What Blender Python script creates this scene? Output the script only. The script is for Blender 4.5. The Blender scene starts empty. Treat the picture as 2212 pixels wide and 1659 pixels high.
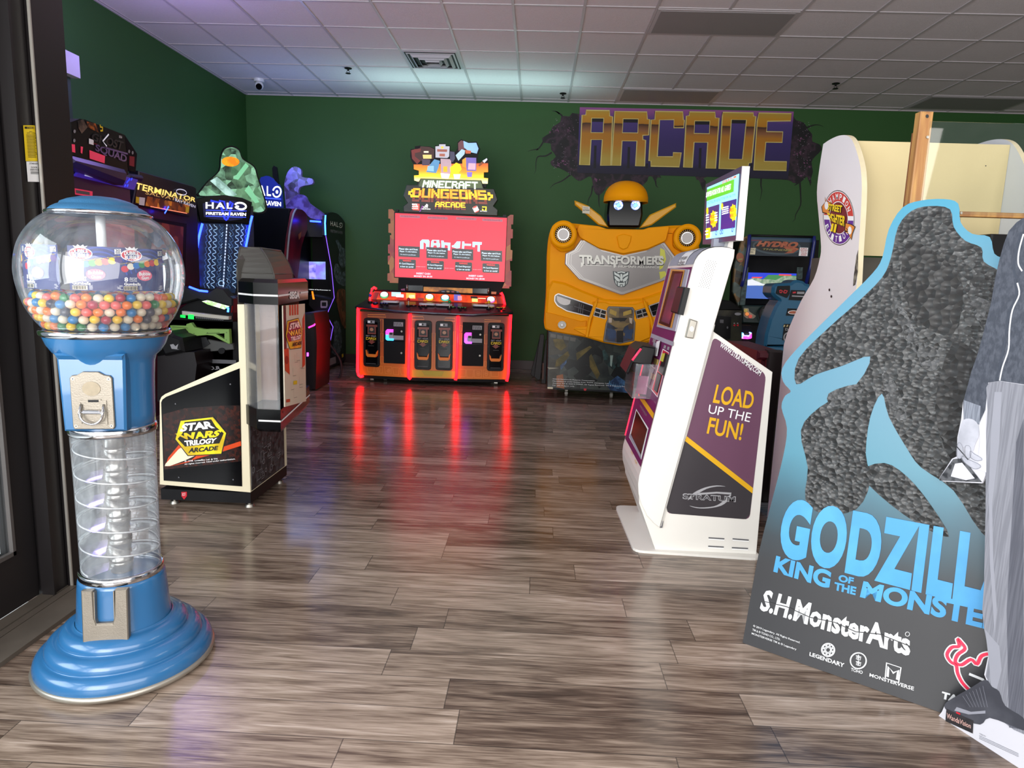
import bpy, math, random
from mathutils import Vector, Matrix
from mathutils.geometry import tessellate_polygon
R = random.Random(7)
SC = bpy.context.scene; COL = SC.collection
# ---------------------------------------------------------------- camera
CX, CY, F = 1106.0, 829.5, 1455.0
PIT, YAW, ROLL, H0 = .1590, -.0325, .0334, 1.28
def _axes():
    cp, sp, cy, sy = math.cos(PIT), math.sin(PIT), math.cos(YAW), math.sin(YAW)
    f = Vector((sy*cp, cy*cp, -sp)); r = Vector((cy, -sy, 0)); u = r.cross(f)
    return r*math.cos(ROLL)+u*math.sin(ROLL), -r*math.sin(ROLL)+u*math.cos(ROLL), f
CR, CU, CF = _axes(); EYE = Vector((0, 0, H0))
cam = bpy.data.cameras.new('camera'); cam.sensor_width = 36; cam.lens = F/2212*36; cam.clip_start = .02
camo = bpy.data.objects.new('camera', cam); COL.objects.link(camo)
camo.matrix_world = Matrix(((CR.x, CU.x, -CF.x, 0), (CR.y, CU.y, -CF.y, 0), (CR.z, CU.z, -CF.z, H0), (0, 0, 0, 1)))
SC.camera = camo
vs = SC.view_settings; vs.view_transform = 'Standard'; vs.look = 'None'; vs.gamma = 1; vs.exposure = 0.28; vs.use_curve_mapping = False
# ---------------------------------------------------------------- world and lights
W = bpy.data.worlds.new('sky'); SC.world = W; W.use_nodes = True
W.node_tree.nodes['Background'].inputs[0].default_value = (.78, .88, 1.0, 1)
W.node_tree.nodes['Background'].inputs[1].default_value = .4
def area(name, loc, target, sx, sy, power, col, spread=180):
    l = bpy.data.lights.new(name, 'AREA'); l.shape = 'RECTANGLE'; l.size = sx; l.size_y = sy; l.energy = power; l.color = col
    l.spread = math.radians(spread)
    o = bpy.data.objects.new(name, l); COL.objects.link(o); o.location = loc
    o.rotation_euler = (Vector(target)-Vector(loc)).to_track_quat('-Z', 'Y').to_euler(); return o
def point(name, loc, power, col, rad=.1):
    l = bpy.data.lights.new(name, 'POINT'); l.energy = power; l.color = col; l.shadow_soft_size = rad
    o = bpy.data.objects.new(name, l); COL.objects.link(o); o.location = loc; return o
area('daylight_through_storefront', (.6, -1.3, 1.5), (.9, 3.4, .5), 5.5, 2.3, 185, (1, .97, .93))
area('daylight_through_side_door', (-3.2, .6, 1.8), (0, 2.4, .9), 1.6, 2.0, 80, (.92, .96, 1))
area('daylight_through_entrance', (-1.68, -1.6, 1.4), (1.5, 2.8, 1.2), 2.6, 2.1, 105, (.97, .98, 1))
area('added_ceiling_fill', (5.6, 1.6, 3.45), (5.4, 1.8, 0), 3, 3, 95, (1, .97, .92))  # unseen lamp panel added beyond the right edge, brightening the ceiling by bounce
tw = area('topper_wash', (-.9, 8.50, 2.95), (-.9, 8.38, 3.56), 2.6, .05, 7, (.62, 1, .95), 165)
tw.rotation_euler = (math.radians(180+12), 0, 0)
point('violet_machine_glow', (-3.1, 5.6, 2.95), 17, (.42, .3, 1), .25)
point('blue_machine_glow', (-3.0, 8.3, 2.5), 12, (.3, .45, 1), .25)
point('pink_machine_glow', (-1.5, 4.2, 2.9), 7, (.9, .62, .85), .5)
# ---------------------------------------------------------------- materials
def lin(c):
    if isinstance(c, str): c = tuple(int(c[i:i+2], 16) for i in (0, 2, 4))
    return tuple(((v/255)/12.92 if v/255 <= .04045 else ((v/255+.055)/1.055)**2.4) for v in c)
MATS = {}
def nd(t, typ, **kw):
    n = t.nodes.new(typ)
    for k, v in kw.items(): setattr(n, k, v)
    return n
def M(name, c, rough=.5, metal=0, em=0, var=.12, sc=6, bump=0, bsc=60, coat=0, spec=.5, c2=None, stretch=None):
    """procedural surface: noise-varied colour and roughness, optional bump and emission"""
    if name in MATS: return MATS[name]
    m = bpy.data.materials.new(name); m.use_nodes = True; t = m.node_tree; L = t.links
    b = t.nodes['Principled BSDF']; c = lin(c)
    tc = nd(t, 'ShaderNodeTexCoord'); mp = nd(t, 'ShaderNodeMapping'); L.new(tc.outputs['Object'], mp.inputs[0])
    if stretch: mp.inputs['Scale'].default_value = stretch
    no = nd(t, 'ShaderNodeTexNoise'); no.inputs['Scale'].default_value = sc; no.inputs['Detail'].default_value = 4
    L.new(mp.outputs[0], no.inputs['Vector'])
    mx = nd(t, 'ShaderNodeMix', data_type='RGBA')
    lo = lin(c2) if c2 else tuple(v*(1-var) for v in c); hi = c if c2 else tuple(min(1, v*(1+var)) for v in c)
    mx.inputs[6].default_value = (*lo, 1); mx.inputs[7].default_value = (*hi, 1)
    if c2:
        rp = nd(t, 'ShaderNodeMapRange'); rp.inputs[1].default_value = .42; rp.inputs[2].default_value = .6
        L.new(no.outputs[0], rp.inputs[0]); L.new(rp.outputs[0], mx.inputs[0])
    else: L.new(no.outputs[0], mx.inputs[0])
    L.new(mx.outputs[2], b.inputs['Base Color'])
    b.inputs['Roughness'].default_value = rough; b.inputs['Metallic'].default_value = metal
    b.inputs['Specular IOR Level'].default_value = spec; b.inputs['Coat Weight'].default_value = coat
    if em:
        L.new(mx.outputs[2], b.inputs['Emission Color']); b.inputs['Emission Strength'].default_value = em
    if bump:
        n2 = nd(t, 'ShaderNodeTexNoise'); n2.inputs['Scale'].default_value = bsc; n2.inputs['Detail'].default_value = 3
        L.new(mp.outputs[0], n2.inputs['Vector'])
        bm = nd(t, 'ShaderNodeBump'); bm.inputs['Strength'].default_value = bump; bm.inputs['Distance'].default_value = .01
        L.new(n2.outputs[0], bm.inputs['Height']); L.new(bm.outputs[0], b.inputs['Normal'])
    MATS[name] = m; return m
def Mclear(name, tint=(1, 1, 1), refl=.09, rough=.03, haze=0.0, hz=(.8, .85, .9), gmax=.85):
    if name in MATS: return MATS[name]
    m = bpy.data.materials.new(name); m.use_nodes = True; t = m.node_tree; L = t.links; t.nodes.clear()
    out = nd(t, 'ShaderNodeOutputMaterial'); tr = nd(t, 'ShaderNodeBsdfTransparent'); tr.inputs[0].default_value = (*tint, 1)
    gl = nd(t, 'ShaderNodeBsdfGlossy'); gl.inputs['Roughness'].default_value = rough
    no = nd(t, 'ShaderNodeTexNoise'); no.inputs['Scale'].default_value = 9; no.inputs['Detail'].default_value = 5
    fr = nd(t, 'ShaderNodeLayerWeight'); fr.inputs[0].default_value = .25
    mr = nd(t, 'ShaderNodeMapRange'); mr.inputs[3].default_value = refl; mr.inputs[4].default_value = gmax
    L.new(fr.outputs['Fresnel'], mr.inputs[0])
    mx = nd(t, 'ShaderNodeMixShader'); L.new(mr.outputs[0], mx.inputs[0]); L.new(tr.outputs[0], mx.inputs[1]); L.new(gl.outputs[0], mx.inputs[2])
    last = mx
    if haze:
        df = nd(t, 'ShaderNodeBsdfDiffuse'); df.inputs[0].default_value = (*hz, 1)
        hm = nd(t, 'ShaderNodeMath', operation='MULTIPLY'); hm.inputs[1].default_value = haze*2; L.new(no.outputs[0], hm.inputs[0])
        m2 = nd(t, 'ShaderNodeMixShader'); L.new(hm.outputs[0], m2.inputs[0]); L.new(mx.outputs[0], m2.inputs[1]); L.new(df.outputs[0], m2.inputs[2]); last = m2
    L.new(last.outputs[0], out.inputs[0]); MATS[name] = m; return m
def Mramp(name, stops, z0, z1, rough=.5, em=0, axis=2, noise=.06):
    """a printed or painted gradient that belongs to the artwork, along one axis of the object"""
    if name in MATS: return MATS[name]
    m = bpy.data.materials.new(name); m.use_nodes = True; t = m.node_tree; L = t.links; b = t.nodes['Principled BSDF']
    tc = nd(t, 'ShaderNodeTexCoord'); sp = nd(t, 'ShaderNodeSeparateXYZ'); L.new(tc.outputs['Object'], sp.inputs[0])
    no = nd(t, 'ShaderNodeTexNoise'); no.inputs['Scale'].default_value = 5; L.new(tc.outputs['Object'], no.inputs['Vector'])
    mr = nd(t, 'ShaderNodeMapRange'); mr.inputs[1].default_value = z0; mr.inputs[2].default_value = z1; L.new(sp.outputs[axis], mr.inputs[0])
    ad = nd(t, 'ShaderNodeMath', operation='MULTIPLY_ADD'); ad.inputs[1].default_value = noise*2; L.new(no.outputs[0], ad.inputs[0]); L.new(mr.outputs[0], ad.inputs[2])
    sb = nd(t, 'ShaderNodeMath', operation='SUBTRACT'); sb.inputs[1].default_value = noise; L.new(ad.outputs[0], sb.inputs[0])
    cr = nd(t, 'ShaderNodeValToRGB'); L.new(sb.outputs[0], cr.inputs[0]); e = cr.color_ramp.elements
    for i, (p, c) in enumerate(stops):
        s = e[i] if i < 2 else e.new(p)
        s.position = p; s.color = (*lin(c), 1)
    L.new(cr.outputs[0], b.inputs['Base Color']); b.inputs['Roughness'].default_value = rough
    if em: L.new(cr.outputs[0], b.inputs['Emission Color']); b.inputs['Emission Strength'].default_value = em
    MATS[name] = m; return m
def Mart(name, cols, sc=8, rough=.4, kind='VORONOI', em=0, bump=0, stretch=None, spec=.5):
    """busy printed artwork: cells or marbling in a short list of colours"""
    if name in MATS: return MATS[name]
    m = bpy.data.materials.new(name); m.use_nodes = True; t = m.node_tree; L = t.links; b = t.nodes['Principled BSDF']
    tc = nd(t, 'ShaderNodeTexCoord'); mp = nd(t, 'ShaderNodeMapping'); L.new(tc.outputs['Object'], mp.inputs[0])
    if stretch: mp.inputs['Scale'].default_value = stretch
    n1 = nd(t, 'ShaderNodeTexNoise'); n1.inputs['Scale'].default_value = sc*.6; n1.inputs['Detail'].default_value = 5; L.new(mp.outputs[0], n1.inputs['Vector'])
    if kind == 'VORONOI':
        v = nd(t, 'ShaderNodeTexVoronoi'); v.inputs['Scale'].default_value = sc; L.new(mp.outputs[0], v.inputs['Vector'])
        s = nd(t, 'ShaderNodeSeparateColor'); L.new(v.outputs['Color'], s.inputs[0])
        mxx = nd(t, 'ShaderNodeMath', operation='MULTIPLY_ADD'); mxx.inputs[1].default_value = .6; L.new(s.outputs[0], mxx.inputs[0])
        m3 = nd(t, 'ShaderNodeMath', operation='MULTIPLY'); m3.inputs[1].default_value = .4; L.new(n1.outputs[0], m3.inputs[0]); L.new(m3.outputs[0], mxx.inputs[2]); src = mxx.outputs[0]; hsrc = v.outputs['Distance']
    else:
        mr = nd(t, 'ShaderNodeMapRange'); mr.inputs[1].default_value = .3; mr.inputs[2].default_value = .7; L.new(n1.outputs[0], mr.inputs[0]); src = mr.outputs[0]; hsrc = n1.outputs[0]
    cr = nd(t, 'ShaderNodeValToRGB'); L.new(src, cr.inputs[0]); e = cr.color_ramp.elements
    for i, c in enumerate(cols):
        p = i/(len(cols)-1); s = e[i] if i < 2 else e.new(p)
        s.position = p; s.color = (*lin(c), 1)
    L.new(cr.outputs[0], b.inputs['Base Color']); b.inputs['Roughness'].default_value = rough; b.inputs['Specular IOR Level'].default_value = spec
    if em: L.new(cr.outputs[0], b.inputs['Emission Color']); b.inputs['Emission Strength'].default_value = em
    if bump:
        bm = nd(t, 'ShaderNodeBump'); bm.inputs['Strength'].default_value = bump; bm.inputs['Distance'].default_value = .02
        L.new(hsrc, bm.inputs['Height']); L.new(bm.outputs[0], b.inputs['Normal'])
    MATS[name] = m; return m
# ---------------------------------------------------------------- photo pixel -> place
def ray(px, py): return CR*((px-CX)/F) + CU*(-(py-CY)/F) + CF
class Pl:
    """a real plane in the room; N points into the room, U runs right, V up"""
    def __init__(s, O, U, V=(0, 0, 1)):
        s.O = Vector(O); s.U = Vector(U).normalized(); V = Vector(V); s.V = (V-s.U*V.dot(s.U)).normalized(); s.N = s.U.cross(s.V)
        if s.N.dot(EYE-s.O) < 0: s.N = -s.N
    def w(s, px, py, off=0):
        d = ray(px, py); o = s.O+s.N*off; return EYE + d*((o-EYE).dot(s.N)/d.dot(s.N))
    def uv(s, px, py):
        q = s.w(px, py)-s.O; return (q.dot(s.U), q.dot(s.V))
    def at(s, u, v, off=0): return s.O+s.U*u+s.V*v+s.N*off
    def shift(s, d): return Pl(s.O+s.N*d, s.U, s.V)
class Cyl(Pl):
    """a vertical cylinder: u is arc length, v is height"""
    def __init__(s, x, y, r, az): s.c = Vector((x, y, 0)); s.r = r; s.az = az
    def at(s, u, v, off=0):
        a = s.az+u/s.r; q = s.r+off; return s.c+Vector((math.cos(a)*q, math.sin(a)*q, v))
def PY(y): return Pl((0, y, 0), (1, 0, 0))
def PX(x): return Pl((x, 0, 0), (0, 1, 0) if x < 0 else (0, -1, 0))
def PV(a, b):
    return Pl((a[0], a[1], 0), (b[0]-a[0], b[1]-a[1], 0))
def fl(px, py, z=0): d = ray(px, py); return EYE+d*((z-H0)/d.z)
def onY(px, py, y): d = ray(px, py); return EYE+d*(y/d.y)
def onX(px, py, x): d = ray(px, py); return EYE+d*(x/d.x)
def Zm(ox, oy, s): return lambda p: [(ox+a/s, oy+b/s) for a, b in p]
def el(cx, cy, rx, ry, n=28, rot=0, a0=0, a1=360):
    o = []; r = math.radians(rot); full = (a1-a0) >= 360
    for i in range(n if full else n+1):
        a = math.radians(a0+(a1-a0)*i/n); x, y = rx*math.cos(a), ry*math.sin(a)
        o.append((cx+x*math.cos(r)-y*math.sin(r), cy+x*math.sin(r)+y*math.cos(r)))
    return o
def rr(x0, y0, x1, y1, r, n=5):
    o = []
    for cx, cy, a in ((x1-r, y0+r, -90), (x1-r, y1-r, 0), (x0+r, y1-r, 90), (x0+r, y0+r, 180)):
        for i in range(n+1): t = math.radians(a+90*i/n); o.append((cx+r*math.cos(t), cy+r*math.sin(t)))
    return o
def rpoly(pts, r, n=4):
    """round the corners of a polygon"""
    o = []; k = len(pts)
    for i in range(k):
        p, a, b = Vector(pts[i]), Vector(pts[i-1]), Vector(pts[(i+1) % k])
        d1, d2 = a-p, b-p; q = min(r, d1.length*.45, d2.length*.45)
        s, e = p+d1.normalized()*q, p+d2.normalized()*q
        for j in range(n+1): t = j/n; o.append(tuple(s*(1-t)**2+p*2*t*(1-t)+e*t*t))
    return o
def smooth(pts, n=4, closed=True):
    """Catmull-Rom through the points"""
    o = []; k = len(pts); P = [Vector(p) for p in pts]
    for i in range(k if closed else k-1):
        g = lambda j: P[j % k] if closed else P[max(0, min(k-1, j))]
        a, b, c, d = g(i-1), g(i), g(i+1), g(i+2)
        for j in range(n):
            t = j/n; o.append(tuple(.5*((2*b)+(c-a)*t+(2*a-5*b+4*c-d)*t*t+(3*b-a-3*c+d)*t**3)))
    if not closed: o.append(tuple(P[-1]))
    return o
def lerpq(q, s, t):
    (ax, ay), (bx, by), (cx, cy), (dx, dy) = q          # TL TR BR BL
    return ((ax*(1-s)+bx*s)*(1-t)+(dx*(1-s)+cx*s)*t, (ay*(1-s)+by*s)*(1-t)+(dy*(1-s)+cy*s)*t)
def sub(q, s0, t0, s1, t1): return [lerpq(q, s0, t0), lerpq(q, s1, t0), lerpq(q, s1, t1), lerpq(q, s0, t1)]
_TX = {}
def text_mesh(s, bold, sp=1.0):
    k = (s, bold, sp)
    if k not in _TX:
        c = bpy.data.curves.new('t', 'FONT'); c.body = s; c.resolution_u = 6 if (len(s) <= 14 and bold > .03) or len(s) < 7 else 2; c.offset = bold; c.space_character = sp
        o = bpy.data.objects.new('t', c); me = o.to_mesh()
        v = [(p.co.x, p.co.y) for p in me.vertices]; f = [tuple(p.vertices) for p in me.polygons]
        par = list(range(len(v)))
        def fd(a):
            while par[a] != a: par[a] = par[par[a]]; a = par[a]
            return a
        for p in f:
            for q in p[1:]: par[fd(q)] = fd(p[0])
        ids = {}; isl = [ids.setdefault(fd(i), len(ids)) % 3 for i in range(len(v))]
        o.to_mesh_clear(); bpy.data.objects.remove(o); bpy.data.curves.remove(c)
        x0 = min(p[0] for p in v); x1 = max(p[0] for p in v); y0 = min(p[1] for p in v); y1 = max(p[1] for p in v)
        _TX[k] = ([((a-x0)/(x1-x0), (y1-b)/(y1-y0)) for a, b in v], f, isl)
    return _TX[k]
PF = {'A': '01110 10001 11111 10001 10001', 'R': '11110 10001 11110 10010 10001', 'C': '11111 10000 10000 10000 11111', 'D': '11110 10001 10001 10001 11110',
      'E': '11111 10000 11110 10000 11111', 'M': '10001 11011 10101 10001 10001', 'I': '1 1 1 1 1', 'N': '10001 11001 10101 10011 10001', 'F': '11111 10000 11110 10000 10000',
      'T': '11111 00100 00100 00100 00100', 'U': '10001 10001 10001 10001 11111', 'G': '11111 10000 10011 10001 11111', 'O': '11111 10001 10001 10001 11111', 'S': '11111 10000 11111 00001 11111', '!': '1 1 1 0 1',
      'Y': '10001 10001 11111 00100 00100', ' ': '000 000 000 000 000', '0': '111 101 101 101 111', '.': '0 0 0 0 1', '$': '111 110 111 011 111', 'H': '10001 10001 11111 10001 10001', 'Q': '1111 1001 1001 1011 1111', 'K': '1001 1010 1100 1010 1001'}
# ---------------------------------------------------------------- mesh builder
class G:
    def __init__(s): s.v = []; s.f = []; s.m = []; s.sm = []; s.mats = []
    def mi(s, m):
        if m not in s.mats: s.mats.append(m)
        return s.mats.index(m)
    def add(s, vs, fs, m, sm=False):
        o = len(s.v); s.v += [Vector(v) for v in vs]; i = s.mi(m)
        for f in fs: s.f.append(tuple(a+o for a in f)); s.m.append(i); s.sm.append(sm)
    def poly(s, pts, m, holes=(), th=0, N=None, ms=None, bev=0):
        """flat polygon (with holes) or, with th, a slab from the front face back along -N"""
        pts = [Vector(p) for p in pts]; loops = [pts]+[[Vector(p) for p in h] for h in holes]
        allp = [p for l in loops for p in l]; n = len(allp)
        if len(loops) == 1 and len(pts) <= 4: fs = [tuple(range(n))]
        else: fs = [tuple(t) for t in tessellate_polygon(loops)]
        if not th: s.add(allp, fs, m); return
        d = Vector(N)*th; fr = allp
        if bev:
            c = sum(pts, Vector())/len(pts); fr = []
            for l in loops:
                k = len(l)
                for i, p in enumerate(l):
                    e1 = (p-l[i-1]).normalized(); e2 = (l[(i+1) % k]-p).normalized()
                    n1 = Vector(N).cross(e1); n2 = Vector(N).cross(e2); q = (n1+n2)
                    q = q/max(.35, q.length_squared/2) if q.length > 1e-6 else n1
                    fr.append((p, q))
            # inward side decided by the area sign
            ar = sum((pts[i-1]-c).cross(pts[i]-c).dot(Vector(N)) for i in range(len(pts)))
            sg = 1 if ar > 0 else -1
            fr = [p+q*bev*sg for p, q in fr]
            mid = [p-Vector(N)*bev for p in allp]; back = [p-d for p in allp]
            rings = [fr, mid, back]
        else: rings = [fr, [p-d for p in allp]]
        V = [p for r_ in rings for p in r_]; s.add(rings[0], fs, m); s.add(rings[-1], [tuple(reversed(f)) for f in fs], ms or m)
        S = []; o = 0
        for l in loops:
            k = len(l)
            for j in range(len(rings)-1):
                for i in range(k):
                    a, b = o+i, o+(i+1) % k; S.append((a+j*n, b+j*n, b+(j+1)*n, a+(j+1)*n))
            o += k
        s.add(V, S, ms or m)
    def pp(s, pl, px, m, off=.001, th=0, holes=(), ms=None, bev=0):
        s.poly([pl.w(a, b, off) for a, b in px], m, [[pl.w(a, b, off) for a, b in h] for h in holes], th, pl.N, ms, bev)
    def pu(s, pl, uv, m, off=.001, th=0, holes=(), ms=None, bev=0):
        s.poly([pl.at(a, b, off) for a, b in uv], m, [[pl.at(a, b, off) for a, b in h] for h in holes], th, getattr(pl, 'N', None), ms, bev)
    def line(s, pl, px, w, m, off=.002, closed=False, uv=False):
        """painted or printed stroke of width w (metres) along a polyline"""
        q = [Vector(p) for p in px] if uv else [Vector(pl.uv(*p)) for p in px]; k = len(q); L = []; Rr = []
        for i, p in enumerate(q):
            a = q[i-1] if (closed or i) else p; b = q[(i+1) % k] if (closed or i < k-1) else p
            d = (b-a); d = d.normalized() if d.length else Vector((1, 0)); n = Vector((-d.y, d.x))*(w[i] if isinstance(w, (list, tuple)) else w)/2
            L.append(pl.at(*(p+n), off)); Rr.append(pl.at(*(p-n), off))
        fs = [(i, (i+1) % k, k+(i+1) % k, k+i) for i in range(k if closed else k-1)]
        s.add(L+Rr, fs, m)
    def text(s, pl, t, q, m, off=.002, bold=0, uv=False, sp=1.0, th=0):
        """lettering fitted to the quad TL TR BR BL"""
        v, f, isl = text_mesh(t, bold, sp)
        if not uv: q = [pl.uv(*p) for p in q]
        s.add([pl.at(*lerpq(q, a, b), off+.0003*k) for (a, b), k in zip(v, isl)], f, m)
    def ptext(s, pl, t, q, m, off=.002, uv=False, gap=1, fat=0):
        """block lettering"""
        if not uv: q = [pl.uv(*p) for p in q]
        rows = [PF[c].split() for c in t]; tot = sum(len(r[0]) for r in rows)+gap*(len(t)-1); x = 0
        for r in rows:
            for j, row in enumerate(r):
                i = 0
                while i < len(row):
                    if row[i] == '1':
                        e = i
                        while e < len(row) and row[e] == '1': e += 1
                        s.add([pl.at(*p, off) for p in sub(q, (x+i-fat)/tot, j/5, (x+e+fat)/tot, (j+1+fat*.35)/5)], [(0, 1, 2, 3)], m); i = e
                    else: i += 1
            x += len(r[0])+gap
    def box(s, a, b, m, bev=0):
        (x0, y0, z0), (x1, y1, z1) = a, b
        s.poly([(x0, y0, z0), (x1, y0, z0), (x1, y0, z1), (x0, y0, z1)], m, th=y1-y0, N=(0, -1, 0), bev=bev)
    def obox(s, c, ax, ay, az, m):
        c, ax, ay, az = map(Vector, (c, ax, ay, az)); v = [c+ax*i+ay*j+az*k for i in (-.5, .5) for j in (-.5, .5) for k in (-.5, .5)]
        s.add(v, [(0, 1, 3, 2), (4, 6, 7, 5), (0, 4, 5, 1), (2, 3, 7, 6), (0, 2, 6, 4), (1, 5, 7, 3)], m)
    def lathe(s, x, y, prof, m, n=48, ax=None, a0=0, a1=360, caps=False):
        A = Vector((0, 0, 1)) if ax is None else Vector(ax).normalized()
        B = (Vector((1, 0, 0)) if abs(A.x) < .9 else Vector((0, 1, 0))); B = (B-A*B.dot(A)).normalized(); C = A.cross(B)
        o = Vector((x, y, 0)) if ax is None else Vector(x); full = a1-a0 >= 360; N = n if full else n+1
        v = [o+A*z+(B*math.cos(math.radians(a0+(a1-a0)*i/n))+C*math.sin(math.radians(a0+(a1-a0)*i/n)))*r for r, z in prof for i in range(N)]
        fs = [(j*N+i, j*N+(i+1) % N, (j+1)*N+(i+1) % N, (j+1)*N+i) for j in range(len(prof)-1) for i in range(N if full else N-1)]
        s.add(v, fs, m, True)
    def cyl(s, p, q, r, m, n=20, r2=None):
        p, q = Vector(p), Vector(q); h = (q-p).length; r2 = r if r2 is None else r2
        s.lathe(p, 0, [(0, 0), (r, 0)], m, n, q-p); s.lathe(p, 0, [(r, 0), (r2, h)], m, n, q-p); s.lathe(p, 0, [(r2, h), (0, h)], m, n, q-p)
    def ring(s, c, ax, r0, r1, t, m, n=32):
        s.lathe(c, 0, [(r0, 0), (r1, 0), (r1, t), (r0, t), (r0, 0)], m, n, ax)
    def ball(s, c, r, m, nu=14, nv=8, sc=(1, 1, 1)):
        c = Vector(c); v = []; 
        for j in range(nv+1):
            t = math.pi*j/nv
            for i in range(nu): a = 2*math.pi*i/nu; v.append(c+Vector((r*sc[0]*math.sin(t)*math.cos(a), r*sc[1]*math.sin(t)*math.sin(a), r*sc[2]*math.cos(t))))
        s.add(v, [(j*nu+i, (j+1)*nu+i, (j+1)*nu+(i+1) % nu, j*nu+(i+1) % nu) for j in range(nv) for i in range(nu)], m, True)
    def tube(s, pts, r, m, n=10, closed=False):
        P = [Vector(p) for p in pts]; k = len(P); v = []; up = Vector((.13, .31, .94)).normalized()
        for i, p in enumerate(P):
            a = P[i-1] if (closed or i) else p; b = P[(i+1) % k] if (closed or i < k-1) else p
            d = (b-a).normalized(); u = d.cross(up); u = u.normalized() if u.length > .05 else d.cross(Vector((1, 0, 0))).normalized(); w = d.cross(u)
            rr_ = r[i] if isinstance(r, (list, tuple)) else r
            v += [p+(u*math.cos(2*math.pi*j/n)+w*math.sin(2*math.pi*j/n))*rr_ for j in range(n)]
        fs = [(i*n+j, i*n+(j+1) % n, ((i+1) % k)*n+(j+1) % n, ((i+1) % k)*n+j) for i in range(k if closed else k-1) for j in range(n)]
        if not closed: fs += [tuple(range(n-1, -1, -1)), tuple(range((k-1)*n, k*n))]
        s.add(v, fs, m, True)
    def build(s, name, parent=None, label=None, cat=None, group=None, kind=None):
        me = bpy.data.meshes.new(name); o = bpy.data.objects.new(name, me); COL.objects.link(o)
        root = parent
        while root is not None and root.parent: root = root.parent
        if parent is not None: off = Vector(root['o'])
        else:
            xs = [v.x for v in s.v]; ys = [v.y for v in s.v]; off = Vector(((min(xs)+max(xs))/2, (min(ys)+max(ys))/2, min(v.z for v in s.v)))
        me.from_pydata([v-off for v in s.v], [], s.f)
        for m in s.mats: me.materials.append(m)
        me.polygons.foreach_set('material_index', s.m); me.polygons.foreach_set('use_smooth', s.sm); me.update()
        if parent is None: o.location = off; o['o'] = tuple(off)
        else: o.parent = parent
        tag(o, label, cat, group, kind); return o
def tag(o, label=None, cat=None, group=None, kind=None):
    for k, v in (('label', label), ('category', cat), ('group', group), ('kind', kind)):
        if v: o[k] = v
def thing(name, loc, label, cat, group=None):
    o = bpy.data.objects.new(name, None); COL.objects.link(o); o.location = loc; o['o'] = tuple(loc); o.empty_display_size = .1
    tag(o, label, cat, group); return o
def on(x, f): g = G(); f(g); return g
# ================================================================ materials used throughout
BLK = M('black_laminate', '121214', .4, var=.2, spec=.22); BLKM = M('black_matte', '0b0b0d', .6, spec=.2); GLB = M('glossy_black', '08080a', .14, spec=.28)
WHT = M('white_laminate', 'e6e4e0', .35, var=.03); CREAM = M('cream_laminate', 'dcd2b4', .5, var=.05)
CHR = M('chrome', 'c8c8cc', .12, 1); STEEL = M('brushed_steel', 'a09c94', .38, .9); WPR = M('white_print', 'f0f0f0', .5, var=.02)
GRY = M('grey_plastic', '5a5a5e', .5); RUB = M('rubber', '18181a', .7); YPR = M('yellow_print', 'e8c81e', .45, var=.05); REDP = M('red_print', 'c01c2c', .45)
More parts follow.
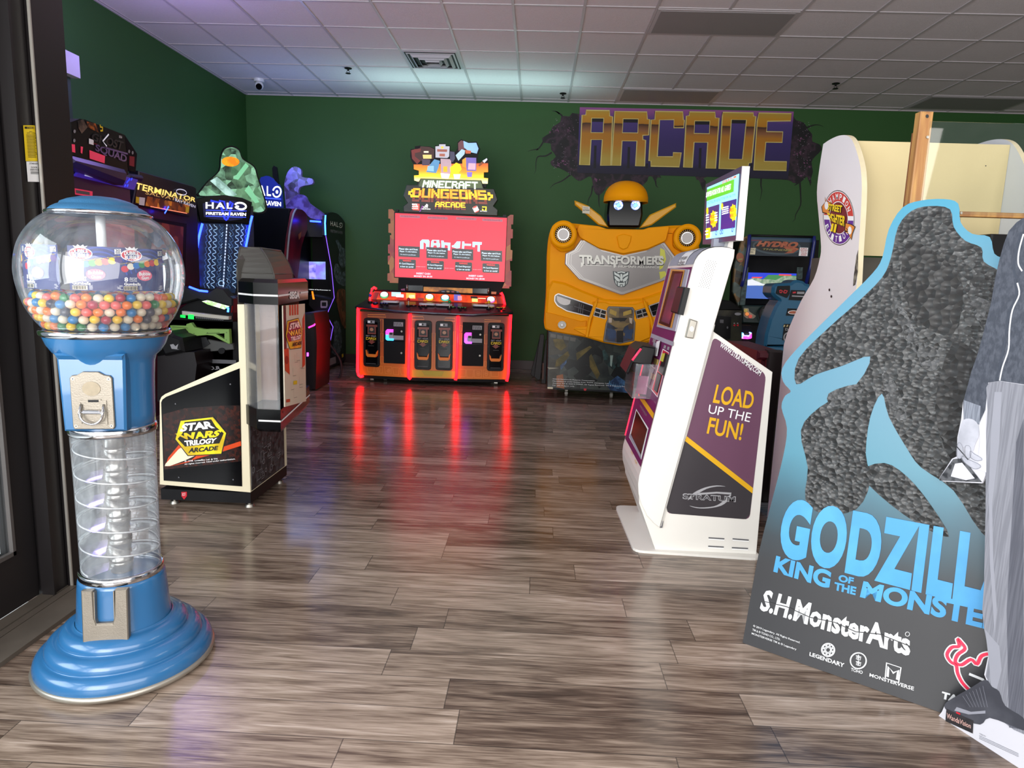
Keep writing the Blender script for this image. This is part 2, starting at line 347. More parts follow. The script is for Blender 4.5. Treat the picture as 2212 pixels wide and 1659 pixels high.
# ================================================================ the room
XL, YB, ZC = -3.99, 9.35, 3.56
def floor_mat():
    m = bpy.data.materials.new('vinyl_plank_floor'); m.use_nodes = True; t = m.node_tree; L = t.links; b = t.nodes['Principled BSDF']
    def ma(op, a, b_=None, c=None):
        n = nd(t, 'ShaderNodeMath', operation=op)
        for i, x in enumerate((a, b_, c)):
            if x is None: continue
            if isinstance(x, (int, float)): n.inputs[i].default_value = x
            else: L.new(x, n.inputs[i])
        return n.outputs[0]
    tc = nd(t, 'ShaderNodeTexCoord'); sp = nd(t, 'ShaderNodeSeparateXYZ'); L.new(tc.outputs['Object'], sp.inputs[0])
    PW, PL = .1523, .915
    vy = ma('DIVIDE', ma('ADD', sp.outputs[1], 19.9836), PW); row = ma('FLOOR', vy)
    wn = nd(t, 'ShaderNodeTexWhiteNoise', noise_dimensions='1D'); L.new(row, wn.inputs['W'])
    vx = ma('ADD', ma('DIVIDE', ma('ADD', sp.outputs[0], 20), PL), wn.outputs[0]); col = ma('FLOOR', vx)
    cb = nd(t, 'ShaderNodeCombineXYZ'); L.new(row, cb.inputs[0]); L.new(col, cb.inputs[1])
    w2 = nd(t, 'ShaderNodeTexWhiteNoise', noise_dimensions='2D'); L.new(cb.outputs[0], w2.inputs['Vector'])
    # grain, shifted plank by plank
    c2 = nd(t, 'ShaderNodeCombineXYZ'); L.new(ma('MULTIPLY_ADD', w2.outputs[0], 37, ma('MULTIPLY', sp.outputs[0], 1.5)), c2.inputs[0]); L.new(ma('MULTIPLY', sp.outputs[1], 16), c2.inputs[1]); L.new(ma('MULTIPLY', w2.outputs[0], 11), c2.inputs[2])
    g1 = nd(t, 'ShaderNodeTexNoise'); g1.inputs['Scale'].default_value = 1.6; g1.inputs['Detail'].default_value = 6; g1.inputs['Distortion'].default_value = 1.2; L.new(c2.outputs[0], g1.inputs['Vector'])
    c3 = nd(t, 'ShaderNodeCombineXYZ'); L.new(ma('MULTIPLY_ADD', w2.outputs[0], 91, ma('MULTIPLY', sp.outputs[0], 9)), c3.inputs[0]); L.new(ma('MULTIPLY', sp.outputs[1], 190), c3.inputs[1])
    g2 = nd(t, 'ShaderNodeTexNoise'); g2.inputs['Scale'].default_value = 1.0; g2.inputs['Detail'].default_value = 4; L.new(c3.outputs[0], g2.inputs['Vector'])
    mrg = nd(t, 'ShaderNodeMapRange'); mrg.inputs[1].default_value = .28; mrg.inputs[2].default_value = .72; L.new(g1.outputs[0], mrg.inputs[0])
    fac = ma('ADD', ma('MULTIPLY', mrg.outputs[0], .62), ma('MULTIPLY', w2.outputs[0], .38))
    mr2 = nd(t, 'ShaderNodeMapRange'); mr2.inputs[1].default_value = .36; mr2.inputs[2].default_value = .64; L.new(g2.outputs[0], mr2.inputs[0])
    fac = ma('ADD', ma('MULTIPLY', fac, .8), ma('MULTIPLY', mr2.outputs[0], .2))
    cr = nd(t, 'ShaderNodeValToRGB'); L.new(fac, cr.inputs[0]); e = cr.color_ramp.elements
    e[0].position = .12; e[0].color = (*lin('3c3029'), 1); e[1].position = .5; e[1].color = (*lin('7a6a5d'), 1)
    s = e.new(.34); s.color = (*lin('5a4b41'), 1); s = e.new(.72); s.color = (*lin('9a897b'), 1); s = e.new(.93); s.color = (*lin('b4a599'), 1)
    fy = ma('FRACT', vy); fx = ma('FRACT', vx)
    ey = ma('MINIMUM', fy, ma('SUBTRACT', 1, fy)); ex = ma('MULTIPLY', ma('MINIMUM', fx, ma('SUBTRACT', 1, fx)), PL/PW)
    seam = ma('GREATER_THAN', ma('MINIMUM', ey, ex), .010)
    mx = nd(t, 'ShaderNodeMix', data_type='RGBA'); mx.inputs[6].default_value = (.02, .016, .014, 1); L.new(cr.outputs[0], mx.inputs[7]); L.new(ma('MULTIPLY_ADD', seam, .7, .3), mx.inputs[0])
    L.new(mx.outputs[2], b.inputs['Base Color'])
    L.new(ma('MULTIPLY_ADD', g1.outputs[0], .12, .14), b.inputs['Roughness'])
    b.inputs['Specular IOR Level'].default_value = .45
    bp = nd(t, 'ShaderNodeBump'); bp.inputs['Strength'].default_value = .12; bp.inputs['Distance'].default_value = .002
    L.new(ma('ADD', g2.outputs[0], ma('MULTIPLY', seam, 1.5)), bp.inputs['Height']); L.new(bp.outputs[0], b.inputs['Normal'])
    return m
g = G(); g.poly([(-1.79, -3, 0), (9, -3, 0), (9, YB+.1, 0), (XL-.1, YB+.1, 0), (XL-.1, 2.46, 0), (-1.79, 2.46, 0)], floor_mat(), th=.08, N=(0, 0, 1)); g.build('floor', kind='structure')
PAVE = M('pale_paving', 'dedfdc', .8, var=.08, sc=20)
g = G(); g.poly([(-9, -3, -.02), (-1.86, -3, -.02), (-1.86, 2.36, -.02), (-9, 2.36, -.02)], PAVE, th=.06, N=(0, 0, 1))
g.build('pavement_outside', kind='structure')
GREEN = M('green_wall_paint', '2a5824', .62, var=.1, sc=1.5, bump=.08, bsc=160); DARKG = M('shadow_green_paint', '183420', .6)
BASEB = M('dark_cove_base', '2a1c1c', .45)
def wall(name, a, b, m, z0=0, z1=ZC, th=.1):
    p = Pl((a[0], a[1], 0), (b[0]-a[0], b[1]-a[1], 0)); ln = math.hypot(b[0]-a[0], b[1]-a[1])
    g = G(); g.pu(p, [(0, z0), (ln, z0), (ln, z1), (0, z1)], m, off=0, th=th); return g.build(name, kind='structure')
wall('wall_back', (XL, YB), (9, YB), GREEN); wall('wall_left', (XL, 2.5), (XL, YB), GREEN)
g = G(); g.box((XL, YB-.014, 0), (9, YB-.002, .12), BASEB); g.build('baseboard_back', kind='structure')
g = G(); g.box((XL+.002, 2.6, 0), (XL+.014, YB-.02, .12), BASEB); g.build('baseboard_left', kind='structure')
GR2 = M('plain_wall_paint', '6d6a64', .7)
g = G(); g.poly([(9, -3, 0), (9, YB, 0), (9, YB, ZC), (9, -3, ZC)], GR2, th=.1, N=(-1, 0, 0)); g.build('wall_right', kind='structure')
g = G(); g.box((XL, 2.46, .0005), (-2.22, 3.44, .004), PAVE); g.build('floor_pale_patch', kind='structure')  # pale patch added as a stand-in for the ground outside the glass
# ceiling of lay-in tiles: tile field and the metal grid below it
TILE = M('acoustic_tile', 'e2dcdf', .9, var=.06, sc=40, bump=.35, bsc=220)
g = G(); g.poly([(-1.86, -3, ZC), (9, -3, ZC), (9, YB, ZC), (XL, YB, ZC), (XL, 2.46, ZC), (-1.86, 2.46, ZC)], TILE, th=.05, N=(0, 0, -1)); g.build('ceiling', kind='structure')
TB = M('grid_metal', 'c8c2c6', .35, var=.03)
S2 = .6096; gx0, gy0 = -2.739, 6.163
g = G()
for i in range(-2, 20):
    x = gx0+i*S2
    if x < 8.9: g.box((x-.012, (2.5 if x < -1.8 else -1), ZC-.007), (x+.012, YB, ZC-.001), TB)
for j in range(-11, 6):
    y = gy0+j*S2
    g.box(((XL if y > 2.5 else -1.8), y-.012, ZC-.006), (9, y+.012, ZC-.0005), TB)
g.box((XL, YB-.02, ZC-.012), (9, YB, ZC-.001), TB); g.box((XL, 2.6, ZC-.012), (XL+.02, YB, ZC-.001), TB)
g.build('trim_1', kind='structure')
LENS = M('smooth_light_lens', '9a9698', .5, var=.02)
def cell(i, j, ni=1, nj=1): return gx0+i*S2+.014, gy0+j*S2+.014, gx0+(i+ni)*S2-.014, gy0+(j+nj)*S2-.014
for k, (i, j, lb) in enumerate(((6, 4, 'unlit ceiling light panel nearest the mural sign'), (6, 0, 'unlit ceiling light panel at the top edge of the photo'), (12, 4, 'unlit ceiling light panel at the far right of the ceiling'))):
    x0, y0, x1, y1 = cell(i, j, 2)
    t = thing('ceiling_light', ((x0+x1)/2, (y0+y1)/2, ZC-.03), lb, 'ceiling light')
    g = G(); g.box((x0, y0, ZC-.010), (x1, y1, ZC-.001), TB); g.build('frame', t)
    g = G(); g.box((x0+.03, y0+.03, ZC-.014), (x1-.03, y1-.03, ZC-.011), LENS); g.build('diffuser', t)
# ceiling vent: stepped square louvre
x0, y0, x1, y1 = cell(1, 2)
x0, y0, x1, y1 = gx0+2*S2+.016, gy0+2*S2+.016, gx0+3*S2-.016, gy0+3*S2-.016
cvx, cvy = (x0+x1)/2, (y0+y1)/2
VM = M('vent_enamel', 'c8ccd2', .35, var=.03)
t = thing('ceiling_vent', (cvx, cvy, ZC-.07), 'square louvred air vent set in the ceiling tiles', 'air vent')
g = G(); g.box((x0+.02, y0+.02, ZC-.02), (x1-.02, y1-.02, ZC-.002), BLKM); g.build('duct', t)
g = G()
for a, b, z in ((.30, .24, .026), (.235, .19, .045), (.165, .13, .05), (.10, .07, .055)):
    for sx in (-1, 1):
        g.poly([(cvx+sx*a, cvy-a, ZC-.004), (cvx+sx*a, cvy+a, ZC-.004), (cvx+sx*b, cvy+b, ZC-z), (cvx+sx*b, cvy-b, ZC-z)], VM, th=.004, N=(0, 0, -1))
        g.poly([(cvx-a, cvy+sx*a, ZC-.004), (cvx+a, cvy+sx*a, ZC-.004), (cvx+b, cvy+sx*b, ZC-z), (cvx-b, cvy+sx*b, ZC-z)], VM, th=.004, N=(0, 0, -1))
g.build('louvre', t)
for k, (px, py, lb) in enumerate(((752, 153, 'sprinkler head in the ceiling beside the square vent'), (795, 190, None), (1216, 207, 'sprinkler head near the back wall left of the mural sign'), (1805, 186, 'sprinkler head in the ceiling right of the mural sign'))):
    if not lb: continue
    p = fl(px, py, ZC-.03); t = thing('sprinkler_head', (p.x, p.y, ZC-.06), lb, 'sprinkler')
    g = G(); g.cyl((p.x, p.y, ZC-.006), (p.x, p.y, ZC-.0005), .042, BLK); g.build('escutcheon', t)
    g = G(); g.cyl((p.x, p.y, ZC-.03), (p.x, p.y, ZC-.006), .011, BLK, 10)
    for s_ in (-1, 1): g.tube([(p.x+s_*.008, p.y, ZC-.028), (p.x+s_*.018, p.y, ZC-.04), (p.x, p.y, ZC-.055)], .003, BLK, 6)
    g.cyl((p.x, p.y, ZC-.060), (p.x, p.y, ZC-.056), .03, BLK, 14); g.build('nozzle', t)
p = fl(560, 180, ZC-.05); t = thing('security_camera', (p.x, p.y, ZC-.15), 'small white turret security camera on the ceiling above the green corner', 'camera')
CW = M('camera_white', 'd8dce4', .35, var=.02)
g = G(); g.cyl((p.x, p.y, ZC-.035), (p.x, p.y, ZC-.001), .06, CW, 24, .066); g.build('mount', t)
g = G(); g.ball((p.x, p.y, ZC-.075), .052, CW, 24, 16); g.build('housing', t)
g = G(); d = Vector((.25, -.85, -.47)).normalized(); c = Vector((p.x, p.y, ZC-.075)); g.cyl(c+d*.03, c+d*.056, .036, GLB, 24); g.build('lens', t)
# white box high on the left wall
DB = M('box_white', 'b9bcc4', .5)
q = Pl((0, 0, 0), (0, 1, 0))
XBX = -3.6; YA = onX(172, 140, XBX).y; zt_, zb_ = onX(172, 122, XBX).z, onX(172, 169, XBX).z
g = G(); g.box((XL+.03, YA-.55, zb_), (XBX, YA, zt_), DB, .006)
g.build('wall_box', None, 'white box fixed high up behind the black door frame', 'box')
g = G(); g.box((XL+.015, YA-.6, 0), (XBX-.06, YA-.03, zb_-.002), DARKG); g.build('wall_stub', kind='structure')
# ================================================================ sliding door and its frame, left
FR = M('black_anodised_frame', '1b1819', .38, .0, var=.15, sc=3); FR2 = M('frame_edge_wear', '4a4543', .4); GASK = M('silver_edge', 'b8b4ac', .4, .6)
XJ, YJ = -1.795, 2.446
t = thing('door_1', (XJ-.1, 1.3, 0), None, None); t['kind'] = 'structure'
g = G(); pr = onX(150, 240, XJ).y
g.box((XJ-.16, YJ+.004, 0), (XJ, pr, ZC-.002), FR); g.build('jamb', t)
g = G(); g.box((XJ-.008, YJ-.003, .0), (XJ+.0015, YJ+.003, 3.3), GASK); g.build('jamb_edge_strip', t, 'thin silver weather strip')
g = G()
g.box((XJ-.14, YJ-.075, 0), (XJ-.02, YJ-.004, 3.3), FR)
g.box((XJ-.06, YJ-.085, 0), (XJ-.012, YJ-.074, 3.3), FR); g.build('pocket', t)
g = G(); g.box((XJ-.16, -2.9, 3.3), (XJ, YJ-.01, ZC-.002), FR); g.box((XJ-.2, .2, 3.12), (XJ+.05, YJ-.08, 3.3), FR); g.build('header', t)
g = G()
y0, y1 = .2, YJ-.088
g.box((XJ-.12, y1-.105, .014), (XJ-.07, y1, 3.1), FR); g.box((XJ-.12, y0, .03), (XJ-.07, y0+.1, 3.1), FR)
g.box((XJ-.12, y0+.1, .014), (XJ-.07, y1-.105, .22), FR); g.box((XJ-.12, y0+.1, 3.0), (XJ-.07, y1-.105, 3.1), FR); g.box((XJ-.12, y0+.1, .78), (XJ-.07, y1-.105, .85), FR)
g.box((XJ-.075, y1-.118, .22), (XJ-.06, y1-.105, 3.0), FR2); g.box((XJ-.075, y0+.1, .22), (XJ-.06, y1-.105, .235), FR2)
g.build('door_leaf', t)
g = G(); g.box((XJ-.10, y0+.1, .22), (XJ-.092, y1-.105, 3.0), Mclear('window_glass', (.95, .98, .98), .03, gmax=.3)); g.build('glass', t)
g = G()
for i, (a, b) in enumerate(((0, .035), (.04, .06), (.066, .14))):
    g.box((XJ-.07+a*1.5, -2.9, 0), (XJ-.07+b*1.5, YJ-.0, .012+(.004 if i == 2 else .0)), M('threshold_aluminium', '6e665c', .5, .5, var=.3, sc=9))
g.build('threshold', t)
g = G(); pj = PX(XJ-.022+.0); zz = Zm(0, 0, 3.95)
ys = PX(XJ-.020)
g.pp(ys, zz([(200, 1069), (297, 1070), (322, 1375), (222, 1375)]), YPR, .004, th=.001); g.pp(ys, zz([(226, 1378), (322, 1378), (334, 1552), (240, 1550)]), WPR, .004, th=.001)
INK = M('black_ink', '141414', .5)
g.pp(ys, zz([(210, 1080), (288, 1081), (290, 1099), (212, 1098)]), INK, .005); g.text(ys, 'STANLEY', zz([(216, 1083), (284, 1084), (285, 1096), (217, 1095)]), YPR, .006, .01)
g.text(ys, 'DAILY', zz([(238, 1118), (266, 1118), (266, 1126), (238, 1126)]), INK, .005, .01); g.text(ys, 'SAFETY CHECK', zz([(216, 1130), (290, 1131), (291, 1140), (217, 1139)]), INK, .005, .01)
for k in range(16):
    yy = 1152+k*12.5; g.line(ys, zz([(212+k*1.1, yy), (R.uniform(285, 300)+k*.6, yy)]), .0016, INK, .005)
g.text(ys, 'STANLEY', zz([(237, 1387), (314, 1388), (315, 1402), (238, 1401)]), INK, .006, .015)
g.text(ys, 'DOOR', zz([(252, 1420), (306, 1421), (307, 1435), (253, 1434)]), INK, .006, .01); g.text(ys, 'SERVICE', zz([(243, 1440), (318, 1441), (319, 1456), (244, 1455)]), INK, .006, .01)
for k in range(3): g.line(ys, zz([(250, 1465+k*8), (318, 1466+k*8)]), .0015, INK, .005)
g.build('service_sticker', t, 'yellow and white door service sticker')
# ================================================================ gumball machine
GX, GY = -1.2988, 1.9963
BLUE = M('blue_gloss_paint', '275f8e', .26, var=.06, sc=4, coat=.4); BLUED = M('blue_hammered_paint', '2d648c', .5, .25, bump=.15, bsc=260)
CLR = Mclear('clear_globe', (.96, .97, .98), .07, .02, .06, (.75, .85, 1)); CLT = Mclear('scuffed_clear_tube', (.93, .95, .97), .08, .06, .11)
CAST = M('cast_aluminium', '857e73', .45, .75, var=.1, sc=20, bump=.1, bsc=300)
gm = thing('gumball_machine', (GX, GY, 0), 'tall blue spiral gumball machine with a round clear globe standing by the door', 'gumball machine')
g = G()
g.lathe(GX, GY, [(0, .006), (.255, .006), (.262, .012), (.264, .022), (.258, .028), (.20, .028)], M('base_rim_aluminium', 'a9a49a', .4, .8), 72); g.build('base_rim', gm, 'worn grey metal rim')
g = G()
def tier(r0, z0, r1, z1, n=9, b=.9):
    return [(r1+(r0-r1)*math.cos(math.pi/2*i/n)**b, z0+(z1-z0)*math.sin(math.pi/2*i/n)) for i in range(n+1)]
prof = [(.256, .026), (.257, .036)]+tier(.257, .038, .226, .080)+[(.223, .083)]+tier(.225, .088, .186, .128)+[(.182, .131)]+tier(.184, .136, .142, .174)+[(.138, .177)]
g.lathe(GX, GY, prof, BLUE, 72); g.build('base', gm)
g = G(); g.lathe(GX, GY, [(.137, .174), (.132, .20), (.127, .25), (.124, .272), (.121, .28), (.114, .283)], BLUE, 64); g.lathe(GX, GY, [(0, .283), (.114, .283)], BLUE, 48); g.build('pedestal', gm)
AF = math.radians(-78); fx, fy = math.cos(AF), math.sin(AF)
def gp(r, z):                                    # plane tangent to the front of the machine at radius r
    return Pl((GX+fx*r, GY+fy*r, z), (-fy, fx, 0))
pl = gp(.131, 0)
# prize chute
g = G()
tilt = Pl((GX+fx*.141, GY+fy*.141, .207), (-fy, fx, 0), (fx*-.10, fy*-.10, 1))
g.pu(tilt, [(-.064, -.062), (.064, -.062), (.064, .075), (.029, .075), (.026, .015), (.020, .000), (-.024, .000), (-.030, .015), (-.032, .075), (-.064, .075)], CAST, .006, th=.02, bev=.003)
g.build('chute_plate', gm, 'cast metal chute plate')
g = G()
g.pu(tilt, [(-.030, .0), (.026, .0), (.026, .002), (-.030, .002)], CAST, .004, th=.07)
g.pu(tilt, [(-.0305, .0), (-.028, .0), (-.028, .07), (-.0305, .07)], CAST, .004, th=.06); g.pu(tilt, [(.024, .0), (.0265, .0), (.0265, .07), (.024, .07)], CAST, .004, th=.06)
g.pu(tilt, [(-.030, .03), (.026, .03), (.026, .074), (-.030, .074)], BLUED, -.035, th=.004); g.pu(tilt, [(-.030, .0), (.026, .0), (.026, .03), (-.030, .03)], GLB, -.050, th=.004); g.build('chute', gm)
# chrome rings, tube, spiral
g = G(); g.lathe(GX, GY, [(.112, .278), (.119, .278), (.121, .283), (.121, .299), (.118, .303), (.110, .303)], CHR, 64); g.build('chrome_ring', gm, 'lower chrome ring')
g = G(); g.lathe(GX, GY, [(.110, .735), (.120, .735), (.122, .740), (.122, .757), (.119, .762), (.110, .762)], CHR, 64); g.build('chrome_ring', gm, 'upper chrome ring')
g = G(); g.lathe(GX, GY, [(.1125, .30), (.1135, .40), (.1145, .60), (.1165, .738)], CLT, 64); g.build('tube', gm, 'clear plastic tube')
g = G(); ns = 40*6
V = []; Rm = []
z0, z1, turns = .300, .722, 5.6
for i in range(ns+1):
    a = AF-.6-2*math.pi*turns*i/ns; z = z0+(z1-z0)*i/ns
    c, s_ = math.cos(a), math.sin(a); V += [(GX+c*.032, GY+s_*.032, z), (GX+c*.110, GY+s_*.110, z+.002)]; Rm.append((GX+c*.110, GY+s_*.110, z+.006))
g.add(V, [(2*i, 2*i+1, 2*i+3, 2*i+2) for i in range(ns)], Mclear('clear_spiral_tray', (.9, .93, .95), .06, .08, .10), True)
g.build('spiral_tray', gm, 'clear spiral ramp')
g = G(); g.tube(Rm, .0022, Mclear('frosted_edge', (.85, .87, .9), .1, .2, .62, (.95, .95, .95)), 6); g.build('spiral_edge', gm)
g = G(); pr_ = [(.031, .285)]
for k in range(6):
    zz_ = .30+k*.073; pr_ += [(.031, zz_), (.034, zz_+.002), (.034, zz_+.02), (.031, zz_+.022)]
g.lathe(GX, GY, pr_+[(.031, .745)], M('inner_core_metal', '8e8c88', .22, .85), 32)
for k in range(6): g.lathe(GX, GY, [(.0345, .318+k*.073), (.0347, .325+k*.073)], M('core_dark_band', '3c3a38', .4, .5), 32)
g.build('core', gm)
# body with bowl
g = G()
g.lathe(GX, GY, [(.113, .760), (.118, .762), (.119, .80), (.121, .90), (.125, .965), (.130, .985), (.145, 1.0), (.158, 1.022), (.168, 1.052)], BLUE, 64)
for da, w in ((0, .066),):
    c = Vector((GX, GY, 0)); pf = gp(.126, 0)
    g.poly([pf.at(-.083, .764, 0), pf.at(.083, .764, 0), pf.at(.090, .985, 0), pf.at(.093, 1.005, .01), pf.at(-.093, 1.005, .01), pf.at(-.090, .985, 0)], BLUE, th=.06, N=pf.N, bev=.006)
g.build('body', gm)
g = G(); g.lathe(GX, GY, [(.160, 1.048), (.171, 1.050), (.1755, 1.056), (.176, 1.066), (.171, 1.072), (.158, 1.074), (.158, 1.066), (0, 1.066)], CHR, 72); g.build('chrome_collar', gm)
pf = gp(.1275, 0)
g = G()
cp = [(-.052, .772), (.052, .772), (.056, .780), (.056, .930), (.050, .938), (.036, .940), (.02, .950), (-.02, .950), (-.036, .940), (-.050, .938), (-.056, .930), (-.056, .780)]
g.pu(pf, cp, CAST, .006, th=.006, bev=.002)
for u in (-.047, .047):
    for v in (.782, .928): g.pu(pf, el(u, v, .0045, .0045, 12), STEEL, .0065); g.pu(pf, el(u, v, .002, .002, 8), INK, .0068)
g.pu(pf, el(0, .898, .024, .022, 36), M('dull_brass_disc', '8a7f6c', .55, .5, sc=60, var=.2), .0075, th=.002)
g.pu(pf, [(-.036, .786), (.038, .786), (.038, .862), (.024, .862), (.024, .866), (-.012, .866), (-.012, .862), (-.036, .862)], CAST, .0085, th=.003, holes=[[(-.030, .790), (-.030, .856), (.032, .856), (.032, .790)]])
g.pu(pf, [(-.010, .857), (.018, .857), (.018, .864), (-.010, .864)], GLB, .009)
g.build('coin_plate', gm, 'cast metal coin mechanism plate')
g = G(); g.tube([pf.at(-.029, .850, .010), pf.at(-.030, .825, .022)]+[pf.at(.001+.031*math.cos(math.radians(a)), .825+.034*math.sin(math.radians(a)), .022) for a in range(180, 361, 15)]+[pf.at(.032, .825, .022), pf.at(.031, .850, .010)], .0032, CHR, 8)
g.pu(pf, [(-.030, .826), (-.020, .834), (.02, .833), (.028, .828), (.026, .822), (-.02, .822)], CHR, .020, th=.008, bev=.002); g.build('coin_handle', gm)
# globe
g = G()
GP = [(.158, 1.070), (.174, 1.092), (.190, 1.122), (.203, 1.155), (.213, 1.19), (.219, 1.225), (.2205, 1.255), (.217, 1.29), (.208, 1.325), (.194, 1.355), (.176, 1.381), (.155, 1.402), (.134, 1.416)]
GPs = smooth([(a, b, 0) for a, b in GP], 4, False); g.lathe(GX, GY, [(a[0], a[1]) for a in GPs], CLR, 72); g.build('globe', gm, 'round clear plastic globe')
def grad(z):                                     # globe radius at a height
    for i in range(len(GP)-1):
        if GP[i][1] <= z <= GP[i+1][1]: t_ = (z-GP[i][1])/(GP[i+1][1]-GP[i][1]); return GP[i][0]*(1-t_)+GP[i+1][0]*t_
    return GP[0][0]
g = G(); g.lathe(GX, GY, [(.128, 1.414), (.137, 1.414), (.140, 1.418), (.138, 1.423), (.128, 1.424)], CHR, 72); g.build('lid_rim', gm, 'chrome lid rim')
g = G(); g.lathe(GX, GY, [(0, 1.415), (.135, 1.415), (.135, 1.421), (.122, 1.434), (.110, 1.441), (.102, 1.444), (.099, 1.450), (.080, 1.459), (.05, 1.467), (.02, 1.470), (0, 1.4705)], BLUED, 72); g.build('lid', gm)
g = G(); g.cyl((GX, GY, 1.06), (GX, GY, 1.415), .013, M('white_centre_rod', 'e2e4e4', .35), 20); g.build('centre_rod', gm, 'white centre rod')
# printed cards curved around inside the globe
CB = M('card_navy', '1c2466', .4, var=.12, sc=9); CB2 = M('card_blue_swirl', '24409c', .4); RO = M('card_red', 'cc1c2e', .35); PK = M('card_pink', 'e8607c', .4)
BC = dict(red='c4182e', white='dcd8c8', blue='1a6cb4', green='2a8a3e', orange='ee7c14', yellow='ecc61c', purple='4a2470')
for kk, (azd, lb) in enumerate(((-146, 'leftmost card on the globe'), (-108, 'gumball flavour card left of centre'), (-62, 'gumball flavour card right of centre'), (-26, 'rightmost card on the globe'))):
    cy = Cyl(GX, GY, .196, math.radians(azd)); w, h = .066, .060; zc = 1.262
    g = G(); n_ = 14
    q = lambda x, y: (x*w, zc+y*h)              # card coordinates -1..1
    vs_ = [cy.at(*q(-1+2*i/n_, y), 0) for y in (-1, 1) for i in range(n_+1)]
    g.add(vs_, [(i, i+1, n_+2+i, n_+1+i) for i in range(n_)], CB)
    Q = lambda pts: [q(x, y) for x, y in pts]
    for rr0 in (.55, .75, .95): g.line(cy, Q(el(.15, .05, rr0, rr0*.95, 22, 0, 20, 200)), .004, CB2, .0006, uv=True)
    g.pu(cy, Q(el(-.52, .66, .43, .27, 26)), WPR, .0008); g.pu(cy, Q(el(-.52, .66, .39, .23, 26)), RO, .0011)
    g.text(cy, 'DUBBLE', Q([(-.82, .84), (-.24, .86), (-.24, .68), (-.82, .66)]), WPR, .0016, .03, True); g.text(cy, 'BUBBLE', Q([(-.80, .64), (-.22, .66), (-.22, .48), (-.80, .46)]), WPR, .0016, .03, True)
    g.pu(cy, Q([(-.72, .92), (-.78, 1.02), (-.66, .97), (-.60, 1.06), (-.5, .98), (-.40, 1.06), (-.36, .97), (-.24, 1.02), (-.32, .92)]), WPR, .0013)
    g.pu(cy, Q([(.70, .68), (.94, .70), (.94, .93), (.70, .91)]), WPR, .001); g.text(cy, '30', Q([(.73, .90), (.91, .91), (.91, .80), (.73, .79)]), INK, .0016, .02, True)
    for j in range(2): g.line(cy, Q([(.73, .76-j*.05), (.91, .77-j*.05)]), .0014, INK, .0016, uv=True)
    for i, cn in enumerate(('red', 'white', 'blue', 'green', 'orange', 'red', 'yellow', 'purple')):
        m = M('card_ball_'+cn, BC[cn], .35); g.pu(cy, Q(el(-.82+i*.235, .02+.34*(i/7)**.8+(.05 if i else 0), .145, .15, 16)), m, .0012+.00015*i)
    for i, fl_ in enumerate(('Strawberry', 'Pineapple', 'Blueberry', 'Lemon-Lime', 'Orange', 'Cherry', 'Banana', 'Grape')):
        x0_ = -.98+i*.235; y0_ = .18+.045*i; g.text(cy, fl_, Q([(x0_, y0_+.06+.03), (x0_+.26, y0_+.11+.03), (x0_+.26, y0_+.05+.03), (x0_, y0_+.03)]), YPR, .0016, 0, True)
    g.pu(cy, Q(el(-.02, -.26, .34, .25, 26)), PK, .0022); g.text(cy, 'Bubble', Q([(-.28, -.10), (.24, -.08), (.24, -.25), (-.28, -.27)]), WPR, .0026, .03, True); g.text(cy, 'Gum', Q([(-.18, -.30), (.16, -.28), (.16, -.43), (-.18, -.45)]), WPR, .0026, .03, True)
    g.text(cy, '8', Q([(-.86, -.36), (-.72, -.36), (-.72, -.56), (-.86, -.56)]), WPR, .0014, .03, True)
    for i, s_ in enumerate(('Assorted', 'FRUIT', 'FLAVORS')): g.text(cy, s_, Q([(-.66, -.35-.075*i), (-.36, -.35-.075*i), (-.36, -.41-.075*i), (-.66, -.41-.075*i)]), WPR, .0014, .01, True)
    g.text(cy, 'Gumballs', Q([(-.88, -.60), (-.22, -.60), (-.22, -.74), (-.88, -.74)]), WPR, .0014, .03, True)
    g.pu(cy, Q([(-.90, -.96), (-.34, -.96), (-.34, -.77), (-.90, -.77)]), M('barcode_cream', 'd8ccb0', .5), .001); x_ = -.88
    while x_ < -.38: ww = R.uniform(.012, .04); g.pu(cy, Q([(x_, -.94), (x_+ww, -.94), (x_+ww, -.79), (x_, -.79)]), INK, .0014); x_ += ww+R.uniform(.012, .035)
    for j in range(6): g.line(cy, Q([(-.28, -.76-j*.035), (R.uniform(.8, .95), -.75-j*.035)]), .0007, WPR, .0014, uv=True)
    g.build('flavour_card', gm, lb+', navy with a red oval')
# measured heights of the rings and the collar
KN = [(0, 0), (.03, .03), (.174, .150), (.278, .300), (.735, .765), (1.048, 1.062), (1.074, 1.085), (1.15, 1.15), (1.6, 1.6)]
def zmap(z):
    for (a, b), (c, d) in zip(KN, KN[1:]):
        if a <= z <= c: return b+(d-b)*(z-a)/(c-a)
    return z
for o in gm.children:
    for v in o.data.vertices: v.co.z = zmap(v.co.z)
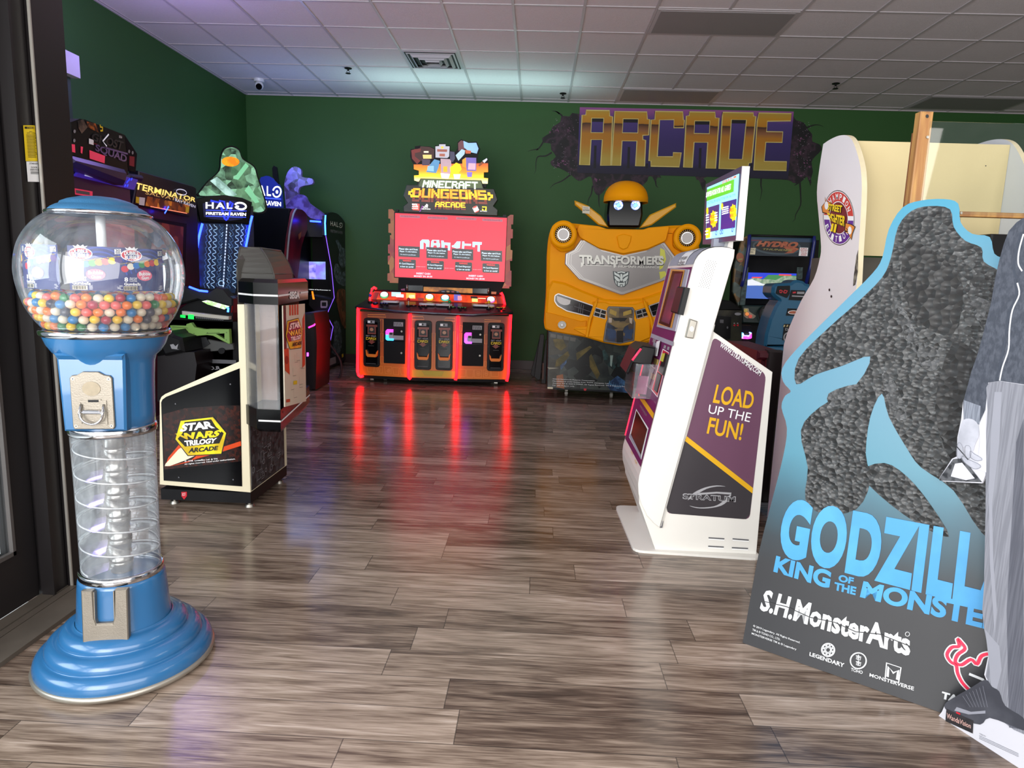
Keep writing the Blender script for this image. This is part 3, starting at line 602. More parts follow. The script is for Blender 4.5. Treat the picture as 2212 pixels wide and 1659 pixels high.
# gumballs: the ones that show, each its own object
def gmat(cn, hx): return M('gumball_'+cn, hx, .28, var=.08, sc=60, coat=.2)
GC = [('orange', 'ee7a1c'), ('yellow', 'ecc420'), ('white', 'ded2b8'), ('blue', '1c78b4'), ('green', '1c7a3c'), ('coral', 'e8645c'), ('crimson', 'a8243c'), ('dark grey', '3a3440'), ('orange', 'ee7a1c'), ('coral', 'e8645c'), ('blue', '1c78b4'), ('yellow', 'ecc420'), ('white', 'ded2b8')]
br = .0132; protos = {}
def gumball(x, y, z):
    cn, hx = R.choice(GC)
    if cn not in protos:
        b = G(); b.ball((0, 0, 0), br, gmat(cn.replace(' ', '_'), hx), 18, 11, (1, 1, .94)); me = b.build('gumball'); protos[cn] = me; o = me
        for v in me.data.vertices: pass
        me.location = (0, 0, 0); me['o0'] = me['o'][2]; del me['o']
        tag(me, cn+' gumball in the mixed pile inside the clear globe', 'gumball', cn+' gumballs in the globe')
    else: o = protos[cn].copy(); COL.objects.link(o)
    o.location = (x, y, z+protos[cn]['o0']); return o
cnt = 0; pv = math.atan2(-GY, -GX)               # direction from the machine to the viewer
pile = []
for L_ in range(4):
    z = 1.098+L_*.0215; ro = min(grad(z-.008), grad(z))-br-.0015
    if L_ == 0: ro = min(ro, .156)
    n_ = int(2*math.pi*ro/(br*2.04))
    for i in range(n_):
        a = 2*math.pi*(i+.5*(L_ % 2))/n_+L_*.37; d = math.cos(a-pv)
        x, y, zz_ = GX+ro*math.cos(a), GY+ro*math.sin(a), z+R.uniform(-.001, .002)
        if d > -.25: gumball(x, y, zz_); cnt += 1
        else: pile.append((x, y, zz_))
for ring_, (ro, z) in enumerate(((.176, 1.181), (.149, 1.180), (.122, 1.181), (.095, 1.182), (.068, 1.183), (.041, 1.182))):
    n_ = int(2*math.pi*ro/(br*2.08))
    for i in range(n_):
        a = 2*math.pi*(i+R.random()*.12)/n_+ring_
        if cnt < 296: gumball(GX+ro*math.cos(a), GY+ro*math.sin(a), z+R.uniform(-.002, .003)); cnt += 1
b = G()
for L_ in range(4):
    z = 1.098+L_*.0215; ro = grad(z)-br-.002-.026
    if L_ == 0: ro = .124
    while ro > .02:
        if ro < .075 and L_ < 3: break
        n_ = int(2*math.pi*ro/(br*2.05))
        for i in range(n_): a = 2*math.pi*i/n_+ro*77; pile.append((GX+ro*math.cos(a), GY+ro*math.sin(a), z))
        ro -= .0268
for p in pile: b.ball(p, br, gmat(*(lambda c: (c[0].replace(' ', '_'), c[1]))(R.choice(GC))), 8, 5)
b.build('gumball_fill', None, 'mass of mixed gumballs buried in the middle of the globe', 'gumballs', None, 'stuff')
# ================================================================ star trilogy cabinet with tower (left middle)
zA, zB, zC_, zD, zE, zF = Zm(340, 820, 5.53), Zm(330, 520, 2.764), Zm(340, 560, 5.53), Zm(400, 290, 4.366), Zm(140, 220, 4.366), Zm(600, 440, 3.605)
YS = 3.40; fp = PY(YS)
cr_ = onY(*zA([(1115, 1350)])[0], YS); XS = cr_.x
sw = thing('arcade_cabinet', (XS-.25, YS+.28, 0), 'cream and black arcade cabinet with a clear display tower, just right of the gumball machine', 'arcade machine')
g = G(); g.pp(fp, zB([(42, 955), (52, 932), (75, 915), (515, 722), (505, 380), (548, 380), (583, 1503), (42, 1455)]), CREAM, 0, th=.53); g.build('body', sw)
bx0 = onY(*zB([(42, 1455)])[0], YS).x; zb = onY(*zA([(1100, 1352)])[0], YS).z
g = G(); g.box((bx0, YS+.006, .032), (XS-.004, YS+.53, zb-.002), BLK)
g.pp(PY(YS+.006), zA([(286, 1342), (352, 1340), (352, 1392), (319, 1434), (287, 1394)]), REDP, .002)
g.text(PY(YS+.006), 'LIVE', zA([(300, 1352), (338, 1351), (338, 1364), (300, 1365)]), WPR, .003); g.text(PY(YS+.006), 'PLAY', zA([(300, 1370), (338, 1369), (338, 1384), (300, 1385)]), WPR, .003)
g.build('plinth', sw)
SPK = Mart('ember_starfield', ['060404', '0c0504', '1c0806', '3a1206', '0a0504', '8a3a10'], 60, .22)
g = G(); g.pp(fp, zB([(50, 965), (58, 948), (80, 932), (518, 762), (533, 1467), (65, 1432)]), GLB, .003, th=.004)
g.pp(fp, zA([(68, 415), (330, 342), (700, 312), (985, 308), (1000, 975), (80, 1075)]), SPK, .004)
g.pp(fp, zA([(130, 930), (270, 762), (300, 800), (240, 880), (95, 1030)]), M('comet_orange', 'c8400c', .3, em=.05), .0045)
g.pp(fp, zA([(380, 985), (470, 905), (640, 850), (995, 735), (1000, 790), (780, 860), (560, 920), (110, 1046)]), M('comet_orange', 'c8400c'), .0045)
g.pp(fp, zA([(88, 1034), (96, 1008), (250, 835), (300, 800), (350, 900), (470, 900), (330, 965), (150, 1032)]), M('comet_white', 'f4dcc0', .3), .005)
LY, LW = M('logo_yellow', 'f0d818', .3, c2='c8a810', sc=9), M('logo_white', 'f2efe6', .3)
def swlogo(g, pl, z, o=.006):
    hexo = [(268, 484), (668, 438), (832, 642), (770, 893), (362, 915), (206, 712)]
    g.pp(pl, z(hexo), INK, o); g.pp(pl, z([(278, 494), (662, 449), (820, 640), (762, 884), (368, 905), (216, 712)]), LY, o+.001)
    g.pp(pl, z([(324, 508), (642, 474), (700, 566), (792, 640), (740, 762), (330, 800), (242, 708), (300, 640)]), M('logo_black', '140e08', .3), o+.002)
    g.text(pl, 'STAR', z([(322, 520), (650, 490), (700, 575), (270, 622)]), LW, o+.003, .05); g.text(pl, 'WARS', z([(222, 642), (800, 592), (720, 682), (320, 716)]), LY, o+.003, .05)
    g.text(pl, 'TRILOGY', z([(330, 725), (725, 690), (700, 752), (345, 792)]), LW, o+.003, .05); g.text(pl, 'ARCADE', z([(392, 812), (738, 786), (726, 838), (378, 872)]), INK, o+.003, .04)
swlogo(g, fp, zA)
g.text(fp, '© 1998  Lucasfilm Ltd. & TM.', zA([(332, 962), (730, 932), (730, 950), (332, 982)]), WPR, .006, .01); g.text(fp, 'All rights reserved. Used under authorization.', zA([(330, 1000), (936, 934), (936, 956), (330, 1020)]), WPR, .006, .01)
for a, b in ((215, 290), (255, 1168), (905, 1195), (870, 55)): g.pp(fp, zA(el(a, b, 9, 9, 10)), GRY, .006)
g.build('side_artwork', sw, 'glossy black side panel with ember starfield print')
sp_ = Pl((XS, 0, 0), (0, 1, 0))
g = G(); MECH = Mart('machinery_print', ['1a1a1c', '2c2c30', '151517', '4a4a4e', '222226', '9a9a9e'], 38, .5)
ya, yb_ = YS+.0, YS+.50; zt = onX(*zA([(1550, 545)])[0], XS).z
g.pu(sp_, [(YS+.01, zb+.01), (YS+.48, zb+.01), (YS+.48, zb+.52), (YS+.01, zb+.52)], MECH, .003, th=.003)
LG = M('print_light_grey', '8c8c90', .5)
for k in range(46):
    u, v = YS+R.uniform(.03, .42), zb+R.uniform(.03, .46); w, h = R.uniform(.01, .05), R.uniform(.008, .06)
    if R.random() < .25: g.line(sp_, el(u, v, w*.4, w*.4, 14), .003, LG, .0045, True, True)
    else: g.line(sp_, [(u, v), (u+w, v), (u+w, v+h), (u, v+h)], .0025, LG if k % 3 else INK, .0045, R.random() < .6, True)
g.build('rear_artwork', sw, 'grey machinery print')
for (x, y) in ((XS-.03, YS+.05), (XS-.03, YS+.47), (bx0+.05, YS+.05)):
    g = G(); g.cyl((x, y, 0), (x, y, .014), .026, STEEL, 20, .02); g.cyl((x, y, .014), (x, y, .034), .011, STEEL, 12); g.build('foot', sw, 'metal levelling foot')
YT, YR = 3.29, 4.04
P1, P2, P3, P0 = onY(555, 929, YT), onY(607, 929, YT), onY(669, 889, YR), onY(533, 930, YS-.002)
P4 = Vector((P0.x, YR, 0)); zr0, zr1 = P2.z, onY(607, 886, YT).z; zc1, zc0 = onY(601, 612, YT).z, onY(601, 659, YT).z
FT = [(P0.x, P0.y), (P1.x, P1.y), (P2.x, P2.y), (P3.x, P3.y), (P4.x, P4.y)]
def prism(g, ft, z0, z1, m, top=None):
    n = len(ft); t2 = top or ft; g.add([(x, y, z0) for x, y in ft]+[(x, y, z1) for x, y in t2], [tuple(range(n-1, -1, -1)), tuple(range(n, 2*n))]+[(i, (i+1) % n, n+(i+1) % n, n+i) for i in range(n)], m)
def inset(ft, d):
    cx, cy = sum(p[0] for p in ft)/len(ft), sum(p[1] for p in ft)/len(ft); return [(cx+(x-cx)*(1-d), cy+(y-cy)*(1-d)) for x, y in ft]
L_, Mm, Rt = PV(FT[0], FT[1]), PV(FT[1], FT[2]), PV(FT[2], FT[3])
g = G(); prism(g, FT, zr0, zr1, GLB); prism(g, inset(FT, .12), zr0-.02, zr0, GLB, FT)
def stripe(pl, a, b, z0, z1, m=WPR):
    A, B = Vector((*a, 0)), Vector((*b, 0)); u0, u1 = (A-pl.O).dot(pl.U), (B-pl.O).dot(pl.U); g.pu(pl, [(u0, z0), (u1, z0), (u1, z1), (u0, z1)], m, .002)
zm = (zr0+zr1)/2
mid1 = (FT[1][0]*.92+FT[2][0]*.08, FT[1][1])
stripe(Mm, mid1, FT[2], zm-.011, zm-.002); stripe(Rt, FT[2], FT[3], zm-.011, zm-.002)
for u in (.06, .4, .68): g.pu(Rt, el(u, zr1-.022, .006, .006, 10), GRY, .003)
g.build('lower_ring', sw, 'black tray ring with a white stripe')
g = G(); FC = [(FT[0][0]-.03, FT[0][1]+.02)]+FT[1:]
prism(g, FC, zc0, zc1, GLB); prism(g, FC, zc1, zc1+.018, GLB, inset(FC, .09))
zm = zc0+(zc1-zc0)*.42
stripe(PV(FC[0], FC[1]), FC[0], FC[1], zm-.004, zm+.005); stripe(Mm, FC[1], FC[2], zm-.004, zm+.005); stripe(Rt, FC[2], (FC[2][0]*.66+FC[3][0]*.34, FC[2][1]*.66+FC[3][1]*.34), zm-.004, zm+.005)
stripe(Rt, (FC[2][0]*.3+FC[3][0]*.7, FC[2][1]*.3+FC[3][1]*.7), FC[3], zm-.004, zm+.005)
g.text(Rt, 'SEGA', zB([(814, 304), (873, 301), (873, 345), (814, 348)]), WPR, .003, .06); g.build('top_cap', sw, 'glossy black cap with a white stripe')
g = G(); CASE = Mclear('display_case_plastic', (.94, .94, .96), .06, .04, .05)
for a, b in ((0, 1), (1, 2)):
    (ax, ay), (bx, by) = FT[a], FT[b]; pl = PV(FT[a], FT[b]); ln = math.hypot(bx-ax, by-ay)
    g.pu(pl, [(.003, zr1), (ln-.003, zr1), (ln-.003, zc0), (.003, zc0)], CASE, -.004, th=.004)
g.build('display_case', sw, 'clear display case')
g = G(); ply = M('case_backing_pink_cream', 'c8b0a4', .5, var=.06, sc=3)
xb, yb2 = FT[0][0]+.02, YS+.10
g.box((P0.x+.006, YS+.14, zr1), (XS+.10, YS+.16, zc0), ply); g.box((P0.x+.005, YS+.03, zr1), (P0.x+.03, YS+.13, zc0), M('case_post_cream', 'd8c9a6', .5))
g.box((P0.x+.005, YS+.16, zr1), (XS+.10, YS+.5, zc0), BLK); g.build('case_backing', sw, 'cream and pink boards behind the case')
g = G(); ln = math.hypot(FT[3][0]-FT[2][0], FT[3][1]-FT[2][1])
pq = zB([(778, 388), (908, 376), (916, 958), (790, 992)])
PCR, POR, PGY = M('poster_cream', 'dcd3bd', .45, var=.05), M('poster_orange', 'c84a28', .4), M('poster_grey_line', '8a8576', .5)
g.pp(Rt, pq, PCR, .004, th=.006)
for i in range(4): g.pp(Rt, sub(pq, .28+.115*i, .0, .36+.115*i, .105), POR, .005)
g.pp(Rt, sub(pq, 0, 0, .13, .45), M('poster_black', '1c1c1e', .4), .0045)
g.pp(Rt, zB([(783, 650), (812, 640), (818, 800), (790, 775)]), POR, .005); g.pp(Rt, zB([(893, 470), (907, 430), (910, 740), (893, 760)]), POR, .005)
g.pp(Rt, el(*zB([(800, 712)])[0], 4, 9, 20), M('poster_dark_red', '7a2412', .4), .0055)
for i in range(9):
    a, b = R.uniform(.1, .8), R.uniform(.45, .9); g.line(Rt, [lerpq(pq, a, b), lerpq(pq, a, b+.08), lerpq(pq, a+.15, b+.08)], .0025, PGY, .0055)
g.pp(Rt, zB([(840, 838), (862, 834), (862, 856), (840, 860)]), YPR, .0058); g.pp(Rt, zB([(797, 948), (820, 944), (820, 962), (797, 966)]), POR, .0058)
hz = lambda p: zB([(793+(a-206)*(104/626), 460+(b-438)*(190/477)) for a, b in p])
swlogo(g, Rt, hz, .006)
g.build('tower_poster', sw, 'cream and orange space print with the hexagonal logo')
VIN = M('grey_vinyl', '45423e', .5, var=.1, sc=5, bump=.1, bsc=14)
g = G(); t0, t1, t2 = onY(517, 548, 3.5), onY(560, 536, 3.46), onY(617, 543, 3.98)
bb = [onY(512, 606, 3.44), onY(597, 603, 3.38), onY(636, 601, 4.0)]
zb_ = zc1+.012; bt = [(bb[0].x, 3.44), (bb[1].x, 3.36), (bb[2].x+.0, 3.98), (bb[0].x, 3.98)]
tp = [(t0.x+.005, 3.50), (t1.x, 3.48), (t2.x-.0, 3.90), (t0.x, 3.92)]; zt_ = t1.z
n_ = 6; rings_ = []
for i in range(n_+1):
    t_ = i/n_; e_ = t_**1.6; rings_.append([((1-e_)*a[0]+e_*b[0], (1-e_)*a[1]+e_*b[1], zb_+(zt_-zb_)*(t_**.9)) for a, b in zip(bt, tp)])
V = [p for r_ in rings_ for p in r_]; g.add(V, [(4*j+i, 4*j+(i+1) % 4, 4*(j+1)+(i+1) % 4, 4*(j+1)+i) for j in range(n_) for i in range(4)]+[tuple(range(4*n_, 4*n_+4))], VIN)
for i in range(3): g.tube([r_[i] for r_ in rings_], .004, VIN, 6)
g.tube([tuple(a) for a in rings_[1]], .003, VIN, 6, True); g.tube([tuple(a) for a in rings_[-1]], .006, VIN, 6, True)
g.build('headrest', sw, 'grey vinyl padded top')
g = G(); a_, b_ = onY(502, 566, 3.45), onY(512, 768, 3.45)
pc = [(P0.x-.055, 3.46), (P0.x-.028, 3.42), (P0.x-.004, 3.46), (P0.x-.004, 3.98), (P0.x-.028, 4.0), (P0.x-.055, 3.96)]
prism(g, pc, b_.z+.03, zt_-.06, VIN); prism(g, pc, zt_-.06, zt_-.02, VIN, inset(pc, .3)); prism(g, inset(pc, .3), b_.z, b_.z+.03, VIN, pc); g.build('backrest', sw, 'long grey vinyl back cushion')
# ================================================================ ghost shooter cabinet, far left
pg = PX(-3.0); PUR = M('deep_purple_plastic', '241a44', .35, var=.15); PUR2 = M('violet_blue_panel', '3a2aa8', .3, em=.25)
def onp(pl, pts): return [pl.w(*p) for p in pts]
gs = thing('arcade_cabinet', (-3.4, 4.6, 0), 'dark shooting game cabinet behind the gumball globe with a black angular marquee', 'arcade machine')
ya_, yb_ = onX(*zE([(60, 600)])[0], -3.0).y, onX(*zE([(655, 850)])[0], -3.0).y
zt_ = min(onX(*zE([(640, 840)])[0], -3.0).z, 1.95)
g = G(); g.box((-3.9, ya_, 0), (-3.02, yb_-.02, onX(*zE([(400, 760)])[0], -3.0).z), PUR); g.build('body', gs)
g = G(); g.pp(pg, zE([(60, 190), (140, 160), (195, 168), (565, 312), (600, 690), (230, 560), (70, 500)]), BLK, .02, th=.5)
g.pp(pg, zE([(205, 185), (290, 205), (320, 290), (215, 240)]), M('fire_print', 'c86a18', .4, c2='3a1408', sc=20), .024)
g.pp(pg, zE([(120, 180), (175, 165), (215, 240), (160, 300), (130, 250)]), M('dusky_print', '6a5648', .4, c2='181214', sc=14), .023)
g.line(pg, zE([(300, 215), (300, 235), (322, 240), (322, 270), (302, 272)]), .012, YPR, .025)
CHM = M('chrome_violet_letters', '6c5c9c', .25, .6)
g.text(pg, 'GHOST', zE([(225, 290), (525, 375), (505, 455), (215, 360)]), M('dark_chrome_letters', '38363c', .25, .6), .026, .03); g.text(pg, 'SQUAD', zE([(255, 395), (555, 505), (545, 585), (250, 470)]), CHM, .026, .03)
g.line(pg, zE([(340, 430), (560, 490)]), .012, CHM, .026); g.text(pg, 'SEGA', zE([(478, 315), (508, 323), (506, 345), (477, 337)]), WPR, .026)
g.line(pg, zE([(378, 305), (322, 370), (360, 418)]), .010, M('silver_slash', 'e0e0ea', .2, em=.3), .027)
g.pp(pg, zE([(232, 455), (380, 510), (375, 580), (235, 535)]), M('hot_pink_print', 'e03a5c', .35, em=.25), .025); g.pp(pg, zE([(62, 398), (95, 402), (100, 480), (60, 470)]), M('hot_pink_print', 'e03a5c'), .025)
for a, b in ((93, 278), (90, 365)): g.pp(pg, zE(el(a, b, 11, 17, 14)), LG, .025)
g.pp(pg, zE([(150, 420), (172, 425), (165, 490), (150, 480)]), M('hot_pink_print', 'e03a5c'), .025)
g.pp(pg, zE([(228, 345), (272, 360), (272, 408), (228, 395)]), WPR, .025); g.text(pg, 'FOR SALE', zE([(232, 385), (268, 396), (268, 405), (232, 394)]), REDP, .027)
g.build('marquee', gs, 'black marquee with dark chrome lettering')
g = G(); g.pp(pg, zE([(568, 316), (682, 490), (668, 662), (602, 650)]), BLKM, -.02, th=.04)
for a, b in ((607, 468), (640, 480)): g.pp(pg, zE(el(a, b, 9, 17, 14)), LG, -.018)
g.pp(pg, zE([(610, 510), (658, 518), (655, 612), (608, 600)]), M('dull_red', '8a2430', .5), -.018); g.build('side_wing', gs)
g = G(); g.pp(pg, zE([(70, 500), (600, 640), (610, 700), (590, 790), (500, 760), (72, 600)]), PUR, .10, th=.3, bev=.03); g.pp(pg, zE([(605, 670), (750, 695), (765, 725), (745, 755), (600, 730)]), PUR, .0, th=.3, bev=.02); g.build('canopy_bar', gs)
g = G(); g.pp(pg, zE([(150, 640), (240, 612), (690, 735), (655, 830), (100, 700)]), PUR2, .006, th=.02)
g.pp(pg, zE([(215, 632), (462, 700), (435, 757), (192, 697)]), M('pale_lilac_sign', 'b4b0dc', .4, em=.5), .011, th=.004); g.text(pg, 'SEGA', zE([(288, 678), (356, 695), (350, 722), (284, 706)]), M('sign_blue', '3060c0', .4, em=.2), .014, .04)
for a, b in ((590, 755), (607, 735), (630, 730), (570, 790), (592, 790)): g.pp(pg, zE(el(a, b, 7, 16, 12, 25)), M('vent_blue', '2848ff', .3, em=.6), .010)
g.pp(pg, zE([(78, 812), (262, 845), (262, 898), (85, 872)]), M('hot_pink_print', 'e03a5c'), .012); g.line(pg, zE([(85, 845), (215, 865)]), .02, GRY, .014)
g.build('sign_panel', gs, 'violet lit sign strip')
g = G(); p_ = onX(310, 680, -2.98); g.box((-3.01, ya_+.1, .55), (-2.9, yb_-.3, 1.35), GLB); g.pp(PX(-2.9), [(215, 470), (290, 490), (292, 560), (215, 560)], Mart('dim_game_picture', ['2c0c14', '70222c', '1c0a18', '9a4a50', '180818'], 9, .3, em=.5), .002); g.build('screen', gs)
# ================================================================ robot war cabinet next to it
pt_ = PX(-3.2); tm = thing('arcade_cabinet', (-3.6, 6.0, 0), 'tall purple-lit shooting cabinet with an orange cityscape marquee, left of the green topper', 'arcade machine')
y0_, y1_ = onX(292, 420, -3.2).y+.01, onX(424, 420, -3.2).y; zt_ = onX(424, 408, -3.2).z
g = G(); g.box((-3.92, y0_, 0), (-3.2, y1_, zt_), M('purple_black_shell', '15102a', .3, var=.2)); g.build('body', tm)
g = G(); g.pp(pt_, zE([(700, 650), (1215, 795), (1245, 815), (1235, 845), (1215, 880), (1180, 1085), (640, 965), (680, 755), (700, 740)]), M('purple_black_shell', '15102a'), .04, th=.08, bev=.008)
CIT = Mart('burning_city_print', ['140a10', '3a1c18', '8a4418', '1a0e18', 'c87828', '241018'], 16, .3, em=.35, stretch=(1, 1.2, .8))
g.pp(pt_, zE([(690, 762), (1195, 890), (1165, 1058), (655, 958)]), M('night_purple_print', '1a1226', .3, em=.05), .044); g.pp(pt_, zE([(780, 890), (1178, 975), (1165, 1058), (760, 980)]), CIT, .046)
g.text(pt_, 'TERMINATOR', zE([(610, 755), (1190, 905), (1180, 945), (600, 820)]), M('gold_letters', 'f0d070', .3, em=.9), .05, .02); g.text(pt_, 'SALVATION', zE([(705, 838), (1130, 930), (1125, 958), (700, 868)]), M('pale_gold_letters', 'c8a060', .3, em=.6), .05, .0)
g.pp(pt_, zE([(703, 898), (757, 905), (750, 980), (700, 970)]), WPR, .05); g.pp(pt_, zE([(672, 893), (702, 900), (700, 960), (668, 950)]), YPR, .05); g.pp(pt_, zE([(1142, 990), (1175, 995), (1168, 1048), (1138, 1042)]), YPR, .05)
g.text(pt_, 'RAY RAVEN', zE([(985, 905), (1180, 975), (1178, 1000), (985, 935)]), M('reflected_letters', 'd0d4e8', .3, em=.5), .052, .01)
g.line(pt_, zE(el(1045, 850, 50, 26, 24, 12)), .008, M('reflected_letters', 'd0d4e8'), .052, True)
g.line(pt_, zE([(750, 985), (1100, 1050)]), .006, M('pink_glow_edge', 'f08060', .3, em=1.2), .05)
g.build('marquee', tm, 'lit marquee of a burning city')
g = G(); g.pp(pt_, zE([(830, 1095), (1150, 1150), (1135, 1660), (700, 1660)]), BLKM, .003, th=.01); g.pp(pt_, zE([(860, 1130), (1120, 1180), (1105, 1660), (760, 1660)]), Mart('dark_red_scene', ['1a0c0c', '4a1c18', '2a1210', '74342a', '120a0c'], 7, .3, em=.25), .006)
g.build('screen', tm)
BL = M('blue_led', '1428ff', .3, em=20); BL2 = M('azure_led', '2a5cff', .3, em=9)
g = G(); g.line(pt_, zE([(915, 985), (900, 1010), (875, 1050)]), .012, BL, .06); g.build('led_strip', tm, 'blue led spots')
# ================================================================ halo-lettered cabinet with lit column
ha, hb = onY(427, 440, 6.75), onY(544, 440, 7.12); ph = PV((ha.x, ha.y), (hb.x, hb.y))
hl = thing('arcade_cabinet', (ha.x+.1, ha.y+.5, 0), 'cabinet with a blue-lit circuit pattern column under a green faceted topper', 'arcade machine')
zt_ = ph.w(*zD([(105, 600)])[0]).z
g = G(); q_ = onp(ph, zD([(85, 600), (640, 640)])); dirb = Vector((-.35, .75, 0)).normalized()
a0_, b0_ = q_[0], q_[1]; DK = M('cabinet_black_blue', '0c0e18', .3, var=.2)
g.poly([(a0_.x, a0_.y, 0), (b0_.x, b0_.y, 0), (b0_.x, b0_.y, zt_-.03), (a0_.x, a0_.y, zt_-.03)], DK, th=.75, N=ph.N); g.build('body', hl)
g = G(); g.pp(ph, zD([(100, 612), (200, 585), (370, 573), (540, 600), (632, 640), (605, 855), (480, 835), (365, 835), (230, 830), (140, 825)]), GLB, .08, th=.08, bev=.006)
g.pp(ph, zD([(165, 655), (250, 625), (450, 625), (560, 655), (540, 800), (430, 815), (250, 800), (175, 780)]), M('marquee_deep_blue', '0a0c40', .3, em=.25), .084)
for pts in ([(212, 632), (300, 650), (345, 800), (358, 812), (372, 800), (420, 655), (400, 640), (360, 720), (340, 640), (300, 630), (310, 700)],): g.line(ph, zD(pts), .02, M('emblem_blue', '2436e8', .3, em=1.0), .086)
WL = M('white_lit_letters', 'f4fbff', .3, em=1.5); BLN = M('thin_blue_line', '3a50ff', .3, em=1.5)
def halo(g, pl, z, q, mat, o):
    TL, TR, BR, BL_ = q
    g.text(pl, 'HAL', z(sub(q, 0, 0, .66, 1)), mat, o, .02, sp=1.25); c = lerpq(q, .86, .52); rx = (TR[0]-TL[0])*.135; ry = (BL_[1]-TL[1])*.5
    g.line(pl, z(el(c[0], c[1], rx, ry, 30, 8, -172, 158)), .018 if z is zD else .011, mat, o); g.pp(pl, z(el(c[0], c[1], rx*.33, ry*.35, 14)), mat, o)
halo(g, ph, zD, [(165, 645), (545, 655), (545, 708), (165, 705)], WL, .09); g.text(ph, 'FIRETEAM RAVEN', zD([(168, 737), (545, 745), (543, 775), (168, 762)]), WL, .09, .03)
g.line(ph, zD([(168, 720), (550, 728)]), .006, BLN, .088); g.line(ph, zD([(168, 775), (545, 787)]), .006, BLN, .088)
g.build('marquee', hl, 'black curved marquee with white lit lettering')
g = G(); ART = M('circuit_panel_blue', '0c1a34', .3, em=.30, c2='16304e', sc=12); TEAL = M('circuit_line_cyan', '9cc4e4', .3, em=.55); TE2 = M('circuit_line_dim', '486a94', .3, em=.35)
g.pp(ph, zD([(148, 838), (605, 852), (560, 1080), (490, 1400), (470, 1500), (120, 1440), (105, 1250), (112, 1050)]), ART, .012, th=.01)
def colx(t): return 355+t*(1-.0)
for sgn in (-1, 1):
    for ci, (dx, am, mt) in enumerate(((105, 24, TEAL), (150, 16, TEAL), (185, 10, TE2), (60, 14, TE2))):
        pts = []
        for k in range(44):
            yy = 850+k*14; x_ = 388-(yy-850)*.06+sgn*dx*(1.0-(yy-850)*.00008); pts.append((x_+(am if (k//2) % 2 else -am)*.6+(3 if k % 2 else -3), yy))
        if sgn > 0 and ci in (1, 2): pts = pts[:15]
        elif sgn > 0: pts = pts[:44]
        g.line(ph, zD(pts), .007, mt, .016)
    for k in range(11):
        yy = 870+k*54; x_ = 386-(yy-850)*.06+sgn*28; g.line(ph, zD([(x_, yy), (x_+sgn*16, yy+14), (x_+sgn*4, yy+30), (x_+sgn*18, yy+44)]), .005, TEAL if k % 2 else TE2, .017)
for k in range(20): yy = 850+k*30; g.line(ph, zD([(388-(yy-850)*.06, yy), (388-(yy-828)*.06, yy+20)]), .012, M('circuit_core', 'c4d8f4', .3, em=.7), .018)
g.line(ph, zD(el(335, 1405, 28, 24, 20)), .008, TEAL, .018, True); g.build('lit_column', hl, 'blue circuit pattern panel')
g = G(); tb = lambda pts, o: [ph.w(*p, o) for p in zD(pts)]
g.tube(tb(smooth([(162, 842), (128, 980), (108, 1130), (106, 1290), (126, 1430)], 4, False), .03), .011, BL, 8); g.build('led_strip', hl, 'glowing blue edge strip'); g = G(); g.tube(tb(smooth([(632, 770), (612, 850), (592, 960), (572, 1065)], 3, False), .03), .011, BL, 8)
g.build('led_strip', hl, 'glowing blue edge strip')
g = G()
GRN = Mart('green_facet_print', ['0c1a10', '2c5a38', '6a9a70', '14281a', '8cc89c', '1c3a22', '4c7a30'], 13, .3, em=.55)
tp_ = smooth([(125, 585), (150, 520), (215, 440), (320, 340), (335, 210), (370, 130), (440, 108), (510, 140), (545, 225), (655, 300), (690, 400), (735, 540), (775, 690), (740, 745), (640, 740), (590, 660), (370, 590)], 3)
g.pp(ph, zD(tp_), BLK, -.03, th=.03); cxx, cyy = 440, 440
g.pp(ph, zD([(cxx+(a-cxx)*.95, cyy+(b-cyy)*.955) for a, b in tp_]), GRN, -.028)
g.pp(ph, zD(el(428, 258, 84, 46, 30, 3)), M('amber_print', 'f4a010', .3, c2='e07808', em=.8, sc=14), -.024); g.pp(ph, zD([(235, 440), (300, 400), (490, 570), (440, 590), (380, 570)]), M('pale_steel_print', 'b4dccc', .3, em=.7, c2='7aa090', sc=12), -.024)
g.pp(ph, zD([(455, 420), (570, 270), (600, 300), (500, 430)]), M('light_green_print', '7cc894', .3, em=.6), -.025); g.pp(ph, zD([(560, 530), (600, 480), (700, 640), (660, 650)]), M('light_green_print', '7cc894'), -.025)
g.build('topper', hl, 'cut-out topper board in faceted greens with an amber oval')
# gun console in front of it
cp_ = PY(5.2); gc = thing('gun_console', (-2.6, 5.4, 0), 'black gun console with a green toy rifle resting on its shelf', 'game console')
a_, b_ = onY(345, 650, 5.2), onY(522, 700, 5.2)
g = G(); g.box((a_.x, 5.23, 0), (b_.x, 5.55, onY(*zC_([(600, 740)])[0], 5.2).z), BLKM); g.pp(cp_, zC_([(200, 650), (500, 420), (900, 450), (905, 1700), (0, 1700), (0, 900)]), BLKM, -.03, th=.2)
g.pp(cp_, zC_([(420, 925), (900, 1010), (910, 1080), (560, 1110), (300, 960)]), M('grey_moulding', '4a4a48', .5), .0, th=.03, bev=.005); g.pp(cp_, zC_([(400, 940), (580, 930), (625, 1010), (500, 1090), (450, 1060)]), Mart('perforated_black', ['0c0c0e', '1c1c20', '060608'], 90, .4), .01, th=.02)
g.pp(cp_, zC_(el(765, 1095, 40, 36, 22)), BLK, .012, th=.01); g.pp(cp_, zC_([(330, 1088), (420, 1080), (425, 1094), (330, 1105)]), M('green_led', '10e040', .3, em=2), .012)
g.text(cp_, 'M.O.R.', zC_([(530, 1285), (760, 1275), (770, 1320), (535, 1325)]), LG, .0, .04); g.text(cp_, 'Game', zC_([(535, 1328), (640, 1326), (640, 1342), (535, 1345)]), LG, .0)
g.line(cp_, zC_([(540, 1215), (940, 1228)]), .03, GRY, .0)
g.build('body', gc)
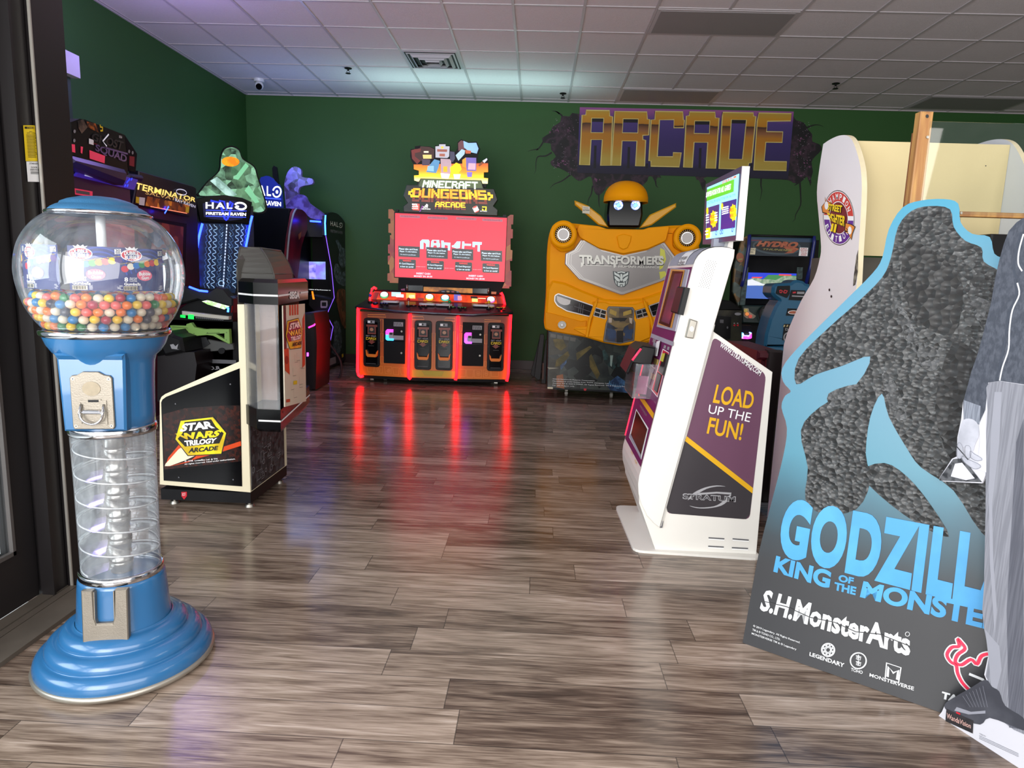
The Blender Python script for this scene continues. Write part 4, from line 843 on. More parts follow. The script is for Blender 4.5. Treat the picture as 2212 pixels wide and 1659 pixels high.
g = G(); g.pp(cp_, zC_([(260, 320), (600, 390), (700, 330), (790, 350), (860, 440), (900, 470), (900, 640), (480, 480), (200, 560)]), BLK, .03, th=.08, bev=.01)
g.tube([cp_.w(*p, .04) for p in zC_([(380, 330), (500, 375), (600, 385)])], .008, BL, 6); g.build('hood', gc)
g = G(); g.pp(cp_, zC_([(515, 500), (585, 480), (890, 558), (880, 638), (720, 590)]), GLB, .05, th=.02); g.pp(cp_, zC_([(530, 503), (600, 488), (862, 562), (800, 600), (600, 540)]), Mart('score_display', ['d8e8c8', 'f0f8e8', '8cc860', 'e0f0d8'], 30, .3, em=.7), .052)
g.line(cp_, zC_([(862, 570), (884, 580), (880, 628)]), .016, BL2, .054); g.build('display', gc)
g = G(); g.pp(cp_, zC_([(290, 618), (852, 682), (850, 722), (795, 722), (290, 664)]), M('pale_grey_metal', 'b4b0a4', .4), .03, th=.05, bev=.004)
for i in range(14): g.line(cp_, zC_(el(490+i*24, 694+i*2.0, 8, 6, 10)), .004, GRY, .032, True)
g.line(cp_, zC_([(300, 676), (360, 683)]), .02, M('green_led', '10e040'), .032); g.line(cp_, zC_([(392, 682), (460, 688)]), .034, M('green_led', '10e040'), .032); g.build('rail', gc, 'pale grey rail with green lights')
RG = M('olive_green_plastic', '78a04c', .45, var=.06); rf = thing('toy_rifle', (-2.6, 5.16, .8), 'green plastic toy rifle lying in the rack behind the cream cabinet', 'toy gun')
g = G(); g.pp(cp_, zC_([(150, 790), (340, 796), (345, 775), (400, 758), (438, 812), (560, 836), (640, 832), (855, 836), (866, 1008), (852, 1014), (662, 915), (590, 906), (430, 920), (395, 915), (280, 912), (150, 850)]), RG, .075, th=.04, holes=[zC_([(690, 888), (806, 880), (806, 962)])], bev=.003); 
for a, b in ((437, 888), (598, 878), (826, 876), (822, 965), (360, 980), (402, 1052), (452, 1028)): g.pp(cp_, zC_(el(a, b, 5, 5, 8)), INK, .0765)
g.line(cp_, zC_([(640, 878), (800, 870)]), .006, M('dark_olive', '4c6a2c', .5), .0765); g.line(cp_, zC_([(240, 800), (420, 812), (425, 850), (250, 850)]), .005, M('dark_olive', '4c6a2c'), .0765); g.build('stock_and_receiver', rf)
g = G(); g.pp(cp_, zC_([(315, 916), (395, 912), (470, 1058), (455, 1080), (388, 1072), (345, 985)]), RG, .074, th=.038, bev=.004); g.build('grip', rf)
g = G(); g.tube([cp_.w(*p, .05) for p in zC_(smooth([(450, 1078), (500, 1150), (550, 1260), (600, 1380), (640, 1480)], 3, False))], .008, BLK, 8); g.tube([cp_.w(*p, .052) for p in zC_([(446, 1075), (500, 1158)])], .009, M('cable_sleeve_white', 'c8c8c0', .5), 8); g.build('cable', rf)
# small card reader glowing beside it
g = G(); pr2 = PY(5.1); g.pp(pr2, zC_([(280, 1440), (400, 1345), (492, 1420), (470, 1500), (300, 1520)]), BLK, .0, th=.2); g.tube([pr2.w(*p, .004) for p in zC_([(285, 1445), (400, 1348), (490, 1420)])], .006, M('magenta_led', 'ff2a8c', .3, em=4), 6); g.pp(pr2, zC_([(300, 1440), (345, 1430), (380, 1478), (305, 1500)]), M('cyan_led', '20b0ff', .3, em=4), .004); g.pp(pr2, zC_([(350, 1420), (400, 1385), (445, 1430), (390, 1465)]), M('reader_screen', '4a3c64', .3, em=.6), .004)
zlo = min(v.z for v in g.v); g.build('card_reader', gc, 'glowing card reader')
g = G(); pr3 = PY(4.9); g.pp(pr3, zC_([(80, 870), (150, 855), (190, 905), (285, 940), (315, 1110), (80, 1160), (0, 1000)]), BLK, .0, th=.3, bev=.02); g.pp(pr3, zC_([(150, 1020), (190, 1012), (215, 1040), (250, 1010), (235, 1070), (260, 1080), (170, 1070)]), LG, .002)
g.pp(pr3, zC_([(0, 1160), (320, 1110), (440, 1110), (470, 1260), (420, 1700), (0, 1700)]), M('dark_maroon_black', '120a0e', .4), -.05, th=.3); g.build('side_unit', gc)
# ================================================================ second halo-lettered cabinet by the back wall
hc = thing('arcade_cabinet', (-2.95, 8.95, 0), 'dark cabinet at the back wall with curved crimson side panel and small lit screen', 'arcade machine')
XR = -2.66; pr = Pl((XR, 0, 0), (0, 1, 0)); pl_ = Pl((-3.03, 0, 0), (0, 1, 0)); NAVY = M('navy_print_black', '10121c', .4, c2='1a1420', sc=3)
g = G(); outl = zF(smooth([(372, 95), (410, 68), (470, 82), (525, 150), (541, 215), (543, 700), (545, 1205)], 3, False)+[(385, 1290), (390, 1160), (430, 965), (385, 885), (388, 850), (440, 735), (420, 500), (372, 245)])
g.pp(pr, outl, NAVY, .0, th=.04)
halo(g, pr, zF, [(408, 135), (502, 150), (502, 190), (408, 170)], LW, .003); g.text(pr, 'FIRETEAM RAVEN', zF([(408, 200), (502, 215), (502, 238), (408, 222)]), LG, .003, .02)
FIG = Mart('armour_print', ['1c2430', '4c5868', '30303c', '788898', '20242c', 'a8a090'], 30, .4)
for pts in ([(450, 290), (470, 285), (500, 340), (530, 360), (535, 470), (500, 500), (470, 430), (480, 370)], [(440, 480), (470, 470), (500, 540), (530, 520), (538, 640), (470, 620), (440, 560)], [(430, 930), (460, 910), (485, 950), (500, 1060), (480, 1170), (420, 1160), (440, 1050)]): g.pp(pr, zF(smooth(pts, 2)), FIG, .003)
RDB = Mart('rust_print', ['2c100c', '7a3020', '3a1814', 'a86040', '1c0e10'], 16, .4)
g.pp(pr, zF(smooth([(450, 700), (500, 660), (540, 720), (541, 960), (500, 940), (470, 820)], 2)), RDB, .0028); g.pp(pr, zF([(395, 1210), (450, 1190), (455, 1240), (395, 1265)]), LG, .003); g.pp(pr, zF([(498, 1175), (510, 1165), (512, 1190), (500, 1200)]), YPR, .003)
g.build('side_panel', hc, 'right side panel with figures print and white lettering')
g = G(); g.tube([pr.w(*p, .004) for p in zF([(372, 90), (368, 150), (372, 245)])], .009, BL2, 8); g.tube([pr.w(*p, .004) for p in zF([(374, 250), (418, 500), (440, 732), (388, 850), (388, 880), (430, 960), (400, 1120), (388, 1190)])], .005, M('violet_edge', '7a50e0', .3, em=1.4), 6); g.build('led_strip', hc, 'violet edge light of the side panel')
g = G(); RED2 = M('crimson_gloss_panel', '7a1c28', .35, c2='4a141c', sc=3)
g.pp(pl_, zF(smooth([(150, 32), (205, 42), (250, 95), (252, 150), (215, 240), (185, 340), (172, 450), (152, 600)], 3, False)+zF([(75, 470)])*0+[(75, 470), (95, 260), (128, 70)]), RED2, .0, th=.05)
g.tube([pl_.w(*p, .0) for p in zF(smooth([(148, 36), (122, 80), (95, 200), (80, 330), (72, 440)], 3, False))], .012, LG, 8)
g.pp(pl_, zF([(160, 240), (185, 215), (180, 260), (165, 282)]), M('orange_flame_print', 'a8602c', .4), .003); g.build('side_panel', hc, 'left side panel in dark crimson')
pb = PY(9.12)
g = G(); g.box((-3.05, 9.15, 0), (XR-.02, 9.33, onX(*zF([(400, 70)])[0], XR).z-.05), BLKM); g.box((-3.0, 8.75, 0), (XR-.05, 9.12, onX(*zF([(388, 860)])[0], XR).z-.02), Mart('dark_stone_print', ['1c1c20', '303036', '141418'], 6, .5)); g.build('body', hc)
g = G(); g.pp(pb, zF([(160, 450), (368, 452), (370, 590), (158, 585)]), M('screen_sky', '8cb4cc', .3, c2='7a6cd0', em=1.1, sc=4), .0, th=.02); g.pp(pb, zF([(205, 490), (295, 470), (295, 583), (205, 583)]), M('screen_violet', '5a54c8', .3, em=1.0, c2='a8a0f0', sc=9), .002)
g.pp(pb, zF([(160, 540), (205, 545), (205, 583), (160, 580)]), M('screen_cyan', '48c8e8', .3, em=1.4), .003); g.build('screen', hc, 'lit picture screen')
g = G(); pc2 = PY(8.7); g.pp(pc2, zF([(245, 710), (420, 740), (400, 840), (290, 845), (235, 790)]), BLK, .0, th=.3, bev=.01); g.pp(pc2, zF(rr(333, 755, 388, 812, 8)), LG, .003, holes=[zF(rr(343, 768, 377, 798, 4))]); g.pp(pc2, zF([(262, 682), (275, 682), (288, 745), (272, 745)]), M('orange_lamp', 'f07818', .3, em=1.5), .003)
g.tube([pc2.w(*p, .02) for p in zF([(300, 857), (380, 857)])], .011, M('magenta_bar', 'd030ff', .3, em=10), 8); g.text(pb, 'invasion of the Forerunner ring', zF([(240, 662), (420, 672), (420, 680), (240, 672)]), WL, .004); g.build('control_panel', hc)
g = G(); pcn = PY(8.8); g.pp(pcn, zF([(240, 20), (350, 90), (352, 260), (170, 255), (190, 330), (170, 420), (165, 250), (250, 110)][:4]), M('cabinet_black_blue', '0c0e18'), -.1, th=.15); g.tube([pcn.w(*p, .06) for p in zF([(252, 135), (335, 141)])], .012, BL, 8); g.build('canopy', hc)
g = G(); x1_ = onY(640, 500, 8.4).x; x0_ = onY(560, 500, 8.4).x; zt_ = onY(610, 449, 8.4).z
g.box((-3.9, 8.42, 0), (-3.09, 9.2, zt_), DK, .01); g.build('side_housing', hc)
g = G(); pm = PY(8.62); g.pp(pm, zD(smooth([(700, 690), (700, 440), (735, 400), (790, 395), (850, 440), (900, 520), (912, 690)], 2, False)), M('back_marquee_blue', '1c2a80', .3, em=.45), .0, th=.06)
halo(g, pm, zD, [(625, 475), (905, 500), (905, 590), (625, 572)], WL, .004); g.line(pm, zD([(700, 598), (905, 612)]), .012, BLN, .004); g.text(pm, 'FIRETEAM RAVEN', zD([(515, 600), (905, 640), (905, 680), (515, 655)]), WL, .004, .03)
g.build('rear_marquee', hc, 'blue lit marquee partly hidden behind the green topper')
g = G(); VIO = Mart('violet_facet_print', ['140e1c', '3a2c4c', '6a5c9c', '1c1424', '8c84c8'], 14, .4, em=.15)
g.pp(pm, zD(smooth([(935, 470), (965, 360), (1025, 305), (1090, 330), (1100, 400), (1200, 420), (1195, 470), (1080, 500), (1060, 600), (1000, 690), (955, 690), (940, 580)], 3)), VIO, .1, th=.05)
g.pp(pm, zD(smooth([(950, 695), (1000, 620), (1060, 570), (1130, 580), (1170, 650), (1300, 745), (1300, 800), (1180, 790), (1100, 710)], 3)), M('lilac_facet', '5c50a8', .3, em=.3, c2='3a2c6a', sc=12), .12, th=.05)
g.pp(pm, zD([(820, 320), (835, 295), (860, 310), (880, 470), (850, 440), (825, 400)]), BLK, .0, th=.04)
g.build('topper', hc, 'violet cut-out topper shapes')
g = G(); ph2 = PY(7.9); g.tube([ph2.w(*p) for p in zF(smooth([(240, 1045), (290, 1040), (340, 1080), (340, 1200), (325, 1310), (370, 1390), (440, 1395), (490, 1330), (490, 1230), (430, 1130), (370, 1060), (310, 1010)], 3, False))], .014, RUB, 8)
g.tube([ph2.w(*p) for p in zF(smooth([(240, 1150), (270, 1250), (298, 1370), (290, 1440), (250, 1470)], 3, False))], .014, RUB, 8)
g.build('gun_hose', None, 'black looping hose hanging between the dark cabinets near the floor', 'hose')
g = G(); g.pp(PY(7.0), zF([(200, 850), (275, 850), (292, 940), (300, 1100), (290, 1450), (235, 1480), (200, 1480)]), M('dark_maroon_black', '120a0e'), .0, th=.5, bev=.02); g.tube([PY(7.0).w(*p, .005) for p in zF([(240, 965), (285, 945), (290, 935)])], .008, M('magenta_led', 'ff2a8c'), 6); g.pp(PY(7.0), zF([(226, 1160), (240, 1160), (240, 1188), (226, 1188)]), M('magenta_bar', 'd030ff'), .003)
o = g.build('gun_pod', None, 'dark gun pod with a thin red light behind the tower cabinet', 'game console')
# ================================================================ four player card cabinet with red light strips
zG, zH, zI, zJ = Zm(740, 280, 2.86), Zm(740, 600, 5.53), Zm(860, 280, 8.296), Zm(820, 440, 7.373)
LP = [fl(*p, .09) for p in zH([(205, 1160), (800, 1192), (1360, 1208), (1970, 1215)])]
LP[0].y = max(LP[0].y, LP[1].y+.05); LP[3].y = max(LP[3].y, LP[2].y+.05)
PLf, PCf, PRf = PV(LP[0], LP[1]), PV(LP[1], LP[2]), PV(LP[2], LP[3]); YM = LP[1].y
mc = thing('arcade_cabinet', ((LP[1].x+LP[2].x)/2, YM+.5, 0), 'wide orange four player cabinet with glowing red light strips and a big red screen', 'arcade machine')
zdk = PCf.w(*zH([(1090, 425)])[0]).z
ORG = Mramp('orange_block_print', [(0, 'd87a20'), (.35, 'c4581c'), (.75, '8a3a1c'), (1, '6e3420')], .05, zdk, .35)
bk = YM+.72
foot = [(p.x, p.y) for p in LP]+[(LP[3].x-.03, bk), (LP[0].x+.03, bk)]
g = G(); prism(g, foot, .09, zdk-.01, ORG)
OL = M('orange_line_print', 'e88a3c', .4); DO = M('dark_brown_block_print', '5e2c18', .4)
def brick(pl, pts, w=.006, m=None): g.line(pl, zH(pts), w, m or OL, .002, True)
g.pp(PCf, zH([(830, 1100), (1345, 1118), (1345, 1195), (830, 1182)]), M('mustard_print', 'c8a01c', .4), .0015)
g.pp(PCf, zH([(940, 1105), (1215, 1115), (1190, 1180), (975, 1170)]), M('olive_gold_print', 'b49a20', .4), .002); brick(PCf, [(940, 1105), (1215, 1115), (1190, 1180), (975, 1170)])
for x, y, w, h in ((290, 1050, 85, 80), (380, 1055, 100, 85), (500, 1060, 85, 90), (598, 1070, 78, 90), (688, 1072, 80, 92)): brick(PLf, [(x, y), (x+w, y+5), (x+w-5, y+h), (x+12, y+h-6)])
for x, y, w, h in ((1385, 1092, 85, 88), (1480, 1096, 82, 90), (1572, 1098, 90, 92), (1680, 1100, 85, 88), (1775, 1100, 90, 80)): brick(PRf, [(x, y), (x+w, y+2), (x+w-4, y+h), (x+4, y+h)])
for pts in ([(300, 440), (510, 442), (520, 470), (300, 462)], [(450, 500), (485, 500), (485, 640), (450, 640)], [(450, 660), (485, 660), (485, 760), (450, 760)], [(450, 940), (490, 940), (490, 1020), (450, 1020)]): brick(PLf, pts)
for pts in ([(830, 460), (960, 465), (975, 500), (830, 500)], [(1230, 480), (1340, 482), (1340, 520), (1215, 512)], [(1068, 660), (1110, 660), (1108, 880), (1068, 880)], [(1068, 895), (1108, 895), (1104, 1100), (1066, 1100)], [(1325, 640), (1350, 640), (1348, 960), (1322, 960)], [(820, 600), (855, 600), (852, 750), (820, 750)], [(818, 780), (850, 780), (850, 960), (818, 960)]): brick(PCf, pts)
for pts in ([(1400, 570), (1430, 570), (1425, 640), (1400, 640)], [(1400, 660), (1425, 660), (1420, 800), (1395, 800)], [(1695, 500), (1890, 510), (1890, 525), (1695, 525)], [(1695, 680), (1735, 680), (1730, 790), (1695, 790)], [(1690, 1000), (1720, 1000), (1720, 1060), (1690, 1060)]): brick(PRf, pts)
for pl, c in ((PLf, (440, 1100)), (PLf, (545, 1110)), (PRf, (1620, 1145)), (PRf, (1720, 1145))):
    for r_ in range(4): g.line(pl, zH(el(c[0]+R.uniform(-18, 18), c[1]+R.uniform(-18, 18), 17, 14, 6)), .004, OL, .0025, True)
g.build('body', mc)
g = G(); prism(g, [(p[0]*.98-.025, p[1]+.03) for p in foot], .05, .09, BLKM); g.build('plinth', mc)
for (x, y) in ((LP[0].x+.12, LP[0].y+.12), (LP[0].x+.26, LP[0].y+.2), (LP[3].x-.14, LP[3].y+.12), (LP[3].x-.2, bk-.15), (LP[0].x+.2, bk-.15)):
    g = G(); g.cyl((x-.02, y, .028), (x+.02, y, .028), .028, STEEL, 16); g.cyl((x, y, .03), (x, y, .055), .012, STEEL, 8); g.build('caster', mc, 'small metal caster')
# deck
dsl = Pl((0, YM-.07, zdk+.012), (1, 0, 0), (0, 1, .30))
g = G(); dk = [dsl.w(*p) for p in zH([(155, 338), (620, 385), (1090, 412), (1560, 430), (2035, 405), (1950, 318), (1900, 270), (390, 240), (290, 258)])]
g.poly(dk, M('deck_print_plum', '3a2a30', .22, c2='2c2026', sc=5), th=.035, N=dsl.N); dkf = dk[:5]
g.tube([p+Vector((0, -.003, -.012)) for p in dkf], .014, M('deck_edge_metal', '5c5c64', .2, .8), 8); g.build('control_deck', mc)
DKP = lambda p, h=0: dsl.w(*zH([p])[0], h)
DP = Pl((0, 0, zdk+.016), (1, 0, 0), (0, 1, 0))
JC = {'purple': '4a2c8c', 'red': 'b01828', 'green': '1c8a3c', 'yellow': 'd8b41c'}
for cn, jp, bp in (('purple', (330, 292), (445, 312)), ('red', (788, 338), (905, 340)), ('green', (1277, 368), (1375, 362)), ('yellow', (1745, 372), (1835, 365))):
    b0 = DKP(jp); g = G(); g.cyl(b0, b0+Vector((0, 0, .012)), .028, BLK, 18); g.cyl(b0, b0+Vector((0, 0, .065)), .006, STEEL, 8); g.ball(b0+Vector((0, 0, .078)), .019, M('joystick_'+cn, JC[cn], .2), 16, 10); g.build('joystick', mc, cn+' ball joystick')
    b1 = DKP(bp); jm = M('button_'+('blue' if cn == 'purple' else cn), '24348c' if cn == 'purple' else JC[cn], .25)
    for k, (dx, dy, r_) in enumerate(((-.055, .02, .030), (.015, .0, .016), (.055, .0, .016), (.035, -.045, .016), (.09, -.03, .016))):
        g = G(); c_ = b1+Vector((dx, dy, 0)); g.cyl(c_, c_+Vector((0, 0, .010)), r_*1.15, BLK, 16); g.cyl(c_, c_+Vector((0, 0, .016)), r_*.9, jm, 16); g.build('button', mc)
for a in ((580, 296), (1015, 325), (1212, 333), (1655, 340)):
    c_ = DKP(a); g = G(); g.poly([c_+Vector((x, y, .022)) for x, y in rr(-.095, -.05, .095, .05, .03)], M('pod_white', 'b8b0b4', .3), th=.022, N=(0, 0, 1), bev=.005); g.poly([c_+Vector((x, y, .0225)) for x, y in rr(-.06, -.025, .06, .025, .01)], M('pod_window', '50404c', .15), th=.001, N=(0, 0, 1)); g.build('card_scanner', mc, 'pale oval card scanner')
# lit splash panel
Yb = DKP((1100, 290)).y+.02; zbs = DKP((1100, 290)).z; bs = Pl((0, Yb, zbs), (1, 0, 0), (0, .42, 1))
g = G(); qs = zH([(385, 150), (1890, 212), (1940, 322), (325, 262)])
g.pp(bs, qs, M('splash_orange_lit', 'e04c14', .35, em=.9, c2='a82410', sc=5), .0, th=.03); g.tube([bs.w(*p, .0) for p in zH([(380, 150), (1892, 212)])], .012, BLK, 8)
g.pp(bs, zH([(360, 170), (440, 175), (400, 262), (330, 260)]), M('splash_brown', '6e2c20', .4, em=.4), .002); g.pp(bs, zH([(1820, 215), (1885, 217), (1935, 320), (1850, 318)]), M('splash_brown', '6e2c20'), .002)
WB = M('lit_white_badge', 'fff6f0', .3, em=1.2)
for a, b, cn in ((497, 205, '58b070'), (1038, 232, 'e0b828'), (1225, 240, '38b0a0'), (1772, 262, 'c060b0')):
    g.pp(bs, zH(el(a, b, 56, 44, 26)), INK, .003); g.pp(bs, zH(el(a, b+8, 48, 34, 22)), M('badge_'+cn, cn, .3, em=.8), .004); g.pp(bs, zH(el(a, b-8, 44, 30, 22)), WB, .005)
for a, b, w, h, cn, em in ((585, 170, 110, 55, 'a8d8e8', 1.0), (640, 195, 90, 40, 'd8e8f0', .9), (760, 180, 110, 70, 'f0a040', 1.0), (790, 205, 70, 40, 'fff0d0', 1.2), (900, 240, 70, 36, '8c3c34', .5), (1330, 195, 80, 80, '6a60b0', .7), (1375, 215, 50, 55, 'd89090', .9), (1530, 220, 80, 30, '302428', .2), (1545, 245, 70, 45, 'f0d070', 1.0), (1620, 240, 90, 14, 'e8c8a0', .9)):
    g.pp(bs, zH([(a, b), (a+w, b+4), (a+w, b+h), (a, b+h-4)]), M('splash_block_'+cn, cn, .4, em=em), .003)
for q in ([(415, 245), (565, 250), (565, 260), (415, 255)], [(965, 268), (1110, 272), (1110, 283), (965, 279)], [(1155, 274), (1300, 278), (1300, 290), (1155, 286)], [(1700, 296), (1845, 300), (1845, 312), (1700, 308)]): g.text(bs, 'GET YOUR CARD!', zH(q), YPR, .006, .02)
g.build('splash_panel', mc, 'lit orange instruction panel')
REDL = M('red_light_strip', 'ff0c14', .3, em=9.5, var=.05)
def strip(pts, pl, o=.012, r_=.017): 
    g = G(); g.tube([pl.w(*p, o) for p in zH(pts)], r_, REDL, 10); g.build('light_strip', mc, 'glowing red light strip')
strip([(186, 355), (182, 800), (180, 1120), (192, 1165), (218, 1182), (245, 1172)], PLf); strip([(806, 408), (795, 800), (786, 1150), (792, 1190), (815, 1210)], PCf); strip([(1380, 432), (1372, 800), (1362, 1150), (1350, 1222)], PCf); strip([(2008, 425), (1988, 900), (1978, 1150), (1960, 1236)], PRf)
strip([(328, 258), (338, 190), (352, 135), (378, 115), (402, 132)], bs, .02, .014); strip([(1885, 195), (1900, 182), (1915, 215), (1938, 320)], bs, .02, .014)
# dispensers
def disp(pl, q):
    TL, TR, BR, BL_ = q; z = zH
    S = lambda a, b, c, d: z(sub(q, a, b, c, d))
    RP = lambda a, b, c, d, r_=18: z([lerpq(q, *p) for p in rr(a, b, c, d, r_/200.)])
    g = G(); g.pp(pl, z(rpoly(q, 40)), BLK, .014, th=.014, bev=.004); g.pp(pl, RP(.14, .08, .86, .95, 8), GLB, .016); g.pp(pl, S(.25, .05, .68, .11), LG, .0175); g.pp(pl, S(.27, .06, .42, .10), WPR, .018); g.pp(pl, S(.43, .06, .52, .10), INK, .018)
    g.pp(pl, S(.18, .135, .84, .18), M('brown_red_print', '7a3428', .4), .0175); g.pp(pl, S(.26, .18, .76, .33), M('brown_red_print', '7a3428'), .0175); g.pp(pl, z([lerpq(q, *p) for p in [(.35, .18), (.66, .18), (.70, .30), (.31, .30)]]), INK, .0185); g.pp(pl, z([lerpq(q, .5+.11*math.cos(t), .235+.035*math.sin(t)) for t in [i*math.pi/8 for i in range(16)]]), M('brown_light_print', 'a87c60', .4), .019)
    g.ptext(pl, 'GET', S(.20, .35, .42, .38), LG, .0185); g.ptext(pl, 'YOUR', S(.48, .35, .80, .38), LG, .0185); g.ptext(pl, 'CARD!', S(.20, .395, .80, .445), YPR, .0185)
    g.pp(pl, z([lerpq(q, *p) for p in [(.38, .45), (.62, .45), (.62, .48), (.74, .48), (.5, .535), (.26, .48), (.38, .48)]]), M('brown_red_print', '7a3428'), .0185); g.line(pl, z([lerpq(q, .33, .565), lerpq(q, .67, .565)]), .008, INK, .019)
    for u in (.05, .95):
        for v in (.06, .5, .94): g.pp(pl, z([lerpq(q, u+.014*math.cos(t), v+.006*math.sin(t)) for t in [i*math.pi/4 for i in range(8)]]), GRY, .0155)
    g.line(pl, z([lerpq(q, .2, .93), lerpq(q, .8, .93)]), .005, GRY, .018)
    d = g.build('card_dispenser', mc, 'black card dispenser')
    g = G(); OT = M('orange_tray_plastic', 'e07818', .4)
    g.pp(pl, z([lerpq(q, *p) for p in [(.20, .74), (.80, .74), (.75, .80), (.25, .80)]]), OT, .06, th=.008); g.pp(pl, z([lerpq(q, *p) for p in [(.14, .66), (.22, .70), (.25, .745), (.25, .80), (.18, .77)]]), OT, .05, th=.034); g.pp(pl, z([lerpq(q, *p) for p in [(.86, .66), (.78, .70), (.75, .745), (.75, .80), (.82, .77)]]), OT, .05, th=.034)
    g.build('tray', d, 'orange tray')
disp(PLf, [(248, 476), (447, 486), (443, 1070), (246, 1058)]); disp(PCf, [(858, 508), (1067, 514), (1058, 1104), (855, 1094)]); disp(PCf, [(1113, 515), (1322, 520), (1312, 1110), (1108, 1102)]); disp(PRf, [(1738, 536), (1940, 542), (1922, 1118), (1722, 1114)])
def coin(pl, q, led):
    z = zH; S = lambda a, b, c, d: z(sub(q, a, b, c, d))
    g = G(); g.pp(pl, z(rpoly(q, 8)), BLKM, .008, th=.008, bev=.002); g.line(pl, z([lerpq(q, .02, .50), lerpq(q, .98, .50)]), .006, GLB, .010)
    g.pp(pl, S(.46, .07, .90, .165), LG, .010); g.pp(pl, S(.44, .37, .92, .465), LG, .010)
    for i in range(5): g.line(pl, z([lerpq(q, .5+i*.07, .08), lerpq(q, .53+i*.08, .155)]), .006, INK, .0105)
    for v in (.275, .76): g.pp(pl, z([lerpq(q, .83+.045*math.cos(t), v+.022*math.sin(t)) for t in [i*math.pi/8 for i in range(16)]]), STEEL, .012, th=.004)
    d = g.build('coin_door', mc, 'black coin door')
    g = G(); top, bot = M('reader_magenta', 'ff30e0', .3, em=3), M('reader_cyan', '30a0ff', .3, em=3)
    C = [(.42, .24), (.42, .30), (.26, .30), (.22, .33), (.22, .36)]; D = [(.42, .24), (.16, .24), (.09, .28), (.09, .36)]
    g.pp(pl, z([lerpq(q, *p) for p in C+D[::-1][:-1]]), top, .03, th=.02)
    C = [(.22, .36), (.22, .42), (.26, .445), (.44, .445), (.44, .49), (.16, .49), (.09, .46), (.09, .36)]; g.pp(pl, z([lerpq(q, *p) for p in C]), bot if led else M('reader_violet', 'b040ff', .3, em=3), .03, th=.02)
    g.pp(pl, S(.23, .30, .43, .445), M('reader_face', '8c8890', .3, em=.2), .025, th=.015); g.pp(pl, S(.27, .31, .41, .36), INK, .027); g.build('card_reader', d, 'card reader with a magenta and cyan lit rim')
coin(PLf, [(492, 487), (750, 496), (744, 1030), (490, 1018)], True); coin(PRf, [(1436, 530), (1692, 538), (1680, 1057), (1425, 1052)], False)
# monitor
YV = Yb+.16; pv_ = PY(YV)
g = G(); g.box((LP[0].x+.35, YV+.06, zdk-.2), (LP[3].x-.35, YV+.16, pv_.w(*zJ([(1000, 1230)])[0]).z+.1), BLKM)
g.pp(pv_, zJ([(300, 1180), (1990, 1250), (1900, 1470), (290, 1420)]), BLKM, .03, th=.08); g.pp(pv_, zJ([(700, 1322), (1482, 1350), (1482, 1450), (698, 1420)]), M('amber_card_board', 'c88420', .4, em=.35, c2='8a5414', sc=9), .034)
g.pp(pv_, zJ(el(1090, 1455, 215, 85, 24, 2, 180, 360)), INK, .036)
for i in range(5): g.pp(pv_, zJ([(905+i*80, 1385-abs(2-i)*-6), (960+i*76, 1387-abs(2-i)*-6), (965+i*74, 1440), (915+i*78, 1440)]), M('tiny_card_%d' % (i % 3), ('a05050', '6080a0', 'a88c50')[i % 3], .4), .038)
g.tube([pv_.w(*p, .06) for p in zJ([(432, 1290), (440, 1380)])], .012, STEEL, 6); g.tube([pv_.w(*p, .06) for p in zJ([(1738, 1345), (1728, 1430)])], .012, STEEL, 6); g.pp(pv_, zJ([(445, 1300), (690, 1305), (690, 1400), (445, 1400)]), GLB, .05, th=.02); g.pp(pv_, zJ([(1480, 1350), (1730, 1355), (1725, 1440), (1480, 1440)]), GLB, .05, th=.02)
g.pp(pv_, zJ([(1780, 1400), (1860, 1403), (1855, 1450), (1778, 1448)]), M('orange_tag', 'c87428', .4), .036); g.pp(pv_, zJ([(340, 1360), (400, 1350), (405, 1385), (345, 1385)]), M('magenta_tag', '8c2c6c', .4), .036)
g.build('monitor_support', mc)
g = G(); g.pp(pv_, zJ([(232, 128), (2038, 208), (1995, 1258), (230, 1178)]), BLK, .03, th=.10)
for a, b in ((278, 105), (1990, 190)): g.pp(pv_, zJ(rr(a-25, b-14, a+25, b+18, 8)), BLK, .02, th=.04)
g.build('monitor', mc)
SR = M('screen_red', 'ff2038', .35, em=.85, var=.02); SB = M('screen_dark_box', '10161c', .3, em=.1, var=.02); SW = M('screen_text_white', 'd8f0ff', .3, em=.9, var=.02); SP = M('screen_glitch_pale', 'a8ccf0', .3, em=.85, var=.03); SRT = M('screen_text_red', 'ff2418', .3, em=.9, var=.02); SPK2 = M('screen_text_pink', 'ffd0dc', .3, em=.9, var=.02)
g = G(); g.pp(pv_, zJ([(248, 150), (2028, 228), (1985, 1245), (243, 1164)]), SR, .034, th=.003)
for pts in ([(645, 600), (680, 570), (780, 572), (797, 600), (790, 725), (735, 722), (738, 640), (700, 612), (700, 722), (645, 720)], [(822, 600), (840, 575), (950, 578), (952, 620), (965, 640), (960, 692), (915, 700), (905, 665), (865, 663), (850, 700), (815, 690), (818, 640)], [(980, 585), (1022, 588), (1024, 615), (1130, 622), (1122, 748), (1084, 742), (1086, 668), (1040, 655), (1034, 705), (985, 700)], [(1150, 665), (1180, 660), (1230, 600), (1290, 600), (1280, 708), (1230, 715), (1150, 690)], [(1315, 600), (1350, 602), (1352, 635), (1460, 640), (1455, 672), (1350, 668), (1346, 720), (1310, 715)], [(1480, 605), (1630, 612), (1625, 655), (1600, 655), (1595, 765), (1558, 760), (1562, 660), (1522, 656), (1515, 695), (1478, 690)]):
    g.pp(pv_, zJ(pts), SP, .036)
g.pp(pv_, zJ([(862, 590), (905, 592), (905, 628), (862, 626)]), SR, .0365)
